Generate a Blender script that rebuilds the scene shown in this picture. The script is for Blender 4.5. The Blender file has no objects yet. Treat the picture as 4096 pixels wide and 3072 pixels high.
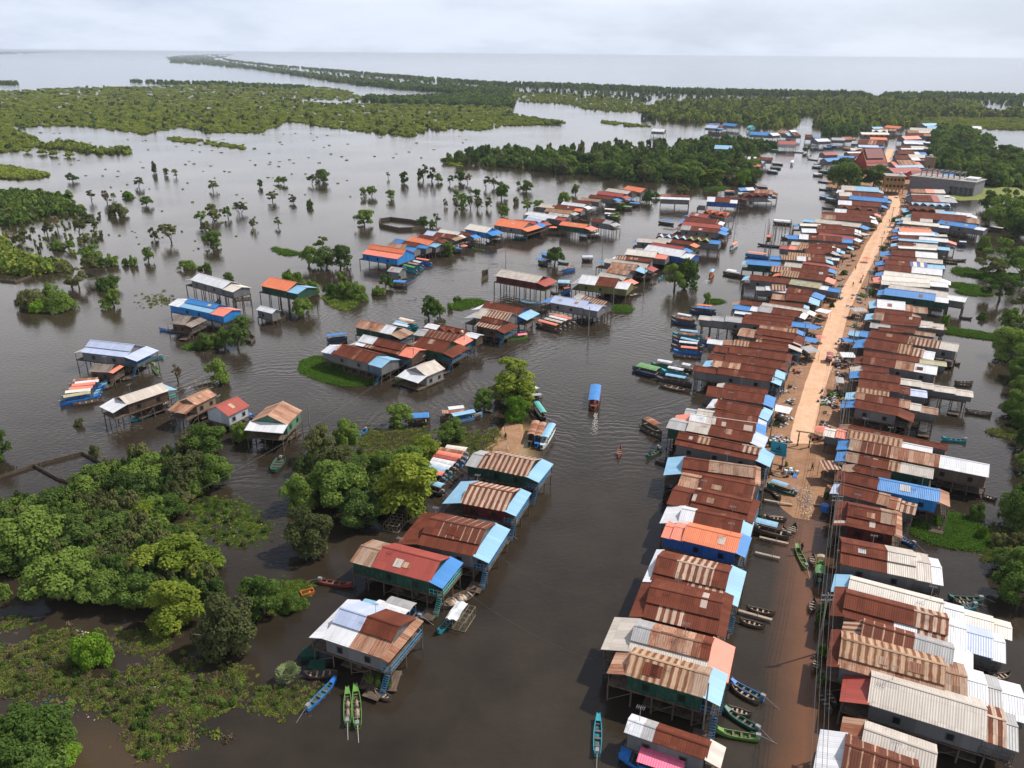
import bpy, math, random, re
import numpy as np
from mathutils import Vector, Matrix
random.seed(7); rng = np.random.RandomState(11)
R = math.radians
scn = bpy.context.scene
COL = scn.collection

# ---------------------------------------------------------------- camera
CAM_H = 70.0; PITCH = R(22.3); ROLL = R(0.5); FPX = 3218.0
F_ = Vector((0, math.cos(PITCH), -math.sin(PITCH)))
R0 = Vector((1, 0, 0)); U0 = Vector((0, math.sin(PITCH), math.cos(PITCH)))
R_ = R0 * math.cos(ROLL) + U0 * math.sin(ROLL)
U_ = -R0 * math.sin(ROLL) + U0 * math.cos(ROLL)
cam_d = bpy.data.cameras.new('camera'); cam = bpy.data.objects.new('camera', cam_d); COL.objects.link(cam)
m = Matrix((R_, U_, -F_)).transposed().to_4x4(); m.translation = Vector((0, 0, CAM_H)); cam.matrix_world = m
cam_d.sensor_width = 36; cam_d.lens = 36 * FPX / 4096; cam_d.clip_start = 1; cam_d.clip_end = 200000
scn.camera = cam

def G(x, y, z=0.0):
    """photo pixel (4096 wide) -> point of the place at height z"""
    d = F_ + R_ * ((x - 2048) / FPX) - U_ * ((y - 1536) / FPX)
    if d.z > -2e-3: d.z = -2e-3
    return Vector((0, 0, CAM_H)) + d * ((CAM_H - z) / -d.z)
def PX(p):
    q = p - Vector((0, 0, CAM_H)); k = q.dot(F_)
    return 2048 + FPX * q.dot(R_) / k, 1536 - FPX * q.dot(U_) / k
def DEP(p): return (p - Vector((0, 0, CAM_H))).dot(F_)
ZB = {1: (2400, 2300, .4654), 2: (3200, 2300, .4655), 3: (2500, 1600, .4219), 4: (3200, 1600, .4218), 5: (2500, 1100, .3617),
      6: (3200, 1100, .3617), 7: (2600, 650, .3165), 8: (3200, 650, .4051), 9: (1100, 1700, .5425), 10: (1100, 2300, .4219),
      11: (0, 1600, .5425), 12: (0, 2300, .5425), 13: (1200, 1000, .4521), 14: (200, 1000, .4973), 15: (1900, 650, .4521),
      16: (1400, 650, .4069), 17: (2600, 430, .4069), 18: (3300, 430, .36), 19: (0, 150, .9259), 20: (2048, 150, .9259),
      21: (0, 600, .6329), 22: (3600, 900, .9035), 0: (0, 0, 1.0), 23: (0, 0, 1.8517)}
def Z(b, x, y):
    o = ZB[b]; return o[0] + o[2] * x, o[1] + o[2] * y

# ---------------------------------------------------------------- sun, sky, exposure
SUN_T = Vector((-0.73, -0.28, -1.0))          # the way the light travels
SUN_EL = math.atan2(1, math.hypot(.73, .28)); SUN_AZ = math.atan2(.73, .28)
sd = bpy.data.lights.new('sun', 'SUN'); sd.energy = 5.0; sd.angle = R(0.5); sd.color = (1, .94, .86)
so = bpy.data.objects.new('sun', sd); COL.objects.link(so)
so.rotation_euler = SUN_T.to_track_quat('-Z', 'Y').to_euler()
w = bpy.data.worlds.new('World'); scn.world = w; w.use_nodes = True
nt = w.node_tree; nt.nodes.clear()
def N(nt, t, **k):
    n = nt.nodes.new(t)
    for a, b in k.items():
        if a.startswith('i_'):
            key = a[2:]; key = int(key) if key.isdigit() else key.replace('_', ' ')
            n.inputs[key].default_value = b
        else: setattr(n, a, b)
    return n
def ln(nt, a, ao, b, bi): nt.links.new(a.outputs[ao], b.inputs[bi])
def mth(nt, op, a, b=None, c=None, clamp=False):
    n = nt.nodes.new('ShaderNodeMath'); n.operation = op; n.use_clamp = clamp
    for i, v in enumerate((a, b, c)):
        if v is None: continue
        if isinstance(v, (int, float)): n.inputs[i].default_value = v
        else: nt.links.new(v, n.inputs[i])
    return n.outputs[0]
def mixc(nt, f, a, b, bt='MIX'):
    n = nt.nodes.new('ShaderNodeMix'); n.data_type = 'RGBA'; n.blend_type = bt
    for k, v in ((0, f), (6, a), (7, b)):
        if isinstance(v, (int, float)): n.inputs[k].default_value = v
        elif isinstance(v, tuple): n.inputs[k].default_value = (v[0], v[1], v[2], 1)
        else: nt.links.new(v, n.inputs[k])
    return n.outputs[2]
def ramp(nt, v, a, b):
    n = nt.nodes.new('ShaderNodeMapRange'); n.inputs[1].default_value = a; n.inputs[2].default_value = b; n.clamp = True
    nt.links.new(v, n.inputs[0]); return n.outputs[0]
sky = N(nt, 'ShaderNodeTexSky', sky_type='NISHITA', sun_disc=False, sun_elevation=SUN_EL, sun_rotation=SUN_AZ, altitude=20, air_density=1.0, dust_density=2.5, ozone_density=1.0)
tc = N(nt, 'ShaderNodeTexCoord'); sp = N(nt, 'ShaderNodeSeparateXYZ'); ln(nt, tc, 'Generated', sp, 0)
up = mth(nt, 'MAXIMUM', sp.outputs[2], 0.0)
zz = mth(nt, 'ADD', up, .24)
cb = N(nt, 'ShaderNodeCombineXYZ')
nt.links.new(mth(nt, 'DIVIDE', sp.outputs[0], zz), cb.inputs[0]); nt.links.new(mth(nt, 'DIVIDE', sp.outputs[1], mth(nt, 'MULTIPLY', zz, 1.0)), cb.inputs[1])
n1 = N(nt, 'ShaderNodeTexNoise', i_Scale=.55, i_Detail=9.0, i_Roughness=.55, i_Distortion=.3); ln(nt, cb, 0, n1, 'Vector')
n2 = N(nt, 'ShaderNodeTexNoise', i_Scale=1.7, i_Detail=8.0, i_Roughness=.6); ln(nt, cb, 0, n2, 'Vector')
mixn = mth(nt, 'ADD', mth(nt, 'MULTIPLY', n1.outputs[0], .7), mth(nt, 'MULTIPLY', n2.outputs[0], .3))
tone = ramp(nt, mixn, .38, .62)
cl = mixc(nt, tone, (6.3, 7.4, 9.3), (9.2, 9.7, 10.7))
hz = mth(nt, 'POWER', mth(nt, 'SUBTRACT', 1.0, up), 9.0)
cl = mixc(nt, mth(nt, 'MULTIPLY', hz, .55), cl, (7.6, 8.4, 9.9))
sdot = mth(nt, 'ADD', mth(nt, 'MULTIPLY', sp.outputs[0], .60), mth(nt, 'MULTIPLY', sp.outputs[1], .25))
cl = mixc(nt, mth(nt, 'MULTIPLY', ramp(nt, sdot, .1, .8), .45), cl, (9.6, 9.8, 10.3))
band = mth(nt, 'MULTIPLY', ramp(nt, up, .05, .14), mth(nt, 'SUBTRACT', 1.0, ramp(nt, up, .34, .50)))
cl = mixc(nt, mth(nt, 'MULTIPLY', band, .85), cl, (14.2, 14.0, 14.4))
cover = mth(nt, 'MULTIPLY_ADD', mth(nt, 'SUBTRACT', 1.0, ramp(nt, up, .28, .52)), .78, mth(nt, 'MULTIPLY', tone, .3), clamp=True)
cover = mth(nt, 'ADD', cover, .06, clamp=True)
ssk = mixc(nt, cover, sky.outputs[0], cl)
bg = N(nt, 'ShaderNodeBackground', i_Strength=.1); nt.links.new(ssk, bg.inputs[0])
wo = N(nt, 'ShaderNodeOutputWorld'); ln(nt, bg, 0, wo, 0)
scn.view_settings.view_transform = 'Standard'; scn.view_settings.look = 'None'; scn.view_settings.exposure = 0; scn.view_settings.gamma = 1
scn.render.engine = 'CYCLES'
scn.cycles.max_bounces = 5; scn.cycles.diffuse_bounces = 2; scn.cycles.glossy_bounces = 2; scn.cycles.transmission_bounces = 2; scn.cycles.volume_bounces = 0; scn.cycles.transparent_max_bounces = 6

# ---------------------------------------------------------------- tagging
LABELS = {}
def tag(o, label, cat, group=None, kind=None):
    o['label'] = label; o['category'] = cat
    if group: o['group'] = group
    if kind: o['kind'] = kind
    LABELS.setdefault(label, []).append(o.name)
    return o
def struct(o, label=None, cat=None):
    o['kind'] = 'structure'
    if label: o['label'] = label
    if cat: o['category'] = cat
    return o
def empty(name, loc, rz=0):
    o = bpy.data.objects.new(name, None); o.empty_display_size = .5; COL.objects.link(o)
    o.location = loc; o.rotation_euler = (0, 0, rz); return o
ORD = 'first second third fourth fifth sixth seventh eighth ninth tenth eleventh twelfth thirteenth fourteenth fifteenth sixteenth seventeenth eighteenth nineteenth'.split()
def ordn(i):
    if i <= 19: return ORD[i - 1]
    t = {2: 'twent', 3: 'thirt', 4: 'fort', 5: 'fift', 6: 'sixt', 7: 'sevent'}[i // 10]
    return t + 'ieth' if i % 10 == 0 else t + 'y-' + ORD[i % 10 - 1]

# ---------------------------------------------------------------- mesh builder
class MB:
    def __init__(s): s.v = []; s.f = []; s.uv = []; s.m = []
    def poly(s, pts, mat=0, uv=None):
        i = len(s.v); s.v += [tuple(p) for p in pts]; s.f.append(tuple(range(i, i + len(pts)))); s.m.append(mat)
        s.uv.append(uv if uv else [(p[0] + p[1], p[2] + .37 * p[1]) for p in pts])
    def box(s, x0, x1, y0, y1, z0, z1, mat=0):
        c = [(x0, y0, z0), (x1, y0, z0), (x1, y1, z0), (x0, y1, z0), (x0, y0, z1), (x1, y0, z1), (x1, y1, z1), (x0, y1, z1)]
        for q in ((0, 3, 2, 1), (4, 5, 6, 7), (0, 1, 5, 4), (1, 2, 6, 5), (2, 3, 7, 6), (3, 0, 4, 7)): s.poly([c[k] for k in q], mat)
    def slab(s, q, th, mat=0, uv=None):
        d = [(p[0], p[1], p[2] - th) for p in q]
        s.poly(q, mat, uv); s.poly(d[::-1], mat, uv[::-1] if uv else None)
        n = len(q)
        for k in range(n):
            a, b = k, (k + 1) % n
            s.poly([q[a], d[a], d[b], q[b]], mat, [uv[a], uv[a], uv[b], uv[b]] if uv else None)
    def tube(s, p, q, r0, r1=None, n=6, mat=0, cap=True):
        r1 = r0 if r1 is None else r1
        p = Vector(p); q = Vector(q); d = (q - p).normalized()
        a = d.cross(Vector((0, 0, 1)) if abs(d.z) < .9 else Vector((1, 0, 0))).normalized(); b = d.cross(a)
        A = [p + (a * math.cos(2 * math.pi * k / n) + b * math.sin(2 * math.pi * k / n)) * r0 for k in range(n)]
        B = [q + (a * math.cos(2 * math.pi * k / n) + b * math.sin(2 * math.pi * k / n)) * r1 for k in range(n)]
        for k in range(n): s.poly([A[k], A[(k + 1) % n], B[(k + 1) % n], B[k]][::-1], mat)
        if cap: s.poly(B[::-1], mat); s.poly(A, mat)
    def build(s, name, mats, parent=None, loc=None):
        me = bpy.data.meshes.new(name); me.from_pydata(s.v, [], s.f); me.update()
        if not isinstance(mats, (list, tuple)): mats = [mats]
        for mm in mats: me.materials.append(mm)
        me.polygons.foreach_set('material_index', s.m)
        ul = me.uv_layers.new(name='UVMap'); ul.data.foreach_set('uv', np.array([c for u in s.uv for p in u for c in p[:2]], dtype=np.float32))
        o = bpy.data.objects.new(name, me); COL.objects.link(o)
        if parent is not None: o.parent = parent
        if loc is not None: o.location = loc
        return o

# ---------------------------------------------------------------- materials
MATS = {}
def newmat(name):
    m = bpy.data.materials.new(name); m.use_nodes = True; nt = m.node_tree; nt.nodes.clear()
    out = N(nt, 'ShaderNodeOutputMaterial'); return m, nt, out
def pbsdf(nt, out, col, rough=.6, spec=.4, metal=0):
    p = N(nt, 'ShaderNodeBsdfPrincipled')
    if isinstance(col, tuple): p.inputs['Base Color'].default_value = (col[0], col[1], col[2], 1)
    else: nt.links.new(col, p.inputs['Base Color'])
    if isinstance(rough, (int, float)): p.inputs['Roughness'].default_value = rough
    else: nt.links.new(rough, p.inputs['Roughness'])
    p.inputs['Specular IOR Level'].default_value = spec; p.inputs['Metallic'].default_value = metal
    ln(nt, p, 0, out, 0); return p
def uvxy(nt):
    t = N(nt, 'ShaderNodeTexCoord'); s = N(nt, 'ShaderNodeSeparateXYZ'); ln(nt, t, 'UV', s, 0); return s.outputs[0], s.outputs[1]
def comb(nt, x, y, z=0.0):
    c = N(nt, 'ShaderNodeCombineXYZ')
    for i, v in enumerate((x, y, z)):
        if isinstance(v, (int, float)): c.inputs[i].default_value = v
        else: nt.links.new(v, c.inputs[i])
    return c.outputs[0]
def noise(nt, vec, scale, detail=3.0, rough=.55):
    n = N(nt, 'ShaderNodeTexNoise', i_Scale=scale, i_Detail=detail, i_Roughness=rough); nt.links.new(vec, n.inputs['Vector']); return n.outputs[0]
def white(nt, vec):
    n = N(nt, 'ShaderNodeTexWhiteNoise', noise_dimensions='3D'); nt.links.new(vec, n.inputs['Vector']); return n.outputs['Value']
# key: (colour a, colour b, amount of b by streaks, per-sheet contrast, mode)
RC = {'r': ((.118, .032, .018), (.170, .052, .028), .55, .20, ''), 'R': ((.31, .058, .042), (.23, .045, .033), .3, .10, ''),
      's': ((.135, .045, .027), (.46, .35, .27), .4, .2, 'stripe'), 't': ((.36, .26, .195), (.20, .095, .055), .6, .2, 'sheet'),
      'g': ((.34, .34, .345), (.25, .22, .20), .4, .12, ''), 'G': ((.47, .425, .375), (.36, .29, .23), .45, .12, ''),
      'w': ((.60, .615, .645), (.45, .41, .38), .3, .10, ''), 'W': ((.63, .585, .52), (.50, .42, .35), .35, .08, ''),
      'b': ((.035, .19, .48), (.05, .16, .36), .3, .08, ''), 'l': ((.21, .41, .58), (.28, .43, .52), .4, .08, ''),
      'p': ((.40, .46, .62), (.46, .50, .60), .4, .07, ''), 'o': ((.66, .185, .08), (.56, .15, .07), .4, .07, ''),
      'c': ((.70, .21, .14), (.62, .18, .12), .3, .06, ''), 'e': ((.10, .24, .075), (.14, .26, .10), .4, .1, ''),
      'h': ((.27, .225, .19), (.13, .105, .09), .8, .25, 'thatch'), 'z': ((.62, .58, .45), (.05, .08, .30), .1, .05, 'alt'),
      'm': ((.18, .03, .025), (.13, .025, .02), .3, .1, ''), 'k': ((.80, .16, .27), (.72, .14, .24), .3, .04, ''),
      'y': ((.36, .33, .19), (.28, .23, .13), .4, .12, ''), 'a': ((.10, .38, .36), (.12, .32, .30), .3, .08, ''),
      'S': ((.125, .042, .027), (.42, .27, .18), .35, .2, 'thin'), 'T': ((.40, .27, .18), (.17, .07, .035), .5, .15, 'fine'),
      'q': ((.21, .075, .04), (.42, .27, .19), .5, .22, 'sheet')}
def roofmat(k):
    if k in MATS: return MATS[k]
    a, b, amt, con, mode = RC[k]
    m, nt, out = newmat('roof_sheet_' + k); u, v = uvxy(nt)
    pu = mth(nt, 'FLOOR', mth(nt, 'DIVIDE', u, .82)); pv = mth(nt, 'FLOOR', mth(nt, 'DIVIDE', v, 2.3))
    sheet = white(nt, comb(nt, pu, pv, 1.0)); col_ = white(nt, comb(nt, pu, 3.0, 7.0))
    st = noise(nt, comb(nt, mth(nt, 'MULTIPLY', u, 3.2), mth(nt, 'MULTIPLY', v, .55)), 1.0, 4.0, .65)
    big = noise(nt, comb(nt, u, v), .28, 4.0, .6)
    f = mth(nt, 'ADD', mth(nt, 'MULTIPLY', st, .65), mth(nt, 'MULTIPLY', big, .45))
    rust = ramp(nt, f, .46, .72)
    if mode == 'stripe':
        alt = mth(nt, 'PINGPONG', mth(nt, 'DIVIDE', u, .46), 1.0)
        sel = ramp(nt, mth(nt, 'ADD', alt, mth(nt, 'MULTIPLY', mth(nt, 'SUBTRACT', st, .5), .9)), .46, .54)
        c = mixc(nt, sel, a, b); c = mixc(nt, mth(nt, 'MULTIPLY', rust, .5), c, (.24, .11, .06))
    elif mode == 'thin':
        fr = mth(nt, 'FRACT', mth(nt, 'DIVIDE', u, 1.15))
        sel = mth(nt, 'LESS_THAN', mth(nt, 'ADD', fr, mth(nt, 'MULTIPLY', mth(nt, 'SUBTRACT', st, .5), .25)), .13)
        c = mixc(nt, mth(nt, 'MULTIPLY', sel, .85), a, b); c = mixc(nt, mth(nt, 'MULTIPLY', rust, .25), c, (.20, .09, .05))
    elif mode == 'fine':
        alt = mth(nt, 'PINGPONG', mth(nt, 'DIVIDE', u, .42), 1.0)
        sel = ramp(nt, mth(nt, 'ADD', alt, mth(nt, 'MULTIPLY', mth(nt, 'SUBTRACT', st, .5), 1.3)), .35, .75)
        c = mixc(nt, sel, a, b)
    elif mode == 'alt':
        c = mixc(nt, mth(nt, 'GREATER_THAN', mth(nt, 'PINGPONG', mth(nt, 'DIVIDE', u, 1.1), 1.0), .5), a, b)
    elif mode == 'sheet':
        st2 = noise(nt, comb(nt, mth(nt, 'MULTIPLY', u, 7.0), mth(nt, 'MULTIPLY', v, .5)), 1.0, 5.0, .7); sel = ramp(nt, mth(nt, 'ADD', mth(nt, 'MULTIPLY', col_, .35), mth(nt, 'MULTIPLY', st2, 1.0)), .50, .86); c = mixc(nt, sel, a, b)
    elif mode == 'thatch':
        n3 = noise(nt, comb(nt, mth(nt, 'MULTIPLY', u, 7), mth(nt, 'MULTIPLY', v, 1.5)), 1.0, 4, .7); c = mixc(nt, ramp(nt, n3, .35, .65), b, a)
    else:
        c = mixc(nt, mth(nt, 'MULTIPLY', rust, amt), a, b)
        if k in 'wgGW':
            spots = ramp(nt, noise(nt, comb(nt, mth(nt, 'MULTIPLY', u, 1.6), mth(nt, 'MULTIPLY', v, .5)), .9, 5.0, .7), .60, .70)
            c = mixc(nt, mth(nt, 'MULTIPLY', spots, .35 if k in 'wW' else .5), c, (.22, .11, .07))
        if k == 'r':
            sel = mth(nt, 'MULTIPLY', mth(nt, 'GREATER_THAN', col_, .965), ramp(nt, st, .3, .6)); c = mixc(nt, mth(nt, 'MULTIPLY', sel, .4), c, (.40, .26, .18))
            sel = mth(nt, 'GREATER_THAN', sheet, .993); c = mixc(nt, mth(nt, 'MULTIPLY', sel, .6), c, (.50, .45, .40))
    br = mth(nt, 'MULTIPLY_ADD', sheet, con * 2, 1 - con)
    seam = mth(nt, 'LESS_THAN', mth(nt, 'FRACT', mth(nt, 'DIVIDE', u, .82)), .06)
    br = mth(nt, 'MULTIPLY', br, mth(nt, 'MULTIPLY_ADD', seam, -.18, 1.0))
    seam2 = mth(nt, 'LESS_THAN', mth(nt, 'FRACT', mth(nt, 'DIVIDE', v, 2.3)), .03)
    br = mth(nt, 'MULTIPLY', br, mth(nt, 'MULTIPLY_ADD', seam2, -.15, 1.0))
    hs = N(nt, 'ShaderNodeHueSaturation'); nt.links.new(c, hs.inputs['Color']); nt.links.new(br, hs.inputs['Value'])
    p = pbsdf(nt, out, hs.outputs[0], mth(nt, 'MULTIPLY_ADD', st, .3, .36 if k not in 'rstSTqh' else .6), .45 if k not in 'rstSTqh' else .12)
    bp = N(nt, 'ShaderNodeBump', i_Strength=.35, i_Distance=.03)
    nt.links.new(mth(nt, 'SINE', mth(nt, 'MULTIPLY', u, 2 * math.pi / .27)), bp.inputs['Height']); ln(nt, bp, 0, p, 'Normal')
    MATS[k] = m; return m
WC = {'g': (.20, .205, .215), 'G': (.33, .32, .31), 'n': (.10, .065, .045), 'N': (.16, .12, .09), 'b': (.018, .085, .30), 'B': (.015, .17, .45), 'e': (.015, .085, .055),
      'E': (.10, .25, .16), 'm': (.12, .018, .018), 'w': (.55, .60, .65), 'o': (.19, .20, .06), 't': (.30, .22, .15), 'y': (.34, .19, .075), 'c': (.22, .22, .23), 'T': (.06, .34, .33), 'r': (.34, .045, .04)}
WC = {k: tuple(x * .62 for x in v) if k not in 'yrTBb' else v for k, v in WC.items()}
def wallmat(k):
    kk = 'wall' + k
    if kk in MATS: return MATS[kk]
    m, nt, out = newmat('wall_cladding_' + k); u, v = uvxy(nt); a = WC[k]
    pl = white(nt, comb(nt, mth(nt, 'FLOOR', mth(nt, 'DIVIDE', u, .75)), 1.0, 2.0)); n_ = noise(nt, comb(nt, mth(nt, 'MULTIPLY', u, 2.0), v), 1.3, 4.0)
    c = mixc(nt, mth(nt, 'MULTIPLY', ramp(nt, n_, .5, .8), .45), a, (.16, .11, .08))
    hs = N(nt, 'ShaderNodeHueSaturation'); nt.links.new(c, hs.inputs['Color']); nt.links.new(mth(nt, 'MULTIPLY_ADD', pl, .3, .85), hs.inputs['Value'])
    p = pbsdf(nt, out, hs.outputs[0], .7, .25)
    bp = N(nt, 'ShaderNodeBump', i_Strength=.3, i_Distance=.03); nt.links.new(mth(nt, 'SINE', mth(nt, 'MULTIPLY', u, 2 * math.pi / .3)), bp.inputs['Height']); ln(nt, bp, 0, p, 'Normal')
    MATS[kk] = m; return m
def plain(key, c, rough=.7, spec=.3, var=.25, scale=3.0, c2=None):
    if key in MATS: return MATS[key]
    m, nt, out = newmat(key); t = N(nt, 'ShaderNodeTexCoord'); n_ = noise(nt, t.outputs['Object'], scale, 4.0, .6)
    c2 = c2 or tuple(x * (1 - var) for x in c)
    pbsdf(nt, out, mixc(nt, ramp(nt, n_, .35, .65), c, c2), rough, spec); MATS[key] = m; return m
WOOD = plain('weathered_wood', (.13, .095, .07), .85, .15, .5, 1.2, (.06, .045, .035))
POLE = plain('stilt_wood', (.075, .055, .045), .85, .15, .4, 1.0, (.14, .11, .09))
BAMB = plain('bamboo_pole', (.30, .24, .15), .6, .3, .4, 2.0)
DARK = plain('dark_opening', (.012, .012, .014), .4, .3)
CONC = plain('bare_concrete', (.20, .20, .215), .85, .2, .25, .7)
METAL = plain('engine_metal', (.25, .25, .26), .4, .5)
TYRE = plain('black_rubber', (.02, .02, .02), .8, .2)
PC = {'g': (.12, .27, .05), 'b': (.03, .18, .55), 'a': (.02, .30, .38), 'n': (.15, .11, .085), 'N': (.065, .055, .048), 'w': (.6, .65, .68), 'r': (.27, .06, .04), 'o': (.62, .18, .05),
      'l': (.22, .45, .62), 'y': (.70, .50, .05), 'e': (.02, .14, .10), 'k': (.8, .16, .27), 't': (.38, .29, .21), 'B': (.03, .06, .13)}
def paint(k): return plain('paint_' + k, PC[k], .5, .4, .3, 1.6)
# ---------------------------------------------------------------- shared part meshes
def cyl_mesh(name, n, mat, r=1.0):
    b = MB(); b.tube((0, 0, 0), (0, 0, 1), r, r * .85, n, 0); o = b.build(name, mat); me = o.data; bpy.data.objects.remove(o); return me
STILT_ME = cyl_mesh('stilt', 5, POLE); POST_ME = cyl_mesh('post', 5, BAMB)
def inst(name, me, parent, loc, scale=(1, 1, 1), rot=(0, 0, 0)):
    o = bpy.data.objects.new(name, me); COL.objects.link(o); o.parent = parent; o.location = loc; o.scale = scale; o.rotation_euler = rot; return o
def segparse(s):
    L = [(a, float(b) if b else None) for a, b in re.findall(r'([A-Za-z])(\d*)', s)]
    if any(b is None for a, b in L): L = [(a, 100.0 / len(L)) for a, b in L]
    t = sum(b for a, b in L); out = []; x = 0
    for a, b in L: out.append((a, x / t, (x + b) / t)); x += b
    return out
ROOFN = {'r': 'rust', 'R': 'red', 's': 'rust striped', 'S': 'thin striped rust', 't': 'tan', 'g': 'grey', 'G': 'pale grey', 'w': 'white', 'W': 'cream', 'b': 'blue', 'l': 'light blue', 'p': 'lavender',
         'o': 'orange', 'c': 'coral', 'e': 'green', 'h': 'thatched', 'z': 'blue and white striped', 'm': 'maroon', 'k': 'pink', 'y': 'olive', 'a': 'teal', 'T': 'tan striped', 'q': 'orange rust'}
HOUSES = []
def roof_desc(segs, awr, awl):
    L = sorted(segparse(segs), key=lambda s: -(s[2] - s[1])); seen = []
    for a, x, y in L:
        if ROOFN[a] not in seen: seen.append(ROOFN[a])
    d = ' and '.join(seen[:2]) + ' roof'
    aw = re.findall(r'([A-Za-z])\d', awr) or re.findall(r'([A-Za-z])\d', awl)
    if aw: d += ' and ' + ROOFN[aw[0]] + ' porch'
    return d
def gable_roof(b, x0, x1, W, ez, pitch, segs, keys, skirt=0.0, skirtsegs=None, th=.07, y0=None):
    """gable roof into builder b; ridge along x; near eave y=-W/2"""
    zr = ez + W / 2 * pitch; uo = random.uniform(0, 90); vo = random.uniform(0, 90); yn = -W / 2; yf = W / 2
    sl = math.hypot(W / 2, W / 2 * pitch)
    def ki(a): return keys.index(a)
    ov = .12
    for a, f0, f1 in segparse(segs):
        xa = x0 + (x1 - x0) * f0; xb = x0 + (x1 - x0) * f1
        lift = random.uniform(0, .035)
        if skirt > 0:
            sk = W * skirt; zs = ez + .22 + sk * .24
            b.slab([(xa, yn + sk - .18, zs), (xb, yn + sk - .18, zs), (xb, 0, zr + lift), (xa, 0, zr + lift)], th, ki(a), [(xa + uo, vo), (xb + uo, vo), (xb + uo, vo + sl), (xa + uo, vo + sl)])
        else:
            b.slab([(xa, yn, ez), (xb, yn, ez), (xb, 0, zr + lift), (xa, 0, zr + lift)], th, ki(a), [(xa + uo, vo), (xb + uo, vo), (xb + uo, vo + sl), (xa + uo, vo + sl)])
        b.slab([(xa, 0, zr + lift), (xb, 0, zr + lift), (xb, yf, ez), (xa, yf, ez)], th, ki(a), [(xa + uo, vo + sl), (xb + uo, vo + sl), (xb + uo, vo), (xa + uo, vo)])
    if skirt > 0:
        for a, f0, f1 in segparse(skirtsegs or segs):
            xa = x0 + (x1 - x0) * f0; xb = x0 + (x1 - x0) * f1
            b.slab([(xa, yn, ez), (xb, yn, ez), (xb, yn + sk + .05, zs - .16), (xa, yn + sk + .05, zs - .16)], th, ki(a), [(xa + uo + .4, vo + 9), (xb + uo + .4, vo + 9), (xb + uo + .4, vo + 11), (xa + uo + .4, vo + 11)])
    for a, f0, f1 in segparse(segs):      # ridge cap
        xa = x0 + (x1 - x0) * f0; xb = x0 + (x1 - x0) * f1; zc = zr + .085
        b.slab([(xa, -.17, zc - .17 * pitch), (xb, -.17, zc - .17 * pitch), (xb, 0, zc), (xa, 0, zc)], .02, ki(a), [(uo, vo), (uo + .2, vo), (uo + .2, vo + .2), (uo, vo + .2)])
        b.slab([(xa, 0, zc), (xb, 0, zc), (xb, .17, zc - .17 * pitch), (xa, .17, zc - .17 * pitch)], .02, ki(a), [(uo, vo), (uo + .2, vo), (uo + .2, vo + .2), (uo, vo + .2)])
    return zr
def wall_prism(b, x0, x1, W, fl, ez, pitch, ins=.32, mat=0, skirt=0.0, down=.1):
    w_ = W / 2 - ins; zr = ez + W / 2 * pitch
    if skirt > 0:
        sk = W * skirt; zs = ez + .22 + sk * .24
        prof = [(-w_, fl), (w_, fl), (w_, ez + ins * pitch - down), (0, zr - down - .04), (-W / 2 + sk, zs - .36), (-w_, ez + ins * .24 - down)]
    else:
        prof = [(-w_, fl), (w_, fl), (w_, ez + ins * pitch - down), (0, zr - down - .04), (-w_, ez + ins * pitch - down)]
    A = [(x0, y, z) for y, z in prof]; B = [(x1, y, z) for y, z in prof]; n = len(prof)
    b.poly(A[::-1], mat, [(p[1], p[2]) for p in A[::-1]]); b.poly(B, mat, [(p[1] + 3, p[2]) for p in B])
    for k in range(n):
        q = (k + 1) % n; b.poly([A[k], A[q], B[q], B[k]][::-1], mat, [(x0, prof[k][1]), (x0, prof[q][1]), (x1, prof[q][1]), (x1, prof[k][1])][::-1])
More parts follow.
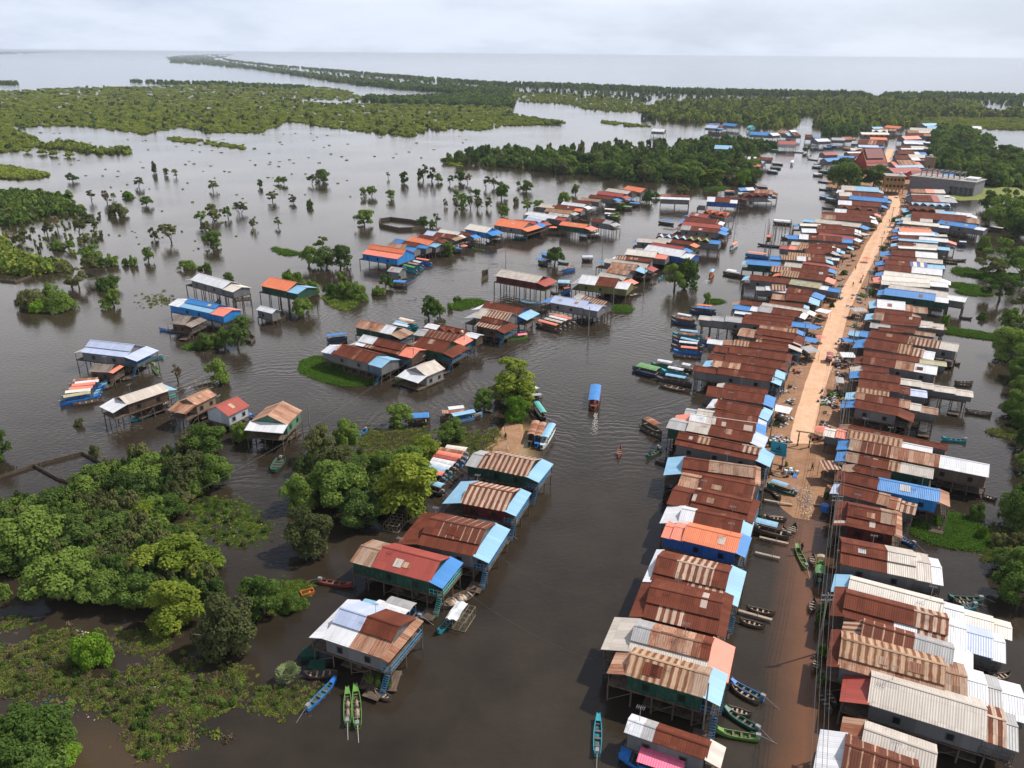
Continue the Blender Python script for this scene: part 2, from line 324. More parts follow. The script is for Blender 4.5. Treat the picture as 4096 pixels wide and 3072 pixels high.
def house(blk, xL, yL, xR, yR, segs='r', yr=None, W=None, wall='g', awl='', awr='', ez=4.45, fl=None, skirt=0.0, sks=None, pitch=None, row=None, cross='', rail='B', place='', base=0.0, back=False, lab=None, name='stilt_house', stilts=True, grp=None, lod=None):
    A = G(*Z(blk, xL, yL), ez); B = G(*Z(blk, xR, yR), ez)
    d = (B - A); d.z = 0; L = d.length; ang = math.atan2(d.y, d.x); v = Vector((-math.sin(ang), math.cos(ang), 0)); u = Vector((math.cos(ang), math.sin(ang), 0))
    pitch = pitch if pitch is not None else random.uniform(.36, .46)
    if yr is not None and W is None:
        ty = Z(blk, 0, yr)[1]; lo, hi = 1.5, 22.0
        for _ in range(30):
            mm = (lo + hi) / 2; p = A + v * (mm / 2); p.z = ez + mm / 2 * pitch
            if PX(p)[1] > ty: lo = mm
            else: hi = mm
        W = mm
    W = W or 5.5; W = max(2.4, min(W, 13))
    mid = (A + B) / 2 + v * (W / 2); dist = DEP(mid); s = ZB[blk][2]
    lod = lod if lod is not None else (0 if dist < 215 else 1 if dist < 380 else 2)
    fl = fl if fl is not None else ez - 2.15
    h = empty(name, (mid.x, mid.y, base), ang)
    h['_d'] = dist
    mpx = s * dist / FPX
    aw = {}
    for side, st in (('l', awl), ('r', awr)):
        aw[side] = [(a, float(n) * mpx) for a, n in re.findall(r'([A-Za-z])(\d+)', st)]
    eL = sum(n for a, n in aw['l']); eR = sum(n for a, n in aw['r'])
    x0, x1 = -L / 2, L / 2
    ez -= base; fl -= base
    keys = []
    for a in re.findall('[A-Za-z]', segs + (sks or '')):
        if a not in keys: keys.append(a)
    b = MB(); zr = gable_roof(b, x0, x1, W, ez, pitch, segs, keys, skirt, sks)
    b.build('roof', [roofmat(k) for k in keys], h)
    if lod < 2 and random.random() < .4:
        for _ in range(random.randint(1, 2)):
            a = random.choice('rqqrtg' if segs[0] in 'rsqSTt' else 'gGq'); lx = random.uniform(.8, 1.8); xc = random.uniform(x0 + 1, x1 - 2.5) if L > 5 else x0 + 1; ya = random.uniform(-W / 2 * .8, -W / 2 * .45); yb_ = ya + random.uniform(.8, 1.5)
            if skirt: ya = max(ya, -W / 2 + W * skirt + .15); yb_ = max(yb_, ya + .7)
            if yb_ > -.25: continue
            sl_ = ((zr - (ez + .22 + W * skirt * .24)) / (W / 2 - W * skirt + .18)) if skirt else pitch
            zf = lambda y: zr + y * sl_ + .065
            bb = MB(); uo = random.uniform(0, 50); bb.slab([(xc, ya, zf(ya)), (xc + lx, ya, zf(ya)), (xc + lx, yb_, zf(yb_)), (xc, yb_, zf(yb_))], .02, 0, [(uo, 0), (uo + lx, 0), (uo + lx, 1.3), (uo, 1.3)]); bb.build('roof_patch', roofmat(a), h)
    b = MB(); wall_prism(b, x0 + .35, x1 - .35, W, fl, ez, pitch, skirt=skirt)
    # annexes / porches at the ends
    for side in 'lr':
        sg = -1 if side == 'l' else 1; x = x1 if side == 'r' else -x0; zt = ez + .12; i = 0
        tot = sum(n for a, n in aw[side])
        for a, n in aw[side]:
            i += 1
            if n > 3.4 or len(aw[side]) > 1:     # a further roofed room
                bb = MB(); Wn = W * (.96 if i == 1 else .9); e2 = ez - .22 * i; pt = pitch * .62
                xa, xb = (x - .25, x + n) if sg > 0 else (-(x + n), -(x - .25))
                gable_roof(bb, xa, xb, Wn, e2, pt, a, [a]); bb.build('annex_roof', [roofmat(a)], h)
                wall_prism(b, (x - .34) * sg if sg > 0 else -(x + n) + .3, (x + n) - .3 if sg > 0 else -(x - .34), Wn - .1, fl, e2, pt)
            else:
                bb = MB(); drop = min(.8, n * .3); za, zb = zt, zt - drop
                uo = random.uniform(0, 50)
                q = [((x - .2) * sg, -W / 2 - .1, za), ((x + n) * sg, -W / 2 - .1, zb), ((x + n) * sg, W / 2 + .0, zb), ((x - .2) * sg, W / 2 + .0, za)]
                uv = [(uo, 0), (uo, n), (uo + W, n), (uo + W, 0)]
                if sg < 0: q = q[::-1]; uv = uv[::-1]
                bb.slab(q, .05, 0, uv); bb.build('porch_roof', [roofmat(a)], h)
            x += n
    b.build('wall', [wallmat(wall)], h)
    for a in cross:      # small cross gables on the near slope
        pass
    if cross:
        n = len(cross)
        for i, a in enumerate(cross):
            cx = x0 + L * (i + .5) / n; gw = L / n * .48; bb = MB(); zt = ez + W / 2 * pitch * 1.02; ze = zt - gw * .62
            y_a, y_b = -W / 2 - .25, 0.1; uo = random.uniform(0, 50)
            for sgn in (-1, 1):
                q = [(cx, y_a, zt), (cx, y_b, zt), (cx + sgn * gw, y_b, ze), (cx + sgn * gw, y_a, ze)]
                uv = [(uo, 0), (uo + 2, 0), (uo + 2, 2), (uo, 2)]
                if sgn < 0: q = q[::-1]; uv = uv[::-1]
                bb.slab(q[::-1], .06, 0, uv)
            bb.poly([(cx - gw * .9, y_a + .2, ze + .02), (cx + gw * .9, y_a + .2, ze + .02), (cx, y_a + .2, zt - .1)], 1)
            bb.build('cross_gable', [roofmat(a), wallmat('n')], h)
    # deck
    xa, xb = x0 - eL * .9, x1 + eR * .92
    b = MB(); b.box(xa, xb, -W / 2 + .15, W / 2 - .15, fl - .18, fl - .003); b.build('floor_deck', WOOD, h)
    # stilts
    if stilts:
        nx = max(2, int((xb - xa) / (2.3 if lod == 0 else 3.6 if lod == 1 else 6)) + 1); ny = 3 if lod < 2 else 2
        for i in range(nx):
            for j in range(ny):
                X = xa + .15 + (xb - xa - .3) * i / (nx - 1); Y = -W / 2 + .3 + (W - .6) * j / (ny - 1)
                inst('stilt', STILT_ME, h, (X + random.uniform(-.15, .15), Y, -.5 - base), (random.uniform(.09, .13) * (1.35 if lod else 1),) * 2 + (fl - .15 + .5 + base,), (random.uniform(-.02, .02), random.uniform(-.02, .02), random.uniform(0, 6)))
        if lod == 0:
            for i in range(0, nx - 1, 2):
                b = MB()
                X = xa + .15 + (xb - xa - .3) * i / (nx - 1); X2 = X + (xb - xa) / (nx - 1) * 1.0
                b.tube((X, -W / 2 + .2, .3), (X2, -W / 2 + .2, fl - .5), .045, .045, 4)
                b.build('brace', POLE, h)
    if lod == 0:
        # lower storage platform, windows, door, rail, stairs
        b = MB(); b.box(x0 + L * .25, x1 - .2, -W / 2 + .5, W / 2 - .3, .55, .68)
        for k in range(12):
            cx = random.uniform(x0 + L * .3, x1 - .8); cy = random.uniform(-W / 2 + .9, W / 2 - .8); r = random.uniform(.2, .5); b.box(cx - r, cx + r, cy - r, cy + r, .68, .68 + random.uniform(.3, .9))
        b.build('lower_platform', WOOD, h)
        yw = -(W / 2 - .32)
        nwin = max(2, int(L / 4.2))
        for k in range(nwin):
            X = x0 + L * (k + .6) / (nwin + .2)
            zc = fl + 1.05
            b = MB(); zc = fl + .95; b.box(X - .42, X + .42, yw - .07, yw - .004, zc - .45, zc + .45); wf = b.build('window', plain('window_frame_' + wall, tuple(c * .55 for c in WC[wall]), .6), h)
            b = MB(); b.box(X - .32, X + .32, yw - .09, yw - .0705, zc - .38, zc + .38); b.build('pane', DARK, wf)
        if awr or rail:
            xe = x1 + max(eR, .3) * .85; b = MB(); xw = x1 - .3
            for (p, q) in (((xw, -W / 2 + .2), (xe, -W / 2 + .2)), ((xe, -W / 2 + .2), (xe, W / 2 - .3))):
                for zz_ in (.35, .9): b.tube((p[0], p[1], fl + zz_), (q[0], q[1], fl + zz_), .045, .045, 4)
                n = max(2, int(math.hypot(q[0] - p[0], q[1] - p[1]) / .5))
                for k in range(n + 1):
                    t = k / n; b.box(p[0] + (q[0] - p[0]) * t - .03, p[0] + (q[0] - p[0]) * t + .03, p[1] + (q[1] - p[1]) * t - .03, p[1] + (q[1] - p[1]) * t + .03, fl, fl + .92)
            b.build('railing', plain('rail_' + rail, {'B': (.03, .22, .42), 'T': (.06, .42, .40), 'b': (.03, .10, .40)}.get(rail, (.12, .10, .09)), .6), h)
            b = MB(); b.box(x1 - .345, x1 - .28, -.45, .45, fl, fl + 1.9); b.build('door', DARK, h)
            b = MB(); xs = xe - .2
            for k in range(9):
                t = k / 8; b.box(xs - .35, xs + .3, -W / 2 - .1 - t * 1.3 - .1, -W / 2 - .1 - t * 1.3 + .1, fl - t * (fl - .5) - .04, fl - t * (fl - .5))
            for xx in (xs - .38, xs + .33): b.tube((xx, -W / 2 - .05, fl), (xx, -W / 2 - 1.45, .35), .045, .045, 4)
            b.build('stairs', plain('stair_' + rail, {'B': (.03, .12, .22), 'T': (.05, .22, .2)}.get(rail, (.10, .08, .06))), h)
            if random.random() < .6:
                b = MB()
                for k in range(9): b.box(xe - 2.2, xe - .1, -W / 2 - 2.6 + k * .26, -W / 2 - 2.6 + k * .26 + .23, .42, .47)
                b.box(xe - 2.1, xe - .2, -W / 2 - 2.55, -W / 2 - .3, .36, .419); b.build('landing', WOOD, h)
        for k in range(4):
            xx = x1 + eR * .9 if k < 2 else x0 - eL * .9
            if (k < 2 and eR) or (k >= 2 and eL):
                yy = (-W / 2 + .25) if k % 2 else (W / 2 - .25)
                inst('porch_post', STILT_ME, h, (xx, yy, fl), (.07, .07, ez - fl - .7 if (eR if k < 2 else eL) < 3.4 else .8))
        if random.random() < .8:
            X = random.uniform(x0 + 1, x1 - 1); b = MB(); b.tube((X, .3, zr - .3), (X, .3, zr + 1.9), .03, .03, 4)
            b.tube((X - .5, .3, zr + 1.75), (X + .5, .3, zr + 1.9), .025, .025, 4)
            for k in range(5): b.tube((X - .4 + .2 * k, .0, zr + 1.8), (X - .4 + .2 * k, .6, zr + 1.8), .02, .02, 4)
            b.build('antenna', METAL, h)
    else:
        if lod == 1:
            yw = -(W / 2 - .32)
            for k in range(max(1, int(L / 5))):
                X = x0 + L * (k + .6) / (int(L / 5) + .6); b = MB(); b.box(X - .4, X + .4, yw - .05, yw - .003, fl + .5, fl + 1.4); b.build('window', DARK, h)
    HOUSES.append(dict(o=h, segs=segs, awr=awr, awl=awl, row=row, lab=lab, place=place, W=W, L=L, wall=wall, grp=grp))
    return h
WALLN = {'g': 'grey', 'G': 'pale', 'n': 'brown', 'N': 'brown wood', 'b': 'blue', 'B': 'bright blue', 'e': 'dark green', 'E': 'green', 'm': 'dark red', 'w': 'white', 'o': 'olive', 't': 'tan', 'r': 'red'}
def label_houses():
    cnt = {}; tot = {}
    for d in HOUSES: tot[d['row']] = tot.get(d['row'], 0) + 1
    for d in HOUSES:
        if d['lab']: tag(d['o'], d['lab'], 'house', d['grp']); del d['o']['_d']; continue
        r = d['row']; cnt[r] = cnt.get(r, 0) + 1
        desc = roof_desc(d['segs'], d['awr'], d['awl'])
        lab = 'house with %s, %s from the near end of %s' % (desc, ordn(cnt[r]), r)
        if len(lab.split()) > 16: lab = lab.replace('house with ', '').replace(' porch', ' porch').replace('from the near end of', 'up')
        if len(lab.split()) > 16: lab = lab.replace(' and ' + lab.split(' and ')[-1].split(',')[0], '', 1)
        tag(d['o'], lab, 'house', d['grp'] or 'stilt houses in ' + r); del d['o']['_d']
def autorow(blk, rows, row, **kw):
    """rows listed near -> far; width from the next near eave unless the ridge is given"""
    ez0 = kw.pop('ez', 4.5)
    for i, r in enumerate(rows):
        r = list(r); o = r[6] if len(r) > 6 else {}; o = dict(o); xL, yL, xR, yR, segs, yr = r[:6]
        bk = o.pop('blk', blk); e = o.pop('ez', ez0 + random.uniform(-.25, .25)); k = dict(kw); k.update(o)
        Wd = None
        if yr is None:
            nx = None
            if i + 1 < len(rows):
                q = rows[i + 1]; bq = (q[6].get('blk', blk) if len(q) > 6 else blk)
                A = G(*Z(bk, (xL + xR) / 2, (yL + yR) / 2), e); P = G(*Z(bq, q[0], q[1]), e); Q = G(*Z(bq, q[2], q[3]), e)
                dd = (Q - P); dd.z = 0; nrm = Vector((-dd.y, dd.x, 0)).normalized(); Wd = abs((P - A).dot(nrm))
            Wd = 4.5 if Wd is None else max(3.0, min(Wd * 1.02, 8.0))
        house(bk, xL, yL, xR, yR, segs, yr, Wd, ez=e, row=row, **k)

# ---------------------------------------------------------------- boats
def boat(blk, x0, y0, x1, y1, kind='wood', hull='n', can='', width=None, lab='', ends=(.12, .88), grp=None, cat=None, name=None, z=0.0, canw=1.0, canh=None, cargo=False):
    """bow at (x0,y0), stern at (x1,y1); can = canopy colour key"""
    P = G(*Z(blk, x0, y0), z + .2); Q = G(*Z(blk, x1, y1), z + .2); d = Q - P; d.z = 0; L = d.length; ang = math.atan2(d.y, d.x); M = (P + Q) / 2
    name = name or ('canopy_boat' if can else 'wooden_canoe' if kind == 'wood' else 'longboat')
    wd = (width * (.85 if kind == 'tour' else 1) if width else (max(.95, min(1.5, L * .17)) if not can else max(1.4, min(2.0, L * .19))))
    far = DEP(M) > 300
    h = empty(name, (M.x, M.y, z), ang)
    b = MB(); ns = 13 if not far else 8; secs = []
    hb = .45 if not can else .7
    for i in range(ns):
        s = -1 + 2 * i / (ns - 1)
        if kind == 'wood': wf = max(.03, 1 - abs(s) ** 2.3); rise = .45 * abs(s) ** 4 + .05
        else:
            wf = 1 - (.60 * max(0, -s) ** 2.0) - (.25 * max(0, s) ** 3); rise = (.55 * max(0, -s) ** 3) + .12 * max(0, s) ** 3
        if kind == 'wood' and s > 0: rise *= .8
        hw = wd / 2 * wf; zt = hb + rise; zb = -.15 + rise * .75; zi = .12 + rise * .7; x = s * L / 2
        secs.append([(x, -hw * .62, zb), (x, -hw, zt), (x, -max(hw - .07, .01), zt), (x, -hw * .7 + .03, zi), (x, hw * .7 - .03, zi), (x, max(hw - .07, .01), zt), (x, hw, zt), (x, hw * .62, zb)])
    for i in range(ns - 1):
        a, c = secs[i], secs[i + 1]
        for k in range(7): b.poly([a[k], a[k + 1], c[k + 1], c[k]], 1 if k in (2, 3, 4) else 0)
        b.poly([a[7], a[0], c[0], c[7]], 0)
    for sct, rv in ((secs[0], 0), (secs[-1], 1)): b.poly(sct[::-1] if rv else sct, 0)
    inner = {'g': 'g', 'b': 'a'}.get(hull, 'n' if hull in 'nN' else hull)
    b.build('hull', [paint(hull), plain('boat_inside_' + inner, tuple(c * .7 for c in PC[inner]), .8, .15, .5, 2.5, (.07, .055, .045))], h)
    if not far:
        nb = 4 if not can else 2
        for k in range(nb):
            s = -.6 + 1.15 * k / (nb - 1); hw = wd / 2 * (.8 if abs(s) < .5 else .62); x = s * L / 2
            b = MB(); b.box(x - .11, x + .11, -hw, hw, hb - .14, hb - .08); b.build('bench', paint('t' if kind == 'wood' or hull == 'n' else 'n'), h)
        if kind != 'wood':
            b = MB(); b.slab([(-L / 2 + .1, -wd * .17, hb + .47), (-L / 2 + .1, wd * .17, hb + .47), (-L * .33, wd * .34, hb + .18), (-L * .33, -wd * .34, hb + .18)][::-1], .04); b.build('bow_deck', paint(hull), h)
        if kind in ('long', 'tour'):
            x = L / 2 - .1; b = MB(); b.box(x - .35, x + .2, -.2, .2, hb + .1, hb + .5); b.tube((x, 0, hb + .35), (x + 2.1, 0, -.05), .03, .03, 5); b.tube((x - .1, 0, hb + .4), (x - .9, .1, hb + .6), .025, .025, 4); b.build('engine', METAL, h)
    if cargo:
        rr = random.Random(int(x0)); 
        for k in range(6):
            s = -.35 + .75 * k / 5; b = MB(); cx = s * L / 2; r = rr.uniform(.24, .4) * wd / 1.2
            for j in range(3):
                rz = r * (1, .82, .45)[j]; zz0 = .25 + j * .17
                b.tube((cx, 0, zz0), (cx, 0, zz0 + .17), rz, r * (.82, .45, .1)[j], 8)
            b.build('sack', paint('t' if k % 3 else 'N'), h)
    if can:
        ca, cb_ = -L / 2 + L * ends[0], -L / 2 + L * ends[1]; ch = canh or 1.45; cw = wd / 2 * canw * .94
        b = MB(); n = 4; kk = can
        prev = None
        for j in range(n + 1):
            t = -1 + 2 * j / n; y = t * cw; zc = hb + ch - .22 * t * t
            if prev: b.slab([(ca, prev[0], prev[1]), (cb_, prev[0], prev[1]), (cb_, y, zc), (ca, y, zc)], .04, 0, [(ca, prev[0]), (cb_, prev[0]), (cb_, y), (ca, y)])
            prev = (y, zc)
        b.build('canopy', [roofmat(kk)], h)
        npst = 3 if far else 4
        for j in range(npst):
            x = ca + .1 + (cb_ - ca - .2) * j / (npst - 1)
            for sg in (-1, 1): inst('canopy_post', POST_ME, h, (x, sg * wd * .36, hb - .15), (.035, .035, ch - .1))
        if kind == 'tour' and hull not in 'Nn':
            b = MB(); b.box(ca + .2, cb_ - .2, -wd * .44, -wd * .41, hb - .1, hb + .28); b.box(ca + .2, cb_ - .2, wd * .41, wd * .44, hb - .1, hb + .28); b.build('cabin_side', paint('b' if hull in 'bl' else hull), h)
    if lab: tag(h, lab, cat or ('boat' if (can or kind != 'wood') else 'canoe'), grp)
    return h
# ---------------------------------------------------------------- foliage
def leafmat(key, c1, c2, c3):
    m, nt, out = newmat('foliage_' + key)
    t = N(nt, 'ShaderNodeTexCoord'); oi = N(nt, 'ShaderNodeObjectInfo')
    n1 = noise(nt, t.outputs['Object'], 2.2, 3.0, .6); n2 = noise(nt, t.outputs['Object'], 9.0, 2.0, .6)
    f = mth(nt, 'ADD', mth(nt, 'MULTIPLY', n1, .7), mth(nt, 'MULTIPLY', n2, .35)); f = mth(nt, 'ADD', f, mth(nt, 'MULTIPLY_ADD', oi.outputs['Random'], .46, -.20))
    c = mixc(nt, ramp(nt, f, .38, .68), c1, c2); c = mixc(nt, mth(nt, 'MULTIPLY', ramp(nt, n2, .60, .75), .6), c, c3)
    d = N(nt, 'ShaderNodeBsdfDiffuse'); nt.links.new(c, d.inputs[0]); tr = N(nt, 'ShaderNodeBsdfTranslucent'); nt.links.new(c, tr.inputs[0])
    mx = N(nt, 'ShaderNodeMixShader', i_0=.33); ln(nt, d, 0, mx, 1); ln(nt, tr, 0, mx, 2); ln(nt, mx, 0, out, 0)
    return m
LM = {'d': leafmat('dark_green', (0.0415, 0.0756, 0.022), (0.1037, 0.1586, 0.039), (0.183, 0.2318, 0.061)),
      'm': leafmat('mid_green', (0.061, 0.1098, 0.0244), (0.1525, 0.2257, 0.0464), (0.2684, 0.3172, 0.0854)),
      'o': leafmat('olive', (0.0732, 0.0878, 0.0342), (0.1525, 0.1647, 0.061), (0.244, 0.2074, 0.1098)),
      'y': leafmat('yellow_green', (0.1159, 0.1647, 0.0244), (0.2806, 0.3294, 0.0488), (0.3904, 0.4026, 0.0854)),
      'b': leafmat('bright_green', (0.0732, 0.1525, 0.0183), (0.1586, 0.2745, 0.0305), (0.244, 0.3416, 0.0488)),
      'w': leafmat('shrubland', (.15, .19, .036), (.27, .32, .062), (.36, .37, .10)),
      'x': leafmat('dry', (.13, .10, .06), (.22, .17, .10), (.28, .22, .14)),
      'H': leafmat('hyacinth', (.050, .110, .015), (.100, .19, .028), (.17, .24, .06))}
def crown_mesh(seed, leaves, size, shape='dome', nclump=26):
    r = np.random.RandomState(seed); cl = []
    for i in range(nclump):
        th = r.uniform(0, 2 * np.pi); zc = r.uniform(-.8, 1.0) if shape != 'bush' else r.uniform(-.1, .95); rr = np.sqrt(max(0, 1 - zc * zc)) if zc > 0 else 1 - .35 * abs(zc)
        q = r.uniform(.5, .82) if r.rand() > .2 else r.uniform(.1, .5); rad = r.uniform(.20, .36)
        if shape == 'bamboo': rr *= r.uniform(.5, 1); rad = r.uniform(.18, .30); zc *= 1.1
        if shape == 'open': rad = r.uniform(.15, .28)
        cl.append((np.cos(th) * rr * q, np.sin(th) * rr * q, zc * q * (.95 if shape != 'bamboo' else 1.2), rad))
    cl = np.array(cl); k = r.choice(len(cl), leaves, p=cl[:, 3] ** 2 / (cl[:, 3] ** 2).sum())
    dr = r.normal(size=(leaves, 3)); dr[:, 2] = np.abs(dr[:, 2]) * 1.15 - .4; dr /= np.linalg.norm(dr, axis=1)[:, None]
    rad = cl[k, 3] * r.uniform(.72, 1.12, leaves); P = cl[k, :3] + dr * rad[:, None] * np.array([1, 1, .8])
    if shape == 'bamboo': P[:, 2] -= .35 * (P[:, 0] ** 2 + P[:, 1] ** 2)
    nrm = dr + r.normal(size=(leaves, 3)) * .42 + np.array([0, 0, .55]); nrm /= np.linalg.norm(nrm, axis=1)[:, None]
    a = np.cross(nrm, r.normal(size=(leaves, 3))); a /= np.linalg.norm(a, axis=1)[:, None]; b = np.cross(nrm, a)
    sa = size * r.uniform(.6, 1.3, leaves)[:, None]; sb = sa * r.uniform(.5, .85, leaves)[:, None]
    V = np.empty((leaves, 4, 3)); V[:, 0] = P - a * sa; V[:, 1] = P - b * sb + nrm * sa * .15; V[:, 2] = P + a * sa; V[:, 3] = P + b * sb - nrm * sa * .1
    if shape == 'bush': V[:, :, 2] = np.maximum(V[:, :, 2], -.42)
    me = bpy.data.meshes.new('crown'); me.from_pydata(V.reshape(-1, 3).tolist(), [], np.arange(leaves * 4).reshape(-1, 4).tolist()); me.update(); return me
def trunk_mesh(seed, lean=.15):
    r = random.Random(seed); b = MB(); p = Vector((0, 0, -.12)); 
    k = r.randint(1, 3)
    for s in range(k):
        p = Vector((r.uniform(-.05, .05), r.uniform(-.05, .05), -.15)); d = Vector((r.uniform(-lean, lean), r.uniform(-lean, lean), 1)); rad = .045 / math.sqrt(k)
        for i in range(4):
            q = p + d * .13; d = d + Vector((r.uniform(-.3, .3), r.uniform(-.3, .3), 0)); b.tube(p, q, rad, rad * .85, 6, 0, False); p = q; rad *= .85
            if i > 0:
                for t in range(2):
                    e = p + Vector((r.uniform(-1, 1), r.uniform(-1, 1), r.uniform(.3, .9))) * r.uniform(.18, .3); b.tube(p, e, rad * .6, rad * .2, 4, 0, False)
    o = b.build('trunk', plain('bark', (.11, .09, .07), .9, .1, .4, 3.0)); me = o.data; bpy.data.objects.remove(o); return me
CROWNS = {}
def get_crown(shape, lodk, var, mk):
    key = (shape, lodk, var, mk)
    if key not in CROWNS:
        leaves, size = {0: (7500, .050), 1: (2600, .080), 2: (900, .125), 3: (260, .21)}[lodk]
        if shape == 'open': leaves = int(leaves * .6); 
        me = crown_mesh(hash((shape, var)) % 1000 if False else {'dome': 10, 'open': 40, 'bamboo': 70, 'bush': 100}[shape] + var, leaves, size, shape, {0: 34, 1: 26, 2: 20, 3: 12}[lodk] if shape != 'open' else 16)
        me.materials.append(LM[mk]); CROWNS[key] = me
    return CROWNS[key]
TRUNKS = [trunk_mesh(i, .15) for i in range(5)] + [trunk_mesh(20 + i, .6) for i in range(3)]
TREES = []
def tree(blk, x, y, wpx, hpx, t='m', lab=None, grp=None, z=0.0, nm=None, rs=None):
    """x, y: pixel of the foot; size in that crop's pixels"""
    rr = rs or random; B = G(*Z(blk, x, y), z); dist = DEP(B); mp = ZB[blk][2] * dist / FPX; w_ = wpx * mp; pd = math.asin(min(.99, CAM_H / B.length if B.length > CAM_H else .7))
    hh = hpx * mp
    bush = t[-1] == 'B'; t0 = t[0]
    hz_ = math.sqrt(max(0, hh * hh - (w_ * math.sin(pd)) ** 2)) / math.cos(pd)
    hz_ = min(max(hz_, w_ * (.58 if bush else .86)), w_ * (2.2 if t0 != 'y' else 1.15))
    shape = {'y': 'bamboo'}.get(t0, 'bush' if bush else 'open' if (t0 == 'o' and dist > 200) or t0 == 'x' else 'dome')
    lodk = 0 if w_ / dist > .028 else 1 if w_ / dist > .014 else 2 if w_ / dist > .006 else 3
    mk = t0 if t0 in LM else 'm'
    if dist > 240 and not bush and t0 in 'mo' and shape == 'dome' and rr.random() < .3: shape = 'open'
    e = empty(nm or ('shrub' if bush else 'bamboo_clump' if t0 == 'y' else 'tree'), (B.x, B.y, z), rr.uniform(0, 6.28))
    c = bpy.data.objects.new('crown', get_crown(shape, lodk, rr.randint(0, 3), mk)); COL.objects.link(c); c.parent = e
    r_ = w_ / 2
    if bush: c.scale = (r_ * 1.2, r_ * rr.uniform(1.0, 1.3), hz_ * 1.15); c.location = (0, 0, hz_ * .12)
    else:
        lo = rr.uniform(.04, .16); k_ = (1 - lo) / 1.38; c.scale = (r_ * 1.2, r_ * rr.uniform(1.05, 1.3), hz_ * k_); c.location = (0, 0, hz_ * (1 - .81 * k_))
        if shape == 'bamboo': k_ = .5; c.scale = (r_ * 1.45, r_ * 1.45, hz_ * k_); c.location = (0, 0, hz_ * .5)
        if shape == 'open': lo = rr.uniform(.08, .4); k_ = (1 - lo) / 1.36; c.scale = (r_ * 1.25, r_ * rr.uniform(1.0, 1.3), hz_ * k_); c.location = (0, 0, hz_ * (1 - .82 * k_))
        tk = bpy.data.objects.new('trunk', TRUNKS[rr.randint(0, 4) if t0 != 'o' else rr.randint(3, 7)]); COL.objects.link(tk); tk.parent = e; s_ = hz_ * 1.25; tk.scale = (s_ * .9, s_ * .9, s_)
    c.location.z += 0
    TREES.append(dict(o=e, lab=lab, grp=grp, t=t0, b=bush, x=x, y=y))
    return e
def lab_trees(start, group, where, order='left'):
    """label trees added since start: one label each, by order across the picture"""
    L = TREES[start:]; kinds = {}
    for d in L:
        if d['lab']: tag(d['o'], d['lab'], 'shrub' if d['b'] else 'tree', d['grp'] or group); continue
        kinds.setdefault((d['t'], d['b']), []).append(d)
    CN = {'d': 'dark green', 'm': 'green', 'o': 'olive', 'y': 'yellow-green bamboo', 'b': 'bright green', 'x': 'bare brown', 'w': 'green'}
    for (t, b), LL in kinds.items():
        LL.sort(key=lambda d: d['o'].location.x / max(1, d['o'].location.y)); n = 'shrub' if b else ('clump' if t == 'y' else 'tree')
        for i, d in enumerate(LL):
            s = '%s %s %s' % (CN[t], n, where) if len(LL) == 1 else '%s %s %s, %s such from the left' % (CN[t], n, where, ordn(i + 1) if i else 'first')
            tag(d['o'], s, 'shrub' if b else 'tree', group)
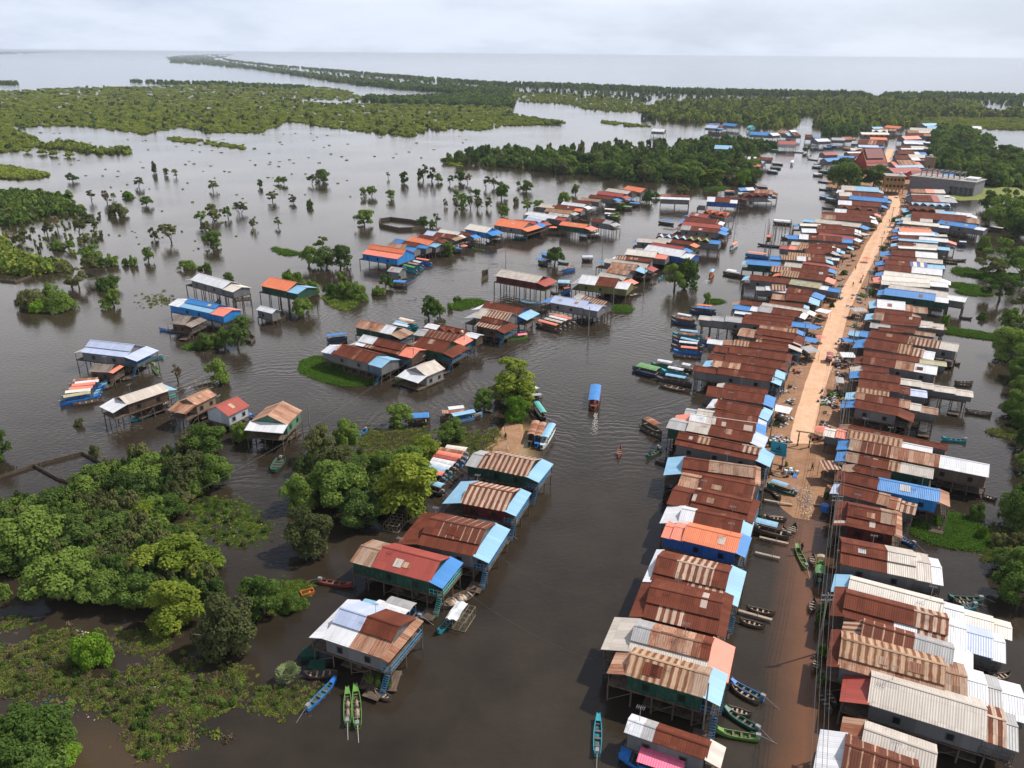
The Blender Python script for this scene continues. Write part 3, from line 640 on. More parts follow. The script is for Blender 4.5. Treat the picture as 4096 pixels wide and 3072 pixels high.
# ---------------------------------------------------------------- scattered masses (stuff)
def inpoly(px, py, P):
    c = False; n = len(P); j = n - 1
    for i in range(n):
        xi, yi = P[i]; xj, yj = P[j]
        if (yi > py) != (yj > py) and px < (xj - xi) * (py - yi) / (yj - yi) + xi: c = not c
        j = i
    return c
def scatter_px(blk, poly, n, seed, rag=0.0):
    r = random.Random(seed); P = [Z(blk, *p) for p in poly]; x0 = min(p[0] for p in P); x1 = max(p[0] for p in P); y0 = min(p[1] for p in P); y1 = max(p[1] for p in P); out = []; k = 0
    while len(out) < n and k < n * 40:
        k += 1; x = r.uniform(x0, x1); y = r.uniform(y0, y1)
        if inpoly(x, y, P): out.append((x + r.gauss(0, rag), y + r.gauss(0, rag * .25)))
    return out
GN = {}
def scatter_obj(name, pts, srcs, label, cat):
    """pts: (x,y,z, sx, sz, rot, idx)"""
    me = bpy.data.meshes.new(name); me.from_pydata([p[:3] for p in pts], [], []); A = me.attributes.new('scl', 'FLOAT_VECTOR', 'POINT'); A.data.foreach_set('vector', [c for p in pts for c in (p[3], p[3], p[4])])
    A = me.attributes.new('rz', 'FLOAT_VECTOR', 'POINT'); A.data.foreach_set('vector', [c for p in pts for c in (0, 0, p[5])]); A = me.attributes.new('idx', 'INT', 'POINT'); A.data.foreach_set('value', [int(p[6]) for p in pts])
    o = bpy.data.objects.new(name, me); COL.objects.link(o)
    key = tuple(s.name for s in srcs)
    if key not in GN:
        g = bpy.data.node_groups.new('scatter', 'GeometryNodeTree'); g.interface.new_socket('Geometry', in_out='INPUT', socket_type='NodeSocketGeometry'); g.interface.new_socket('Geometry', in_out='OUTPUT', socket_type='NodeSocketGeometry')
        gi = g.nodes.new('NodeGroupInput'); go = g.nodes.new('NodeGroupOutput'); jn = g.nodes.new('GeometryNodeJoinGeometry'); ip = g.nodes.new('GeometryNodeInstanceOnPoints')
        for s in srcs[::-1]:
            a = g.nodes.new('GeometryNodeObjectInfo'); a.transform_space = 'ORIGINAL'; a.inputs['Object'].default_value = s; b = g.nodes.new('GeometryNodeGeometryToInstance'); g.links.new(a.outputs['Geometry'], b.inputs[0]); g.links.new(b.outputs[0], jn.inputs[0])
        g.links.new(gi.outputs[0], ip.inputs['Points']); g.links.new(jn.outputs[0], ip.inputs['Instance']); ip.inputs['Pick Instance'].default_value = True
        for nm_, ty, sk in (('scl', 'FLOAT_VECTOR', 'Scale'), ('rz', 'FLOAT_VECTOR', 'Rotation'), ('idx', 'INT', 'Instance Index')):
            q = g.nodes.new('GeometryNodeInputNamedAttribute'); q.data_type = ty; q.inputs[0].default_value = nm_; g.links.new(q.outputs[0], ip.inputs[sk])
        g.links.new(ip.outputs[0], go.inputs[0]); GN[key] = g
    md = o.modifiers.new('scatter', 'NODES'); md.node_group = GN[key]
    return tag(o, label, cat, kind='stuff')
def mass(name, blk, poly, n, srcs, label, cat='trees', hgt=(4, 7), wmin=2.2, rag=3, seed=1, kpx=9, aspect=1.0, cap=60, flat=None):
    pts = []
    r = random.Random(seed)
    for x, y in scatter_px(blk, poly, n, seed, rag):
        P = G(x, y, 0); dd = DEP(P)
        if dd > 40000: continue
        wr = max(wmin * r.uniform(.7, 1.35), r.uniform(.6, 1.3) * kpx / 2 * dd / FPX); wr = min(wr, cap)
        h = r.uniform(*hgt); h = h * (1.0 if wr < 8 else 1.1); pts.append((P.x, P.y, h * .13, wr * 1.15, h * 1.1, r.uniform(0, 6.28), r.randrange(len(srcs))))
    return scatter_obj(name, pts, srcs, label, cat)

# ---------------------------------------------------------------- water, land, road
def sheet(name, poly, mat, z, kind='structure'):
    me = bpy.data.meshes.new(name); me.from_pydata([(p[0], p[1], z) for p in poly], [], [tuple(range(len(poly)))]); me.materials.append(mat); me.update(); o = bpy.data.objects.new(name, me); COL.objects.link(o); o['kind'] = kind; return o
def mat_water():
    m, nt, out = newmat('lake_water'); t = N(nt, 'ShaderNodeNewGeometry'); pos = t.outputs['Position']
    s = N(nt, 'ShaderNodeSeparateXYZ'); nt.links.new(pos, s.inputs[0])
    big = noise(nt, pos, .012, 4.0, .6); mid = noise(nt, pos, .11, 4.0, .6)
    c = mixc(nt, ramp(nt, mth(nt, 'ADD', mth(nt, 'MULTIPLY', big, .6), mth(nt, 'MULTIPLY', mid, .4)), .38, .62), (.020, .0155, .0105), (.040, .031, .0215))
    # muddy shallows above the drowned end of the street and off the spit
    for (pa, pb, r0, r1, col, amt) in MUD:
        ax, ay = pa; bx, by = pb; dx, dy = bx - ax, by - ay; L2 = dx * dx + dy * dy
        px_ = mth(nt, 'SUBTRACT', s.outputs[0], ax); py_ = mth(nt, 'SUBTRACT', s.outputs[1], ay)
        tt = mth(nt, 'DIVIDE', mth(nt, 'ADD', mth(nt, 'MULTIPLY', px_, dx), mth(nt, 'MULTIPLY', py_, dy)), L2, clamp=True)
        ex = mth(nt, 'SUBTRACT', px_, mth(nt, 'MULTIPLY', tt, dx)); ey = mth(nt, 'SUBTRACT', py_, mth(nt, 'MULTIPLY', tt, dy))
        dist = mth(nt, 'SQRT', mth(nt, 'ADD', mth(nt, 'MULTIPLY', ex, ex), mth(nt, 'MULTIPLY', ey, ey)))
        dist = mth(nt, 'ADD', dist, mth(nt, 'MULTIPLY', mth(nt, 'SUBTRACT', mid, .5), r1 * .9))
        f = mth(nt, 'SUBTRACT', 1.0, ramp(nt, dist, r0, r1)); f = mth(nt, 'MULTIPLY', f, mth(nt, 'MULTIPLY_ADD', big, .5, amt - .25)); c = mixc(nt, f, c, col)
    wv = noise(nt, comb(nt, mth(nt, 'MULTIPLY_ADD', s.outputs[0], .9, mth(nt, 'MULTIPLY', s.outputs[1], .45)), mth(nt, 'MULTIPLY_ADD', s.outputs[1], 1.5, mth(nt, 'MULTIPLY', s.outputs[0], -.5))), .95, 3.0, .55)
    gust = ramp(nt, noise(nt, pos, .018, 3.0, .5), .35, .62)
    rough = mth(nt, 'MULTIPLY_ADD', gust, .05, .03)
    df = N(nt, 'ShaderNodeBsdfDiffuse'); nt.links.new(c, df.inputs[0]); gl = N(nt, 'ShaderNodeBsdfGlossy'); nt.links.new(rough, gl.inputs['Roughness']); gl.inputs[0].default_value = (1, 1, 1, 1)
    fr = N(nt, 'ShaderNodeFresnel', i_IOR=1.345); p = N(nt, 'ShaderNodeMixShader'); ln(nt, fr, 0, p, 0); ln(nt, df, 0, p, 1); ln(nt, gl, 0, p, 2); ln(nt, p, 0, out, 0)
    b1 = N(nt, 'ShaderNodeBump', i_Distance=.20); nt.links.new(wv, b1.inputs['Height']); nt.links.new(mth(nt, 'MULTIPLY_ADD', gust, .22, .12), b1.inputs['Strength'])
    rings = None
    for (cx, cy, rr_, wl) in RINGS:
        ex = mth(nt, 'SUBTRACT', s.outputs[0], cx); ey = mth(nt, 'SUBTRACT', s.outputs[1], cy); dd = mth(nt, 'SQRT', mth(nt, 'ADD', mth(nt, 'MULTIPLY', ex, ex), mth(nt, 'MULTIPLY', ey, ey)))
        dd2 = mth(nt, 'ADD', dd, mth(nt, 'MULTIPLY', mid, 9.0)); sn = mth(nt, 'SINE', mth(nt, 'MULTIPLY', dd2, 2 * math.pi / wl)); am = mth(nt, 'MULTIPLY', mth(nt, 'MULTIPLY', ramp(nt, dd, rr_ * .12, rr_ * .6), mth(nt, 'SUBTRACT', 1.0, ramp(nt, dd, rr_ * .5, rr_))), ramp(nt, mth(nt, 'ADD', mth(nt, 'MULTIPLY', big, .4), mth(nt, 'MULTIPLY', mid, .6)), .38, .66)); v_ = mth(nt, 'MULTIPLY', sn, am); rings = v_ if rings is None else mth(nt, 'ADD', rings, v_)
    b3 = N(nt, 'ShaderNodeBump', i_Distance=.05, i_Strength=.75); nt.links.new(rings, b3.inputs['Height']); ln(nt, b1, 0, b3, 'Normal'); b1 = b3
    b2 = N(nt, 'ShaderNodeBump', i_Distance=.8, i_Strength=.05); nt.links.new(noise(nt, pos, .16, 2.0, .5), b2.inputs['Height']); ln(nt, b1, 0, b2, 'Normal'); ln(nt, b2, 0, gl, 'Normal'); ln(nt, b2, 0, df, 'Normal'); ln(nt, b1, 0, fr, 'Normal')
    return m
def gp(b, x, y, z=0): v = G(*Z(b, x, y), z); return (v.x, v.y)
MUD = [(gp(0, 3225, 2060), gp(0, 3215, 3072), .3, 4.8, (.15, .068, .034), .85), (gp(9, 1790, 215), gp(9, 1840, 60), .6, 5.0, (.28, .19, .09), .9),
       (gp(12, 620, 1300), gp(12, 900, 1420), 1.0, 7.0, (.09, .06, .03), .5), (gp(4, 1900, 1400), gp(4, 2080, 1300), .5, 5, (.08, .055, .02), .7)]
RINGS = [(*gp(0, 1090, 1640), 45, 2.1), (*gp(0, 2050, 1180), 60, 2.3), (*gp(0, 2430, 1500), 55, 1.9), (*gp(0, 2640, 900), 60, 2.6), (*gp(0, 1750, 1300), 50, 2.0)]
water = sheet('water', [(-60000, -300), (60000, -300), (60000, 60000), (-60000, 60000)], mat_water(), 0)
def mat_dirt(key, c1, c2, c3, litter=.0):
    m, nt, out = newmat(key); t = N(nt, 'ShaderNodeNewGeometry'); pos = t.outputs['Position']
    n1 = noise(nt, pos, .35, 5.0, .65); n2 = noise(nt, pos, 2.2, 4.0, .7); c = mixc(nt, ramp(nt, n1, .35, .65), c1, c2); c = mixc(nt, ramp(nt, n2, .5, .8), c, c3)
    p = pbsdf(nt, out, c, .9, .15); bp = N(nt, 'ShaderNodeBump', i_Strength=.5, i_Distance=.15); nt.links.new(n2, bp.inputs['Height']); ln(nt, bp, 0, p, 'Normal'); return m
M_ROAD = mat_dirt('laterite_road', (.57, .34, .21), (.66, .43, .29), (.42, .245, .145)); M_BANK = mat_dirt('brown_bank', (.25, .135, .075), (.34, .19, .11), (.14, .08, .05)); M_SAND = mat_dirt('sandy_spit', (.33, .19, .115), (.25, .145, .08), (.14, .10, .045))
M_GRASSL = mat_dirt('grassy_ground', (.13, .16, .04), (.19, .21, .06), (.22, .17, .09))
ROAD = [(3552, 3593, 784), (3563, 3601, 816), (3551, 3597, 842), (3536, 3589, 869), (3508, 3567, 913), (3467, 3530, 974), (3435, 3492, 1047), (3390, 3453, 1120), (3319, 3395, 1245), (3278, 3359, 1375), (3222, 3305, 1534), (3198, 3280, 1610), (3171, 3259, 1701), (3160, 3250, 1775)]
BANKX = ROAD + [(3148, 3262, 1853), (3165, 3272, 1937), (3180, 3270, 2064), (3185, 3260, 2160)]
def strip(name, rows, mat):
    v = [p for r in rows for p in r]; n = len(rows[0]); f = [(i * n + j, i * n + j + 1, (i + 1) * n + j + 1, (i + 1) * n + j) for i in range(len(rows) - 1) for j in range(n - 1)]
    me = bpy.data.meshes.new(name); me.from_pydata(v, [], f); me.materials.append(mat); me.update(); o = bpy.data.objects.new(name, me); COL.objects.link(o); o['kind'] = 'structure'; return o
def densify(rows, k=5):
    out = []
    for a, b in zip(rows, rows[1:]):
        for i in range(k): t = i / k; out.append(tuple(x + (y - x) * t for x, y in zip(a, b)))
    return out + [rows[-1]]
def bankrows():
    rows = []; rr = random.Random(3)
    for xl, xr, y in densify(BANKX):
        zr = 1.0 if y < 1790 else max(-.25, 1.0 - (y - 1790) / 300)
        A = G(xl, y, max(zr, 0)); B = G(xr, y, max(zr, 0)); C = (A + B) / 2; d = (B - A); d.z = 0; hw = d.length / 2; d.normalize(); row = []
        for o_, z in ((-hw - 17, -.7), (-hw - 10, .25), (-hw - 5, .5), (-hw - 1.5, .8), (-hw - .3, .93), (0, .96), (hw + .3, .93), (hw + 1.5, .8), (hw + 5, .5), (hw + 9, .2), (hw + 16, -.7)):
            p = C + d * o_; row.append((p.x, p.y, z + (zr - 1.0) + rr.uniform(-.07, .07) * (abs(o_) > hw + 1) - (0 if y < 1800 else .0)))
        rows.append(row)
    return rows
bank = strip('ground', bankrows(), M_BANK); struct(bank, 'brown earth bank carrying the village street', 'ground')
rr_ = random.Random(5); rows = []
for xl, xr, y in densify(ROAD):
    A = G(xl, y, 1.0); B = G(xr, y, 1.0); d = B - A; a = A - d * rr_.uniform(0, .03); b = B + d * rr_.uniform(0, .03); rows.append([(a.x, a.y, .985), ((A.x + B.x) / 2, (A.y + B.y) / 2, 1.03), (b.x, b.y, .985)])
struct(strip('road', rows, M_ROAD), 'pale orange dirt street running through the village', 'road')
rows = [[(*gp(18, xa, y, .6), .62), (*gp(18, xb, y, .6), .62)] for xa, xb, y in ((612, 722, 612), (655, 735, 560), (672, 752, 510), (690, 770, 462))]
struct(strip('road', rows, M_ROAD), 'far stretch of dirt street beyond the temple', 'road')
def mound(name, blk, poly, mat, h=.5, label='', seed=0, kind='structure', cat='ground', inner=.82):
    rr = random.Random(seed); P = [gp(blk, *p) for p in poly]
    # subdivide the outline and roughen it
    Q = []
    for i in range(len(P)):
        a = P[i]; b = P[(i + 1) % len(P)]; L = math.hypot(b[0] - a[0], b[1] - a[1])
        for k in range(4): t = k / 4; Q.append((a[0] + (b[0] - a[0]) * t + rr.uniform(-.04, .04) * L, a[1] + (b[1] - a[1]) * t + rr.uniform(-.04, .04) * L))
    cx = sum(q[0] for q in Q) / len(Q); cy = sum(q[1] for q in Q) / len(Q); n = len(Q); v = [(q[0], q[1], -.15) for q in Q] + [(cx + (q[0] - cx) * inner, cy + (q[1] - cy) * inner, h * rr.uniform(.7, 1.2)) for q in Q] + [(cx, cy, h)]
    f = [(i, (i + 1) % n, n + (i + 1) % n, n + i) for i in range(n)] + [(n + i, n + (i + 1) % n, 2 * n) for i in range(n)]
    me = bpy.data.meshes.new(name); me.from_pydata(v, [], f); me.materials.append(mat); me.update(); o = bpy.data.objects.new(name, me); COL.objects.link(o)
    o['kind'] = kind; o['label'] = label; o['category'] = cat; return o
def tuft_pts(blk, poly, n, seed, size, rag=4, z=0.0, clump=0):
    r = random.Random(seed); out = []; P0 = scatter_px(blk, poly, n if not clump else max(4, n // clump), seed, rag)
    if clump:
        Q = []
        for x, y in P0:
            sx = r.uniform(6, 42); sy = sx * .4; k = r.randint(clump // 3, clump * 2)
            for _ in range(k): Q.append((x + r.gauss(0, sx), y + r.gauss(0, sy)))
        P0 = Q
    for x, y in P0:
        P = G(x, y, z); s = size * r.uniform(.5, 1.5); out.append((P.x, P.y, z, s, s * r.uniform(.5, 1.2), r.uniform(0, 6.28), r.randrange(3)))
    return out
# ================================================================ THE VILLAGE
# ---- channel side of the street (left row), near -> far; crop pixels: near eave left, right, ridge height at left end
SL = "the street's left row"
autorow(1, [
 (205, 1350, 915, 1595, 'w20g15r65', 1235, dict(awr='G120', ez=3.3, fl=1.0, wall='g', stilts=True, rail='')),
 (205, 855, 900, 1060, 'T78t22', 665, dict(awl='q150', awr='l130', wall='e', skirt=0)),
 (235, 655, 915, 835, 'g22q66r12', 430, dict(awl='G230', awr='c180', skirt=.24, sks='G1', wall='g')),
 (360, 360, 1005, 515, 'r', 95, dict(awl='r110', awr='r70', skirt=.26, sks='r18s38r44', wall='m')),
 (425, 60, 1060, 215, 'r28s52r20', -165, dict(awl='w60', awr='l120', skirt=.2, sks='r50s50', wall='b')),
], SL)
house(3, 535, 1330, 1055, 1455, 'o', 1185, awl='c110c90', awr='b85', wall='b', rail='B', row=SL)
autorow(3, [
 (500, 1165, 1090, 1290, 'w23r77', 1022, dict(awl='w170', awr='l90', wall='g')),
 (605, 1025, 1150, 1150, 'r', 850, dict(awl='r215', awr='r60', skirt=.2, sks='r')),
 (695, 850, 1215, 955, 'r88S12', 712, dict(awl='q200')),
 (530, 700, 1232, 800, 'r36t64', 545, dict(awl='l160', awr='q50', skirt=.2, sks='r')),
 (465, 420, 1250, 580, 'r25T15r38s22', 300, dict(awr='l120', skirt=.26, sks='r')),
 (575, 290, 1195, 410, 'G34r66', 195, dict(awl='g190', awr='p120', wall='e')),
 (600, 225, 1235, 315, 'w25G15r60', 130, dict(awl='c145', awr='b95')),
 (840, 180, 1255, 240, 'r', 95, dict(awl='G170g110', awr='p80', ez=4.3)),
], SL)
autorow(5, [
 (985, 1470, 1480, 1570, 'r', 1370, dict(awl='w90', awr='l100')),
 (890, 1335, 1530, 1430, 'r', 1225, dict(awl='', awr='b110')),
 (1090, 1260, 1575, 1330, 'r', 1195, dict(awl='G90')),
 (1010, 1090, 1620, 1185, 'r', 1015, dict(awl='r270', awr='l100', wall='g')),
 (950, 1010, 1650, 1120, 'q45r55', 935, dict(awl='l100', awr='l110')),
 (1095, 945, 1720, 1040, 'r', 868, dict(awl='r190', awr='r70')),
 (1140, 860, 1775, 950, 'r', 778, dict(awl='r170', awr='r50')),
 (1195, 775, 1800, 850, 'T28r72', 712, dict(awl='q110w180')),
 (1440, 745, 1795, 800, 'T20r80', 712, dict(awr='G150')),
 (1430, 690, 1855, 755, 'r', 585, dict(awl='q190', awr='r90', skirt=.2, sks='r')),
 (1480, 600, 1905, 650, 'q72T28', 548, dict(awr='b80')),
 (1100, 510, 1780, 590, 'g28r72', 450, dict(awl='g150G140', wall='g', awr='r60')),
 (1310, 500, 1840, 560, 'r', 432, dict(awr='b190')),
 (1400, 440, 1870, 500, 'r', 405, dict(awl='w190')),
 (1465, 400, 1930, 470, 'g32r68', 335, dict(awl='w90b190', awr='w60')),
 (1500, 345, 2010, 425, 'G', 305, dict(awr='w80')),
 (1270, 325, 1500, 350, 'r', 278, dict(awl='t90', wall='e')),
 (1590, 325, 1975, 365, 'r', 285, dict(awr='l60')),
 (1770, 275, 2030, 305, 'r', 195, dict(awl='q150', awr='l110', wall='e')),
 (1780, 195, 2060, 235, 'r', 130, dict(awl='w220', awr='b120')),
 (1620, 165, 1780, 175, 's', 105, dict(awl='w60g100')),
 (1810, 100, 2150, 150, 'y', 45, dict(awr='w80b130')),
 (1370, 50, 1810, 100, 'r', -5, dict(awl='l80', awr='S120')),
], SL)
autorow(7, [
 (1640, 1430, 2212, 1500, 'T40r60', 1360, dict(awl='o90', awr='c110')),
 (1520, 1375, 2240, 1440, 's35r65', 1305, {}),
 (1220, 1285, 1645, 1320, 'b', 1225, dict(awl='l60', wall='e', awr='r90')),
 (1690, 1310, 2250, 1375, 'G40r60', 1258, dict(awr='b90')),
 (1925, 1275, 2230, 1315, 'R', 1252, dict(awr='R120')),
 (1660, 1225, 2230, 1265, 'T35w20r45', 1170, dict(awl='b140', awr='l90')),
 (1740, 1170, 2210, 1210, 'T60r40', 1130, dict(awr='g80w90')),
 (1850, 1100, 2290, 1150, 'T30r70', 1035, dict(awl='c100R120', awr='g70')),
 (1780, 1040, 2300, 1085, 'G22q20r58', 1000, dict(awr='w100')),
], SL)
autorow(8, [
 (60, 900, 325, 905, 'r', 850, dict(awr='w90')),
 (75, 855, 360, 880, 'r', 820, dict(awr='l80')),
 (130, 820, 470, 845, 'r', 790, dict(awr='l60')),
 (-10, 755, 415, 785, 'w22r78', 705, dict(awl='b110', awr='b100')),
 (175, 720, 530, 765, 'R', 690, dict(awr='w60')),
 (20, 690, 540, 710, 'w28r72', 650, dict(awr='G70')),
 (165, 655, 540, 685, 'S20r80', 615, dict(awr='w60')),
 (0, 625, 420, 640, 'W50r50', 600, dict(awl='b60')),
 (135, 590, 590, 642, 'G', 555, dict(awl='l110', awr='b70')),
 (200, 555, 700, 592, 't30r70', 512, dict(awr='W70')),
 (215, 515, 690, 545, 'r', 485, dict(awr='w60')),
 (340, 490, 735, 520, 'w30r70', 455, dict(awr='c60')),
 (380, 450, 755, 488, 'r', 415, dict(cross='rrr')),
 (375, 415, 805, 440, 'w32r68', 372, dict(cross='', awr='b60')),
 (480, 362, 860, 395, 'b', 325, dict(awl='r90', awr='b30')),
 (390, 330, 830, 345, 'G30r70', 290, dict(awr='b50')),
 (355, 300, 640, 325, 'w25r75', 268, {}),
 (405, 270, 775, 292, 'G38l62', 225, dict(awr='l50')),
], SL)
# ---- far side of the street (right row)
SR = "the street's right row"
autorow(2, [
 (345, 1700, 1000, 1930, 'S', 1445, dict(awl='w210')),
 (518, 1490, 1160, 1720, 'G', 1312, dict(awl='q180')),
 (578, 1110, 1600, 1425, 'G', 860, dict(awl='R215', awr='s150g90', wall='g')),
 (322, 790, 1245, 1045, 'T', 540, dict(awl='r85', awr='t170w150g110w170', skirt=.2, sks='q')),
 (505, 570, 1310, 812, 'S58g42', 402, dict(awl='s150', awr='w160')),
 (358, 355, 1265, 600, 'r67s33', 150, dict(awl='r95', awr='w140p200w90', skirt=.2, sks='r50w22s28')),
 (405, 150, 1225, 372, 'W', 28, dict(awl='l130', awr='w160W220W130', wall='G')),
], SR, rail='')
autorow(4, [
 (380, 1555, 1110, 1700, 'r62G38', 1345, dict(awl='r5', awr='G130w95', skirt=.3, sks='r62G38', wall='g')),
 (430, 1190, 905, 1290, 'r68t32', 988, dict(awl='r110', awr='q60', skirt=.26, sks='r', wall='m')),
 (350, 890, 830, 1010, 'r78q22', 793, dict(awl='p65', awr='q95s140')),
 (385, 768, 730, 848, 'r', 675, dict(awl='r60')),
 (732, 852, 1325, 972, 'b', 745, dict(wall='B', awr='q90')),
 (505, 680, 855, 755, 'r', 615, dict(awl='t105')),
 (425, 580, 1260, 750, 't15r35T13G37', 492, dict(awl='b90', wall='e')),
 (455, 470, 1790, 735, 't9S22q35w34', 360, dict(awl='b105', wall='N')),
 (440, 365, 960, 465, 'T', 278, dict(awl='c100W110', awr='w260')),
 (455, 280, 1400, 480, 'r', 235, dict(awl='t90')),
], SR, rail='')
autorow(6, [
 (590, 1465, 1080, 1560, 'r', 1370, dict(awl='b140', awr='r160', wall='g')),
 (600, 1375, 1215, 1480, 'q18r62q20', 1290, dict(awl='l100', awr='G110t170')),
 (620, 1290, 985, 1345, 'T', 1235, {}),
 (640, 1235, 1100, 1300, 'r', 1150, dict(awr='r110p170')),
 (655, 1135, 1110, 1200, 'r65r35', 1058, dict(awl='b100', awr='G215G120G215G165')),
 (685, 1055, 985, 1090, 'r', 1000, dict(awl='G115')),
 (682, 975, 1510, 1108, 'r45q25w30', 888, dict(awl='r90', wall='g')),
 (700, 890, 1322, 968, 'r', 832, dict(awr='y270')),
 (700, 800, 1220, 885, 'r72T28', 695, dict(awl='b110', awr='s120w110')),
 (755, 685, 1740, 850, 'r45s35G20', 605, dict(awl='b100l120', wall='g')),
 (868, 610, 1140, 640, 'r', 578, {}),
 (768, 580, 1270, 650, 'g45r55', 528, dict(awr='t200')),
 (890, 540, 1325, 570, 'r', 510, dict(awr='G100t180')),
 (805, 490, 1330, 560, 't22r78', 408, dict(awl='l85', awr='G120G110')),
 (818, 405, 1235, 460, 'r', 362, dict(awr='t90')),
 (850, 360, 1165, 392, 'w', 268, dict(awl='l75', awr='q80t150')),
 (925, 218, 1495, 288, 'b', 142, dict(awl='b70', awr='w130', wall='e')),
 (960, 165, 1620, 265, 'G', 98, dict(awr='w180', wall='g')),
 (900, 105, 1440, 140, 'G', 60, {}),
], SR, rail='')
autorow(8, [
 (808, 1175, 1290, 1215, 'W', 1112, dict(awl='c70', awr='w160')),
 (820, 1115, 1390, 1180, 'W', 1068, dict(awl='b75', awr='w90')),
 (835, 1062, 1405, 1118, 'r47w53', 1002, dict(awl='m60')),
 (840, 1005, 1260, 1035, 'r60z40', 957, dict(awl='b80', awr='l160')),
 (880, 955, 1410, 1003, 'r52G48', 918, dict(awl='m60')),
 (895, 912, 1360, 950, 'r53w47', 858, dict(awl='b90')),
 (972, 845, 1352, 866, 'W', 822, dict(awl='r60')),
 (965, 822, 1360, 855, 'r40G60', 782, dict(awl='l60', awr='l110')),
 (970, 768, 1365, 798, 'l', 748, dict(awl='m60')),
 (970, 745, 1460, 790, 'r42w58', 712, dict(awl='b60', awr='c80')),
 (975, 712, 1335, 724, 'w', 684, dict(awl='m60', awr='G120')),
 (980, 680, 1300, 702, 'o', 640, dict(awl='b55', awr='b80')),
 (1000, 645, 1290, 658, 'q', 632, dict(awl='l50')),
 (1010, 602, 1372, 636, 'W', 572, dict(awl='b50', awr='w90')),
 (1352, 602, 1720, 655, 'b', 567, dict(awr='w90')),
 (1000, 570, 1310, 592, 'G30r30G40', 540, dict(awl='l50')),
 (1095, 545, 1640, 590, 'r', 482, dict(awl='a50', awr='t120', cross='')),
 (1370, 510, 1695, 538, 'l50w50', 476, dict(awr='w50')),
 (1080, 482, 1340, 496, 'r', 430, dict(awl='l50', awr='g90', cross='rrr')),
 (1110, 430, 1490, 446, 'l', 390, dict(cross='rrggg', awl='r40')),
 (1120, 382, 1455, 392, 'r60R20g20', 318, dict(awr='g100', cross='')),
 (1100, 326, 1480, 342, 'G60w40', 308, dict(awl='b45', awr='w60')),
 (1098, 296, 1440, 306, 'q45c25G30', 258, {}),
], SR, rail='')
# ---- the rows beyond the temple
FL = "the row left of the far street"; FRR = "the row right of the far street"
autorow(18, [
 (330, 582, 535, 600, 'p', 552, dict(awr='l30')), (30, 602, 230, 592, 'b', 565, {}), (300, 552, 590, 548, 'r', 508, dict(awr='w60')), (140, 556, 330, 560, 'b', 536, {}), (0, 530, 150, 526, 'R', 498, {}),
 (270, 522, 440, 520, 'w', 492, {}), (430, 508, 600, 500, 'r', 462, dict(awl='G40')), (290, 478, 430, 480, 'G', 450, dict(awr='w40')), (375, 440, 600, 446, 'p', 414, dict(awr='b60')),
 (360, 402, 650, 418, 'r40q30r30', 350, dict(awl='g70')), (75, 362, 220, 366, 'g', 336, {}), (500, 355, 690, 362, 'o', 328, {}), (225, 352, 350, 356, 'q', 330, {}), (420, 325, 720, 328, 'r', 300, dict(cross='rrrrr')),
 (410, 300, 720, 302, 'W', 275, {}), (525, 270, 700, 275, 'W', 246, dict(cross='GG')), (600, 252, 790, 262, 'q', 230, {}), (540, 238, 660, 238, 'l', 214, {}), (650, 220, 820, 236, 'o', 196, {})], FL, ez=4.5)
autorow(18, [
 (770, 732, 1110, 722, 'R', 668, {}), (800, 676, 1110, 668, 'l', 645, dict(awl='R40')), (830, 640, 1030, 642, 'q', 572, dict(awl='o60', awr='o60')), (970, 588, 1065, 588, 'w', 558, dict(awr='m60')), (940, 556, 1130, 560, 'G', 520, dict(awr='g60')),
 (790, 572, 940, 576, 'r', 528, {}), (820, 515, 1000, 518, 'r', 472, dict(awr='w60b80')), (850, 466, 1100, 466, 'w', 452, {}), (840, 450, 1115, 455, 'r45G55', 425, dict(awr='g90')), (885, 404, 1040, 406, 'w', 376, dict(awr='w60')),
 (880, 384, 1120, 392, 'p', 362, dict(awr='w50')), (890, 356, 1080, 350, 'c', 320, dict(awr='l40')), (910, 312, 1180, 320, 'r70T30', 282, {}), (920, 280, 1180, 284, 'T50G50', 256, {}), (940, 252, 1190, 262, 'G', 222, {}),
 (1140, 236, 1285, 240, 'l', 205, {}), (1115, 205, 1270, 200, 'l', 178, {})], FRR, ez=4.5)
# ---- row on the near left bank of the channel
NB = 'the near left bank of the channel'
def H(blk, *a, **k): return house(blk, *a, **k)
H(10, 440, 600, 1020, 795, 'p47r53', 305, awl='w140', awr='q70', skirt=.3, sks='w45q55', wall='g', rail='B', ez=4.3, lab='big house with grey and rust roof above the plant-covered raft')
H(9, 710, 1045, 1145, 1160, 'R', 893, awl='t190', awr='b100', wall='e', rail='T', lab='dark green stilt house with plain red roof and bright blue porch')
H(9, 1040, 880, 1470, 970, 'r26S74', 685, awl='r160', awr='l110', skirt=.24, sks='r', wall='g', rail='B', lab='long rust roofed house with a light blue roof wrapping its corner')
H(9, 1365, 575, 1700, 640, 's', 437, awl='l140', awr='l80', wall='m', rail='B', lab='dark red stilt house, striped rust roof, light blue porches at both ends')
H(9, 1540, 318, 1860, 385, 's', 197, awl='s60g100', awr='l90', wall='e', rail='B', lab='striped roof house with grey cross roof beside the sandy spit')
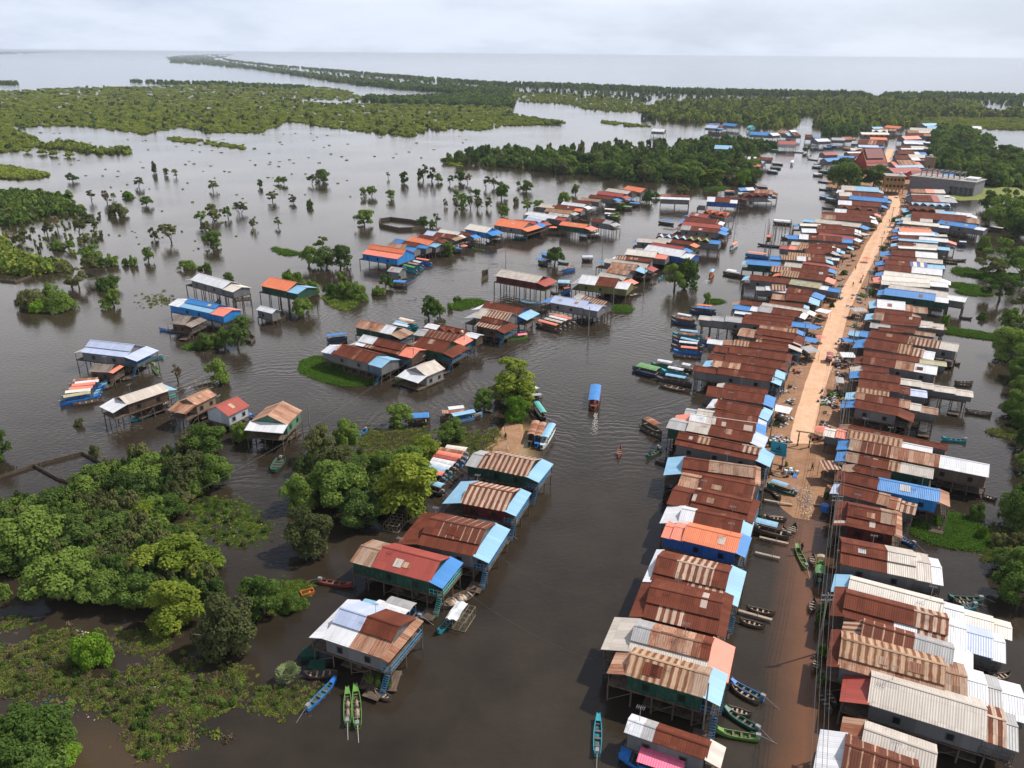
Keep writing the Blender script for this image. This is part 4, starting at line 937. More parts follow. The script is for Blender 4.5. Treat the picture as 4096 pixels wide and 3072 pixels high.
# ---- the five houses and huts on the open water at left
H(14, 1125, 240, 1385, 312, 'w', 185, awl='g90', awr='W130', wall='g', lab='tall stilt house with all white roof, farthest of the left group', ez=6.0, fl=3.9)
H(14, 1690, 287, 1905, 332, 'o', 217, awl='o30', awr='l110', wall='e', lab='dark green house with orange roof on tall thin stilts', ez=6.0, fl=3.9)
H(14, 1655, 480, 1785, 512, 'w', 447, wall='g', ez=3.4, fl=1.2, lab='small floating white roofed hut beside the orange roofed house', name='hut', rail='')
H(14, 1035, 455, 1285, 508, 'b', 387, awl='w130', awr='c140', wall='B', skirt=.3, sks='l', lab='bright blue house with blue roof and orange-red porch', ez=4.6)
H(14, 970, 592, 1085, 604, 'h', 522, awl='h40', awr='h60', wall='n', ez=3.6, fl=1.4, lab='thatched hut tucked in front of the bright blue house', name='hut', rail='')
H(14, 238, 820, 600, 862, 'p', 722, awl='G60', awr='p110', wall='g', skirt=.28, sks='p', ez=4.6, lab='broad house with lavender roof on the open water at far left')
H(14, 310, 977, 478, 985, 'h', 916, wall='n', ez=3.2, fl=1.2, awr='c30', lab='thatched hut in front of the lavender roofed house', name='hut', rail='')
H(14, 618, 1245, 965, 1128, 'G', 1183, awl='w120', awr='l60', wall='n', ez=4.7, rail='T', lab='long diagonal grey roofed house with brown and olive wall')
H(14, 1175, 1250, 1345, 1165, 'q', 1200, awl='q120', wall='t', ez=4.4, rail='', lab='patchy rust roofed house between the long grey one and white walled one')
H(14, 1435, 1338, 1608, 1252, 'R', 1262, wall='w', ez=4.0, lab='white walled house with plain brick-red roof and small square windows', rail='')
H(14, 1910, 1408, 2028, 1290, 'q', 1330, awl='w100', wall='E', ez=4.6, lab='green gabled house with rusty red roof nearest the left trees', rail='')
# ---- middle cluster
MC = 'the middle water cluster'
H(13, 1725, 228, 2095, 292, 'G', 168, awl='g20', awr='R90', wall='m', ez=5.4, fl=3.3, lab='long dark red house with pale roof and red porch on bare stilts')
H(13, 1120, 1120, 1285, 1050, 'G', 1040, awl='w110', wall='G', ez=2.9, fl=.4, lab='floating house with white and grey roof beside the utility pole', rail='', name='floating_house')
H(13, 272, 915, 600, 1005, 'r', 828, awl='p60w80', awr='l150', wall='g', lab='rust roofed house standing in the round mat of water plants')
H(13, 480, 838, 868, 925, 'w35r65', 748, awl='G70', awr='c140', wall='n', skirt=.2, sks='w20s20r60', lab='white and rust roofed house with coral porch behind the plant mat')
H(13, 480, 682, 800, 748, 'q70w30', 617, awr='t110', wall='e', lab='dark green house with orange rust roof at the back of the cluster', ez=4.4)
H(13, 995, 857, 1265, 912, 'r', 762, awr='r100', wall='e', awl='q100', lab='rust roofed house with teal wall right of the coral porch')
H(13, 1095, 762, 1365, 812, 'S', 698, awl='g120', awr='c90', wall='g', lab='rust house with long coral porch strip beside the cluster pole')
H(13, 1210, 702, 1450, 755, 'r', 660, awl='w150', awr='w130', cross='rrr', wall='n', lab='house with three rust cross gables in a row')
H(13, 1550, 667, 1740, 706, 'r', 585, awr='r80', wall='n', skirt=.3, sks='s', ez=4, lab='small hipped rust house beside the pink covered boat')
H(13, 1540, 598, 1815, 648, 'G28s72', 512, awl='g110', awr='', wall='g', lab='rust streaked house behind the small hipped house')
H(13, 1590, 523, 1930, 586, 'r', 452, awl='w90', awr='l90', wall='b', lab='plain dark rust house with pale blue porch, farthest right of the cluster')
H(15, 660, 1237, 965, 1290, 'p', 1177, awl='b100', awr='p130', wall='g', rail='T', lab='lavender roofed house with bright blue side roof by two boats')
H(15, 865, 1197, 1130, 1272, 'G25s75', 1157, wall='g', lab='grey and rust striped roof house joined behind the lavender one')
# row right of it
CR = 'the row between the two channels'
autorow(15, [
 (905, 1068, 1238, 1107, 'w47r53', 992, dict(awl='g60', awr='w110', wall='o', ez=4.5)), (1072, 1012, 1300, 1060, 'G', 967, dict(awr='c80')), (1152, 967, 1345, 1000, 'q50t50', 927, {}), (1187, 932, 1420, 957, 'q', 880, dict(awr='l80')),
 (1132, 882, 1512, 940, 'G', 845, dict(awl='b80', awr='R70')), (1240, 852, 1560, 885, 's30r70', 820, dict(awl='w40')), (1322, 812, 1590, 842, 'W', 762, dict(awr='c100')), (1482, 782, 1820, 838, 'w', 727, dict(awr='w90', wall='b')),
 (1555, 728, 1840, 770, 'R', 706, dict(awr='b70')), (1425, 702, 1690, 722, 'G', 668, dict(awl='b30')), (1600, 692, 1900, 732, 'G42r58', 662, dict(awr='o60')), (1600, 668, 2070, 712, 'r', 625, dict(cross='lllleee', awr='b90')),
 (1815, 592, 2150, 625, 'g25r75', 555, dict(awl='m70', awr='b70')), (1822, 560, 2165, 592, 'R', 522, dict(awr='b60')), (1850, 520, 2150, 545, 'r', 480, dict(awl='b60', awr='w40')), (1890, 470, 2050, 492, 'R', 440, dict(awl='b60', cross='')), (2010, 462, 2212, 492, 'o', 415, dict(cross='rrr'))], CR, ez=4.2)
NR = 'the row behind the mid channel'
autorow(15, [
 (160, 552, 415, 590, 'o', 492, dict(awr='o60', wall='g', ez=4.5)), (330, 545, 525, 560, 'R', 505, dict(awr='b70')), (425, 512, 560, 540, 'p', 483, dict(awr='R60')), (455, 486, 620, 512, 'w', 466, {}), (438, 460, 705, 500, 'w', 432, dict(awr='R100')),
 (740, 552, 972, 582, 'o', 520, dict(awr='c70', wall='e', ez=4.5)), (1020, 520, 1190, 548, 'r62g38', 490, dict(awr='g50', ez=4.5)), (640, 462, 820, 485, 'G', 440, {}), (612, 432, 845, 456, 'T', 402, dict(awr='g40')), (697, 406, 872, 424, 'r', 372, dict(awr='o70')), (560, 392, 720, 410, 'G', 358, dict(awl='g60')), (757, 370, 960, 396, 'w', 345, dict(awr='w50')),
 (860, 350, 1010, 366, 'r', 330, dict(awl='t30')), (922, 332, 1100, 350, 's', 310, {}), (1000, 306, 1220, 328, 'r', 283, dict(awr='b60')), (1070, 278, 1292, 306, 'R', 252, dict(awr='R50')), (1150, 252, 1350, 280, 'G', 226, {}), (1232, 250, 1390, 275, 'r', 230, {}), (1302, 240, 1465, 266, 'o', 205, dict(ez=4.5))], NR, ez=4.4)
NL = 'the row with orange roofs behind the mid channel'
autorow(16, [
 (110, 895, 465, 950, 'o', 802, dict(skirt=.34, sks='c', awl='g40', wall='B', ez=4.5)), (340, 850, 520, 868, 't', 790, dict(awr='b110', ez=4.3)), (385, 800, 480, 818, 'b', 748, dict(awl='b50')), (470, 800, 650, 828, 'r', 765, dict(awr='b120')),
 (560, 768, 770, 815, 'o', 727, dict(awr='l100')), (655, 738, 860, 772, 'r', 705, dict(awr='r60')), (810, 727, 1000, 752, 'r', 687, dict(awr='t50')), (722, 712, 835, 725, 'p', 670, dict(awl='b60')), (850, 690, 1045, 726, 'W', 655, dict(awr='W60')), (1060, 702, 1180, 722, 'r', 675, dict(awl='w90', awr='b70')),
 (1122, 652, 1340, 692, 'W', 602, dict(awl='b70', awr='b80', wall='B', ez=4.5))], NL, ez=4.3)
H(16, 362, 1068, 482, 1085, 'g', 1022, wall='g', ez=3, fl=.5, lab='small grey tin hut afloat in front of the big orange roof', name='floating_hut', rail='')
# isolated houses and the far right cluster
MB_ = 'the upper bank of the main channel'
autorow(15, [(1640, 322, 1900, 332, 'q35r65', 278, dict(skirt=.3, sks='w', ez=4.5))], MB_)
autorow(7, [(600, 540, 710, 545, 'g', 470, {}), (715, 492, 1010, 508, 'w35r65', 432, dict(wall='b', awr='w90')), (930, 440, 1230, 480, 'r', 420, dict(cross='rr')), (1200, 440, 1500, 442, 'r', 385, dict(cross='rrr', awr='l50')), (1110, 400, 1250, 408, 'G', 375, {}), (1315, 388, 1550, 402, 'q', 335, dict(awr='r60')), (1140, 358, 1330, 350, 'b50w50', 322, {})], MB_)
FC = 'the far cluster by the channel mouth'
autorow(17, [(840, 565, 1070, 590, 'c', 540, {}), (915, 532, 1110, 550, 'p', 510, {}), (955, 507, 1200, 520, 'w35r65', 482, {}), (630, 405, 800, 412, 'l', 368, {}), (1265, 362, 1440, 366, 'R', 326, dict(wall='w')), (1650, 336, 1780, 332, 'w', 308, {}), (1785, 320, 1915, 325, 'l', 295, {}), (1915, 318, 2010, 315, 'q', 290, {}),
 (1210, 278, 1285, 272, 'w', 255, {}), (1360, 278, 1415, 276, 'l', 252, {}), (1425, 280, 1490, 278, 'r', 250, {}), (1520, 292, 1590, 295, 'r', 265, {}), (1610, 300, 1680, 300, 'b', 285, {}), (1255, 252, 1365, 256, 'q', 225, {}), (975, 267, 1170, 276, 'b', 236, {}), (1390, 242, 1450, 240, 'w', 222, {}), (950, 195, 990, 198, 'a', 174, dict(wall='T')),
 (535, 198, 650, 206, 'p', 170, dict(awr='b30')), (600, 184, 700, 195, 'R', 164, {}), (700, 172, 830, 186, 'b', 150, {}), (580, 170, 690, 172, 'b', 156, {}), (10, 234, 135, 240, 'w', 206, {})], FC, ez=4.4)
H(18, 1645, 240, 1745, 243, 'w', 205, lab='lone white roofed house in the flooded field at far right', ez=4.4)
H(18, 1285, 545, 1370, 552, 'W', 528, lab='small pale roofed house at the edge of the right forest', ez=4.4)
label_houses()

# ---------------------------------------------------------------- temple, school, yellow building, beige tower
def at_rot(blk, xa, ya, xb, yb, z):
    A = G(*Z(blk, xa, ya), z); B = G(*Z(blk, xb, yb), z); d = B - A; d.z = 0; return A, d.length, math.atan2(d.y, d.x)
A, L, an = at_rot(18, 925, 905, 1640, 985, 0.5)
sc = empty('school_building', (A.x, A.y, .5), an); Wd = 17
b = MB(); b.box(0, L * .62, 0, .35, 0, 7.2); b.box(L * .62, L, 0, .35, 3.9, 7.2); b.box(0, .35, .36, Wd, 0, 7.2); b.box(L - .35, L, .36, Wd, 0, 7.2); b.box(.36, L - .36, Wd - .35, Wd, 0, 7.2); b.box(L * .62, L - .36, 3.2, 3.5, 0, 3.8); b.build('wall', CONC, sc)
for k in range(6): b = MB(); X = L * .62 + (L * .38 - .5) * k / 5; b.box(X, X + .45, 0.002, .44, 0, 3.898); b.build('column', CONC, sc)
b = MB(); b.box(-.5, L + .5, -.5, Wd + .5, 7.202, 7.5); b.build('roof_slab', plain('slab', (.38, .35, .32), .85, .2, .3, .4), sc)
for k in range(8):
    for yy in (3.5, 12):
        X = 4 + (L * .75 - 5) * k / 7; b = MB(); b.box(X, X + .4, yy, yy + .4, 7.503, 10.6); b.build('column', CONC, sc)
b = MB()
for yy in (3.5, 12): b.box(3.8, L * .75, yy, yy + .4, 10.61, 11)
for k in range(8): X = 4 + (L * .75 - 5) * k / 7; b.box(X, X + .4, 3.91, 11.99, 10.62, 10.95)
b.build('roof_beam', CONC, sc)
b = MB(); b.slab([(L * .8, 5, 8.6), (L * .98, 5, 8.6), (L * .98, 12, 8.8), (L * .8, 12, 8.8)], .1); b.box(L * .81, L * .97, 5.3, 11.5, 7.51, 8.45); b.build('shed_roof', roofmat('w'), sc)
tag(sc, 'unfinished grey concrete building with open columns on its flat roof', 'building')
A, L, an = at_rot(18, 650, 945, 860, 955, 1.0)
yb = empty('yellow_building', (A.x, A.y, 1), an)
b = MB(); b.box(0, L, 0, 9, 2.2, 9); b.build('wall', wallmat('y'), yb)
b = MB(); b.box(-.4, L + .4, -1.6, 9.3, 9.003, 9.3); b.build('roof_slab', plain('slab', (.38, .35, .32)), yb)
for fz in (2.2, 5.6):
    b = MB(); b.box(L * .25, L * .75, -1.5, -.003, fz - .2, fz); b.box(L * .25, L * .75, -1.5, -1.4, fz, fz + .9); b.build('balcony', wallmat('y'), yb)
    for k in range(5):
        b = MB(); X = L * (k + .5) / 5; b.box(X - .55, X + .55, -.06, -.004, fz + .9, fz + 2.2); b.build('window', DARK, yb)
for k in range(6): inst('column', STILT_ME, yb, (L * k / 5, .3, -.3), (.22, .22, 2.5)); inst('column', STILT_ME, yb, (L * k / 5, 8.5, -.3), (.22, .22, 2.5))
b = MB(); b.tube((L * .8, 3, 9.3), (L * .8, 3, 10.8), .8, .8, 12); b.build('water_tank', paint('w'), yb)
tag(yb, 'three storey yellow building with balconies at the head of the street', 'building')
A, L, an = at_rot(18, 450, 740, 690, 735, 1.0)
tp = empty('temple', (A.x, A.y, 1), an)
b = MB(); wall_prism(b, .5, L - .5, 15, 0, 5.5, 1.0, ins=1.2); b.build('wall', wallmat('r'), tp, None); tp.children[0].location = (0, 7.5, 0)
b = MB(); gable_roof(b, 0, L, 15, 5, 1.15, 'm', ['m']); o = b.build('roof', roofmat('m'), tp, (0, 7.5, 0))
b = MB(); gable_roof(b, 1.5, L - 1.5, 9, 9.4, 1.2, 'm', ['m']); b.build('upper_roof', roofmat('m'), tp, (0, 7.5, 0))
for X in (0.2, L - .2):
    b = MB(); b.tube((X, 7.5, 13), (X + (1 if X > 1 else -1), 7.5, 17.5), .25, .04, 6)
    for s_ in (-1, 1): b.tube((X, 7.5 + s_ * 7.4, 5.2), (X, 7.5, 13.9), .16, .12, 5)
    b.build('gilt_finial', plain('gilt', (.55, .30, .06), .4, .6), tp)
b = MB(); b.box(0.5, L - .5, 3.5, 11.5, -1, -.001); b.build('plinth', CONC, tp)
tag(tp, 'temple with steep dark red roof and gilded finials among trees', 'temple')
A, L, an = at_rot(18, 980, 768, 1310, 772, 5.5)
h = house(18, 985, 768, 1310, 775, 'm', 700, ez=6.5, wall='r', row=None, lab='long dark red temple hall behind the unfinished building', awr='b160'); tag(h, 'long dark red temple hall with blue end roof behind unfinished building', 'hall'); del h['_d']
A, L, an = at_rot(18, 1120, 712, 1208, 714, 1)
tw = empty('tower_building', (A.x, A.y, 1), an); b = MB(); b.box(0, L, 0, 6, 0, 8.5); b.build('wall', wallmat('t'), tw); b = MB(); b.box(-.2, L + .2, -.2, 6.2, 8.503, 9.1); b.build('parapet', wallmat('t'), tw)
b = MB(); b.tube((L * .5, 3, 9.1), (L * .5, 3, 10.4), 1.1, 1.1, 12); b.build('water_tank', paint('w'), tw)
b = MB(); b.box(L * .2, L * .4, -.06, -.004, 2, 4); b.build('window', DARK, tw); tag(tw, 'square beige tower building with white tank behind the temple hall', 'building')
# ================================================================ BOATS
B = boat
B(1, 1120, 925, 1410, 1075, 'long', 'b', lab='blue longboat with teal inside beside the coral porch')
B(1, 1120, 960, 1375, 1110, 'wood', 'n', lab='grey wooden sampan alongside the blue longboat')
B(1, 1095, 1150, 1305, 1215, 'wood', 'n', lab='weathered open sampan above the green longboats')
B(1, 1065, 1160, 1365, 1345, 'long', 'e', lab='dark green longboat with white bow moored slantwise')
B(1, 1000, 1350, 1370, 1412, 'long', 'g', lab='bright green longboat carrying planks by the light blue porch')
B(1, 1255, 288, 1505, 345, 'wood', 'n', lab='long grey canoe beside the plank walkway')
B(1, 1195, 395, 1420, 455, 'wood', 'n', lab='short grey canoe below the plank walkway')
B(1, 1840, 215, 1812, 330, 'wood', 'n', lab='small canoe in the street shade under the power lines')
B(1, 1885, -5, 1880, 90, 'long', 'e', 'e', lab='small boat with green cover at the right side of drowned street')
B(1, 165, 1560, 735, 1745, 'tour', 'b', 'k', ends=(.30, .97), width=2.9, canw=1.2, canh=1.3, lab='big blue boat with pink roof at the bottom edge', grp=None)
B(0, 2393, 2870, 2388, 3022, 'long', 'a', lab='narrow teal canoe alone in the channel at the bottom')
B(2, 1268, 205, 1560, 218, 'long', 'e', lab='green boat behind the cream roofed row at right')
B(2, 1310, 235, 1475, 248, 'wood', 'n', lab='thin grey sampan below the green boat at right')
B(2, 1370, 290, 1508, 272, 'long', 'a', lab='teal and orange boat by the cream annex')
B(2, 1640, 905, 1805, 858, 'wood', 'n', lab='curved wooden canoe behind the grey gabled annex')
B(2, 155, 1005, 270, 1200, 'wood', 'N', lab='dark canoe under the power lines beside red porch')
B(2, 200, 965, 310, 1140, 'wood', 'N', lab='dark canoe tied against the stilts of red porch')
B(2, 115, 840, 150, 730, 'wood', 'n', lab='short grey canoe in shade near the tan striped house')
B(3, 155, 215, 350, 335, 'wood', 'N', 'q', width=1.9, ends=(.25, .8), lab='dark boat with rust canopy and orange goods in the channel')
B(3, 135, 262, 345, 362, 'wood', 'N', lab='thin dark canoe alongside the rust canopied boat')
B(3, 205, 555, 338, 475, 'long', 'e', lab='pale green canoe with two paddlers in the channel')
B(3, 285, 568, 405, 612, 'wood', 'N', lab='dark canoe end under the light blue porch')
B(3, 1608, 728, 1592, 880, 'long', 'b', lab='bright blue longboat nosed onto the littered bank')
B(3, 1345, 818, 1625, 912, 'long', 'e', 'l', ends=(.15, .68), width=1.4, canh=1.2, lab='green boat with flat light blue canopy near the littered bank')
B(3, 1400, 855, 1478, 950, 'wood', 'n', lab='short wooden canoe below the green canopy boat')
B(3, 1375, 705, 1520, 752, 'wood', 'N', lab='dark sampan under the billboard')
B(3, 1335, 1112, 1530, 1150, 'wood', 'n', lab='slim grey canoe beside a long bamboo pole')
B(3, 1195, 1215, 1560, 1305, 'long', 'n', 'l', ends=(.03, .66), width=1.7, lab='brown boat with long pale blue roof at the street stairs')
B(3, 1492, 1210, 1552, 1297, 'wood', 'n', lab='narrow canoe pointing at the pale blue roofed boat')
B(3, 1612, 1195, 1562, 1278, 'wood', 'n', width=1.5, lab='wide wooden skiff at the drowned street edge')
B(3, 1618, 1392, 1718, 1600, 'long', 'g', lab='long bright green boat with a man standing beside it')
B(3, 1778, 1472, 1780, 1582, 'wood', 'n', lab='grey canoe right of the long bright green boat')
B(3, 1850, 1565, 1842, 1700, 'long', 'g', 'y', ends=(.0, .2), lab='green boat with yellow bow below the grey canoe')
B(4, 1562, 100, 1815, 150, 'wood', 'n', lab='pair-end wooden canoe resting on the right lagoon')
B(4, 1340, 372, 1575, 392, 'long', 'a', lab='teal and yellow longboat loaded with nets at right lagoon')
B(4, 945, 1312, 1085, 1382, 'long', 'b', lab='blue boat behind the tan and rust skirted house')
B(4, 1722, 910, 1865, 958, 'wood', 'N', lab='dark canoe beside the tall white roofed end house')
CB = 'canopy boats moored along the left row'
for a in [(5, 720, 380, 1000, 412, 'o', 'N'), (5, 718, 408, 1005, 440, 'b', 'B'), (5, 515, 478, 770, 525, 'w', 'n'), (5, 510, 520, 785, 572, 'q', 'B'), (5, 525, 665, 850, 700, 'l', 'a'), (5, 522, 700, 820, 738, 'q', 'n'),
          (5, 530, 745, 865, 815, 'l', 'B'), (5, 505, 795, 850, 832, 'w', 'n'), (5, 530, 855, 845, 885, 'c', 'b'), (5, 290, 1000, 560, 1050, 'w', 'e'), (5, 400, 1075, 690, 1135, 'w', 'a'), (5, 345, 1155, 735, 1225, 'l', 'N'), (5, 590, 1045, 745, 1078, 'w', 'N'), (5, 850, 765, 960, 770, 'R', 'b')]:
    k = {'o': 'rust-orange', 'b': 'bright blue', 'w': 'white', 'q': 'patchy rust', 'l': 'light blue', 'c': 'coral', 'R': 'red'}[a[5]]
    idx = [z for z in LABELS if z.startswith(k + ' canopy')]
    B(a[0], *a[1:5], 'tour', a[6], a[5], ends=(.26, .84), width=1.75, lab='%s canopy boat moored at the left row%s' % (k, '' if not idx else ', %s one toward the viewer' % ordn(len(idx) + 1)), grp=CB)
B(5, 80, 1045, 420, 1130, 'wood', 'B', 'e', width=3, ends=(.2, .85), lab='largest moored boat with arched green canopy and round jars')
B(5, 375, 1215, 725, 1292, 'wood', 'n', width=2.0, lab='large open wooden boat without canopy at the mooring')
B(5, 540, 893, 840, 925, 'wood', 'n', lab='open sampan below the coral canopy boat')
B(5, 935, 35, 975, -20, 'tour', 'o', 'l', ends=(.2, .8), lab='small light blue canopied boat under way leaving a wake')
B(6, 1705, 1192, 1912, 1196, 'wood', 'n', lab='far one of two grey canoes side by side'); B(6, 1710, 1215, 1900, 1232, 'wood', 'N', lab='near one of two grey canoes side by side')
B(6, 1825, 1498, 2118, 1540, 'wood', 'n', lab='long wooden canoe off the lowest right house end'); B(6, 1830, 1520, 2110, 1562, 'wood', 'N', lab='dark canoe hugging the long wooden canoe')
B(6, 1755, 470, 1900, 488, 'wood', 'N', lab='dark canoe beside the blue roofed long house'); B(6, 1685, 968, 1770, 995, 'wood', 'N', lab='small dark canoe end below the big striped roof')
B(7, 1010, 1105, 1095, 1050, 'tour', 'w', 'c', ends=(.2, .85), lab='white boat with coral canopy speeding up the channel')
B(7, 735, 1470, 0 + 815, 1385, 'tour', 'o', 'l', lab='orange hulled boat with pale canopy under way') if False else None
B(7, 920, 1405, 1200, 1460, 'wood', 'N', 'w', width=3, ends=(.2, .8), lab='dark wooden market boat with large white canopy')
B(7, 1205, 1180, 1500, 1215, 'tour', 'b', 'c', width=2.8, lab='blue boat with long coral canopy above blue roofed house')
B(7, 1360, 1040, 1700, 1075, 'wood', 'B', width=2.6, lab='long dark blue work boat by the fishing stakes')
B(7, 1655, 960, 1830, 985, 'wood', 'N', 'l', lab='dark boat with thin pale canopy beside the stakes')
B(7, 1560, 770, 1790, 790, 'wood', 'N', 'w', width=3.5, ends=(.0, .9), lab='houseboat with white roof on the main channel')
B(7, 105, 765, 300, 792, 'wood', 'N', 'b', width=2.8, ends=(.3, .95), lab='boat under a rumpled dark blue tarpaulin')
# three at the spit
B(9, 1875, 160, 1925, 25, 'tour', 'N', 'q', ends=(.22, .98), width=1.9, lab='left boat of three at the sandy spit, rusty canopy')
B(9, 1925, 172, 1975, 38, 'tour', 'b', 'q', ends=(.22, .98), width=1.9, lab='middle boat of three at the sandy spit, brown-red canopy')
B(9, 1965, 182, 2045, 42, 'tour', 'w', 'l', ends=(.22, .96), width=2.0, lab='right boat of three at the sandy spit, pale blue canopy')
B(9, 548, 128, 675, 40, 'long', 'b', lab='blue longboat lying by the weeds left of the bamboo')
gb = B(9, -10, 350, 45, 250, 'long', 'e', width=2.2, lab='square green open boat drifting left of the big trees')
for i, (x0, y0, x1, y1, cn, hl) in enumerate([(1245, 215, 1420, 240, 'W', 'w'), (1190, 232, 1400, 268, 'q', 'b'), (1175, 255, 1385, 297, 'c', 'b'), (1150, 285, 1350, 325, 'R', 'N'), (1140, 308, 1330, 350, 'w', 'N'), (1120, 335, 1300, 380, 'w', 'a'), (1105, 362, 1265, 402, 'l', 'b'), (1095, 392, 1250, 425, 'c', 'N'), (1105, 470, 1245, 515, 'l', 'N')]):
    B(9, x0, y0, x1, y1, 'tour', hl, cn, ends=(.12, .98), width=1.9, lab='%s canopy boat, %s in the pack behind the bamboo' % (ROOFN[cn] if cn != 'q' else 'rust', ordn(i + 1)), grp='canopy boats packed behind the bamboo')
B(9, 570, 1190, 325, 1155, 'long', 'r', lab='slim red-brown longboat left of the red roofed house')
B(9, 1490, 1225, 1222, 1355, 'wood', 'n', width=2.2, cargo=True, lab='broad wooden boat loaded with sacks by the teal porch')
B(9, 1560, 775, 1705, 812, 'long', 'b', 'w', ends=(-.4, .55), width=2.0, lab='blue boat with white canopy behind the light blue corner roof')
B(10, 578, 1000, 305, 1280, 'long', 'b', lab='blue and white longboat near the floating weeds, bottom left')
B(10, 688, 1100, 690, 1425, 'long', 'g', cargo=True, lab='bright green longboat with green net bundle, left of the pair')
B(10, 765, 1068, 785, 1450, 'long', 'g', cargo=True, lab='green longboat full of sacks, right of the pair')
B(10, 945, 1110, 1105, 1190, 'wood', 'n', lab='little wooden skiff moored under the plant raft')
B(10, 275, 955, 592, 938, 'wood', 'N', width=1.5, lab='dark broad canoe in shade beneath the big grey and rust house')
B(10, 1548, 560, 1650, 435, 'long', 'a', lab='teal canoe with red and white bow against the fish cage')
B(10, 845, 350, 1010, 392, 'long', 'b', 'l', ends=(0, .9), lab='boat with sky blue roof wedged behind the big grey and rust house')
B(10, 960, 370, 1265, 470, 'tour', 'l', 'w', ends=(0, .98), width=2.4, lab='boat with rust-eaten white roof behind the big grey and rust house')
B(10, 1075, 340, 1385, 430, 'tour', 'b', 'g', ends=(0, .78), width=2.6, lab='light blue boat with dark slatted roof beside the rust-eaten one')
# middle cluster
B(13, 1015, 1128, 845, 1148, 'long', 'g', lab='green longboat touching the floating white house'); B(13, 2012, 775, 1830, 802, 'long', 'g', 'k', ends=(.05, .5), width=1.3, canh=.9, lab='green boat half covered by a pink tarpaulin')
B(13, 1435, 962, 1310, 1000, 'wood', 'n', lab='grey canoe beside the teal walled house'); B(13, 1240, 990, 1010, 1008, 'long', 'b', lab='long blue boat in shade under the teal walled house'); B(13, 240, 812, 415, 790, 'tour', 'B', 'b', ends=(0, .95), lab='blue tarpaulin boat behind the plant mat house')
for i, (x0, y0, x1, y1, cn) in enumerate([(1030, 690, 870, 650, 'W'), (1045, 705, 860, 668, 't'), (980, 715, 830, 680, 'l'), (985, 735, 815, 698, 'w')]): B(13, x0, y0, x1, y1, 'tour', 'a', cn, width=1.8, lab='%s canopy boat, %s of four behind the rust cluster' % (ROOFN[cn], ordn(i + 1)), grp='canopy boats behind the rust cluster')
B(13, 1600, 1490, 1240, 1500, 'tour', 'n', 'q', width=2.2, ends=(.35, .95), lab='wooden boat with rust canopy left of the big willow'); B(13, 1610, 1475, 1330, 1530, 'tour', 'l', 'l', width=2.2, ends=(.25, .95), lab='pale blue cabin boat with light blue roof left of the willow'); B(13, 1470, 1450, 1290, 1470, 'tour', 'N', 'w', width=2, lab='boat with plain white canopy farthest of three by the willow')
B(13, 1155, 1525, 955, 1535, 'wood', 'N', 'b', width=2.6, ends=(.05, .9), lab='low houseboat with dark blue tarpaulin roof'); B(13, 2165, 1520, 2085, 1400, 'tour', 'N', 'a', ends=(.1, .92), lab='pale teal canopy boat moored right of the willow')
B(13, 2120, 1300, 2000, 1250, 'tour', 'a', 'w', lab='white canopy boat half hidden by the willow'); B(13, 2060, 1340, 1985, 1300, 'wood', 'n', 'k', ends=(0, .9), lab='boat with pink awning half hidden by the willow'); B(13, 2145, 1340, 2030, 1345, 'wood', 'n', 'g', lab='small grey covered raft boat right of the willow')
B(13, 2110, 480, 1945, 448, 'wood', 'l', width=3, lab='wide pale blue barge hull left of the bright blue side roof'); B(13, 2050, 690, 2010, 730, 'wood', 'N', lab='small dark skiff off the pale blue porch house')
for i, (x0, y0, x1, y1, cn) in enumerate([(540, 1440, 760, 1500, 'c'), (600, 1425, 800, 1475, 'G'), (640, 1405, 840, 1455, 'w'), (680, 1395, 880, 1440, 'c'), (630, 1385, 850, 1415, 't')]): B(15, x0, y0, x1, y1, 'tour', 'n', cn, width=2.0, lab='%s canopy boat, %s of the raft in front of the lavender house' % (ROOFN[cn], ordn(i + 1)), grp='rafted canopy boats before the lavender house')
B(15, 1470, 1160, 1330, 1190, 'wood', 'N', width=1.8, cargo=True, lab='dark canoe laden with yellow goods by the pale porch'); B(15, 1660, 1015, 1625, 1040, 'long', 'a', lab='little pale teal boat beside the channel tree'); B(15, 740, 1168, 670, 1150, 'wood', 'n', lab='canoe tied under the dark red stilt house')
B(15, 840, 1150, 770, 1162, 'tour', 'b', 'R', lab='blue boat with red canopy left of the white and rust house'); B(15, 775, 975, 880, 950, 'tour', 'b', 'q', lab='blue boat with rusty canopy behind the small grey hut')
for i, (x0, y0, x1, y1, cn, hl) in enumerate([(640, 985, 800, 1010, 'c', 'b'), (570, 1000, 720, 1035, 'w', 'b'), (540, 1025, 700, 1055, 't', 'a'), (520, 1048, 660, 1085, 'e', 'a')]): B(16, x0, y0, x1, y1, 'tour', hl, cn, width=2.0, lab='%s canopy boat, %s of four before the orange roofed house' % (ROOFN[cn], ordn(i + 1)), grp='canopy boats before the orange roofed house')
B(16, 430, 1215, 560, 1222, 'wood', 'N', 'b', width=2.8, ends=(0, .95), lab='small houseboat with blue roof beside a round tree'); B(16, 1330, 790, 1440, 812, 'wood', 'N', lab='dark boat before the pale roofed blue house'); B(16, 1375, 765, 1480, 785, 'wood', 'N', 'b', width=2.5, ends=(0, .9), lab='covered raft with dark blue roof by the blue house')
B(16, 1850, 985, 1945, 1010, 'wood', 'N', 'b', width=3, ends=(0, 1), lab='nearer blue roofed raft beside the lone round tree'); B(16, 1885, 930, 1980, 955, 'wood', 'N', 'b', width=3, ends=(0, 1), lab='farther blue roofed raft beside the lone round tree'); B(16, 2040, 985, 2150, 1000, 'wood', 'e', lab='dark green canoe right of the lone round tree')
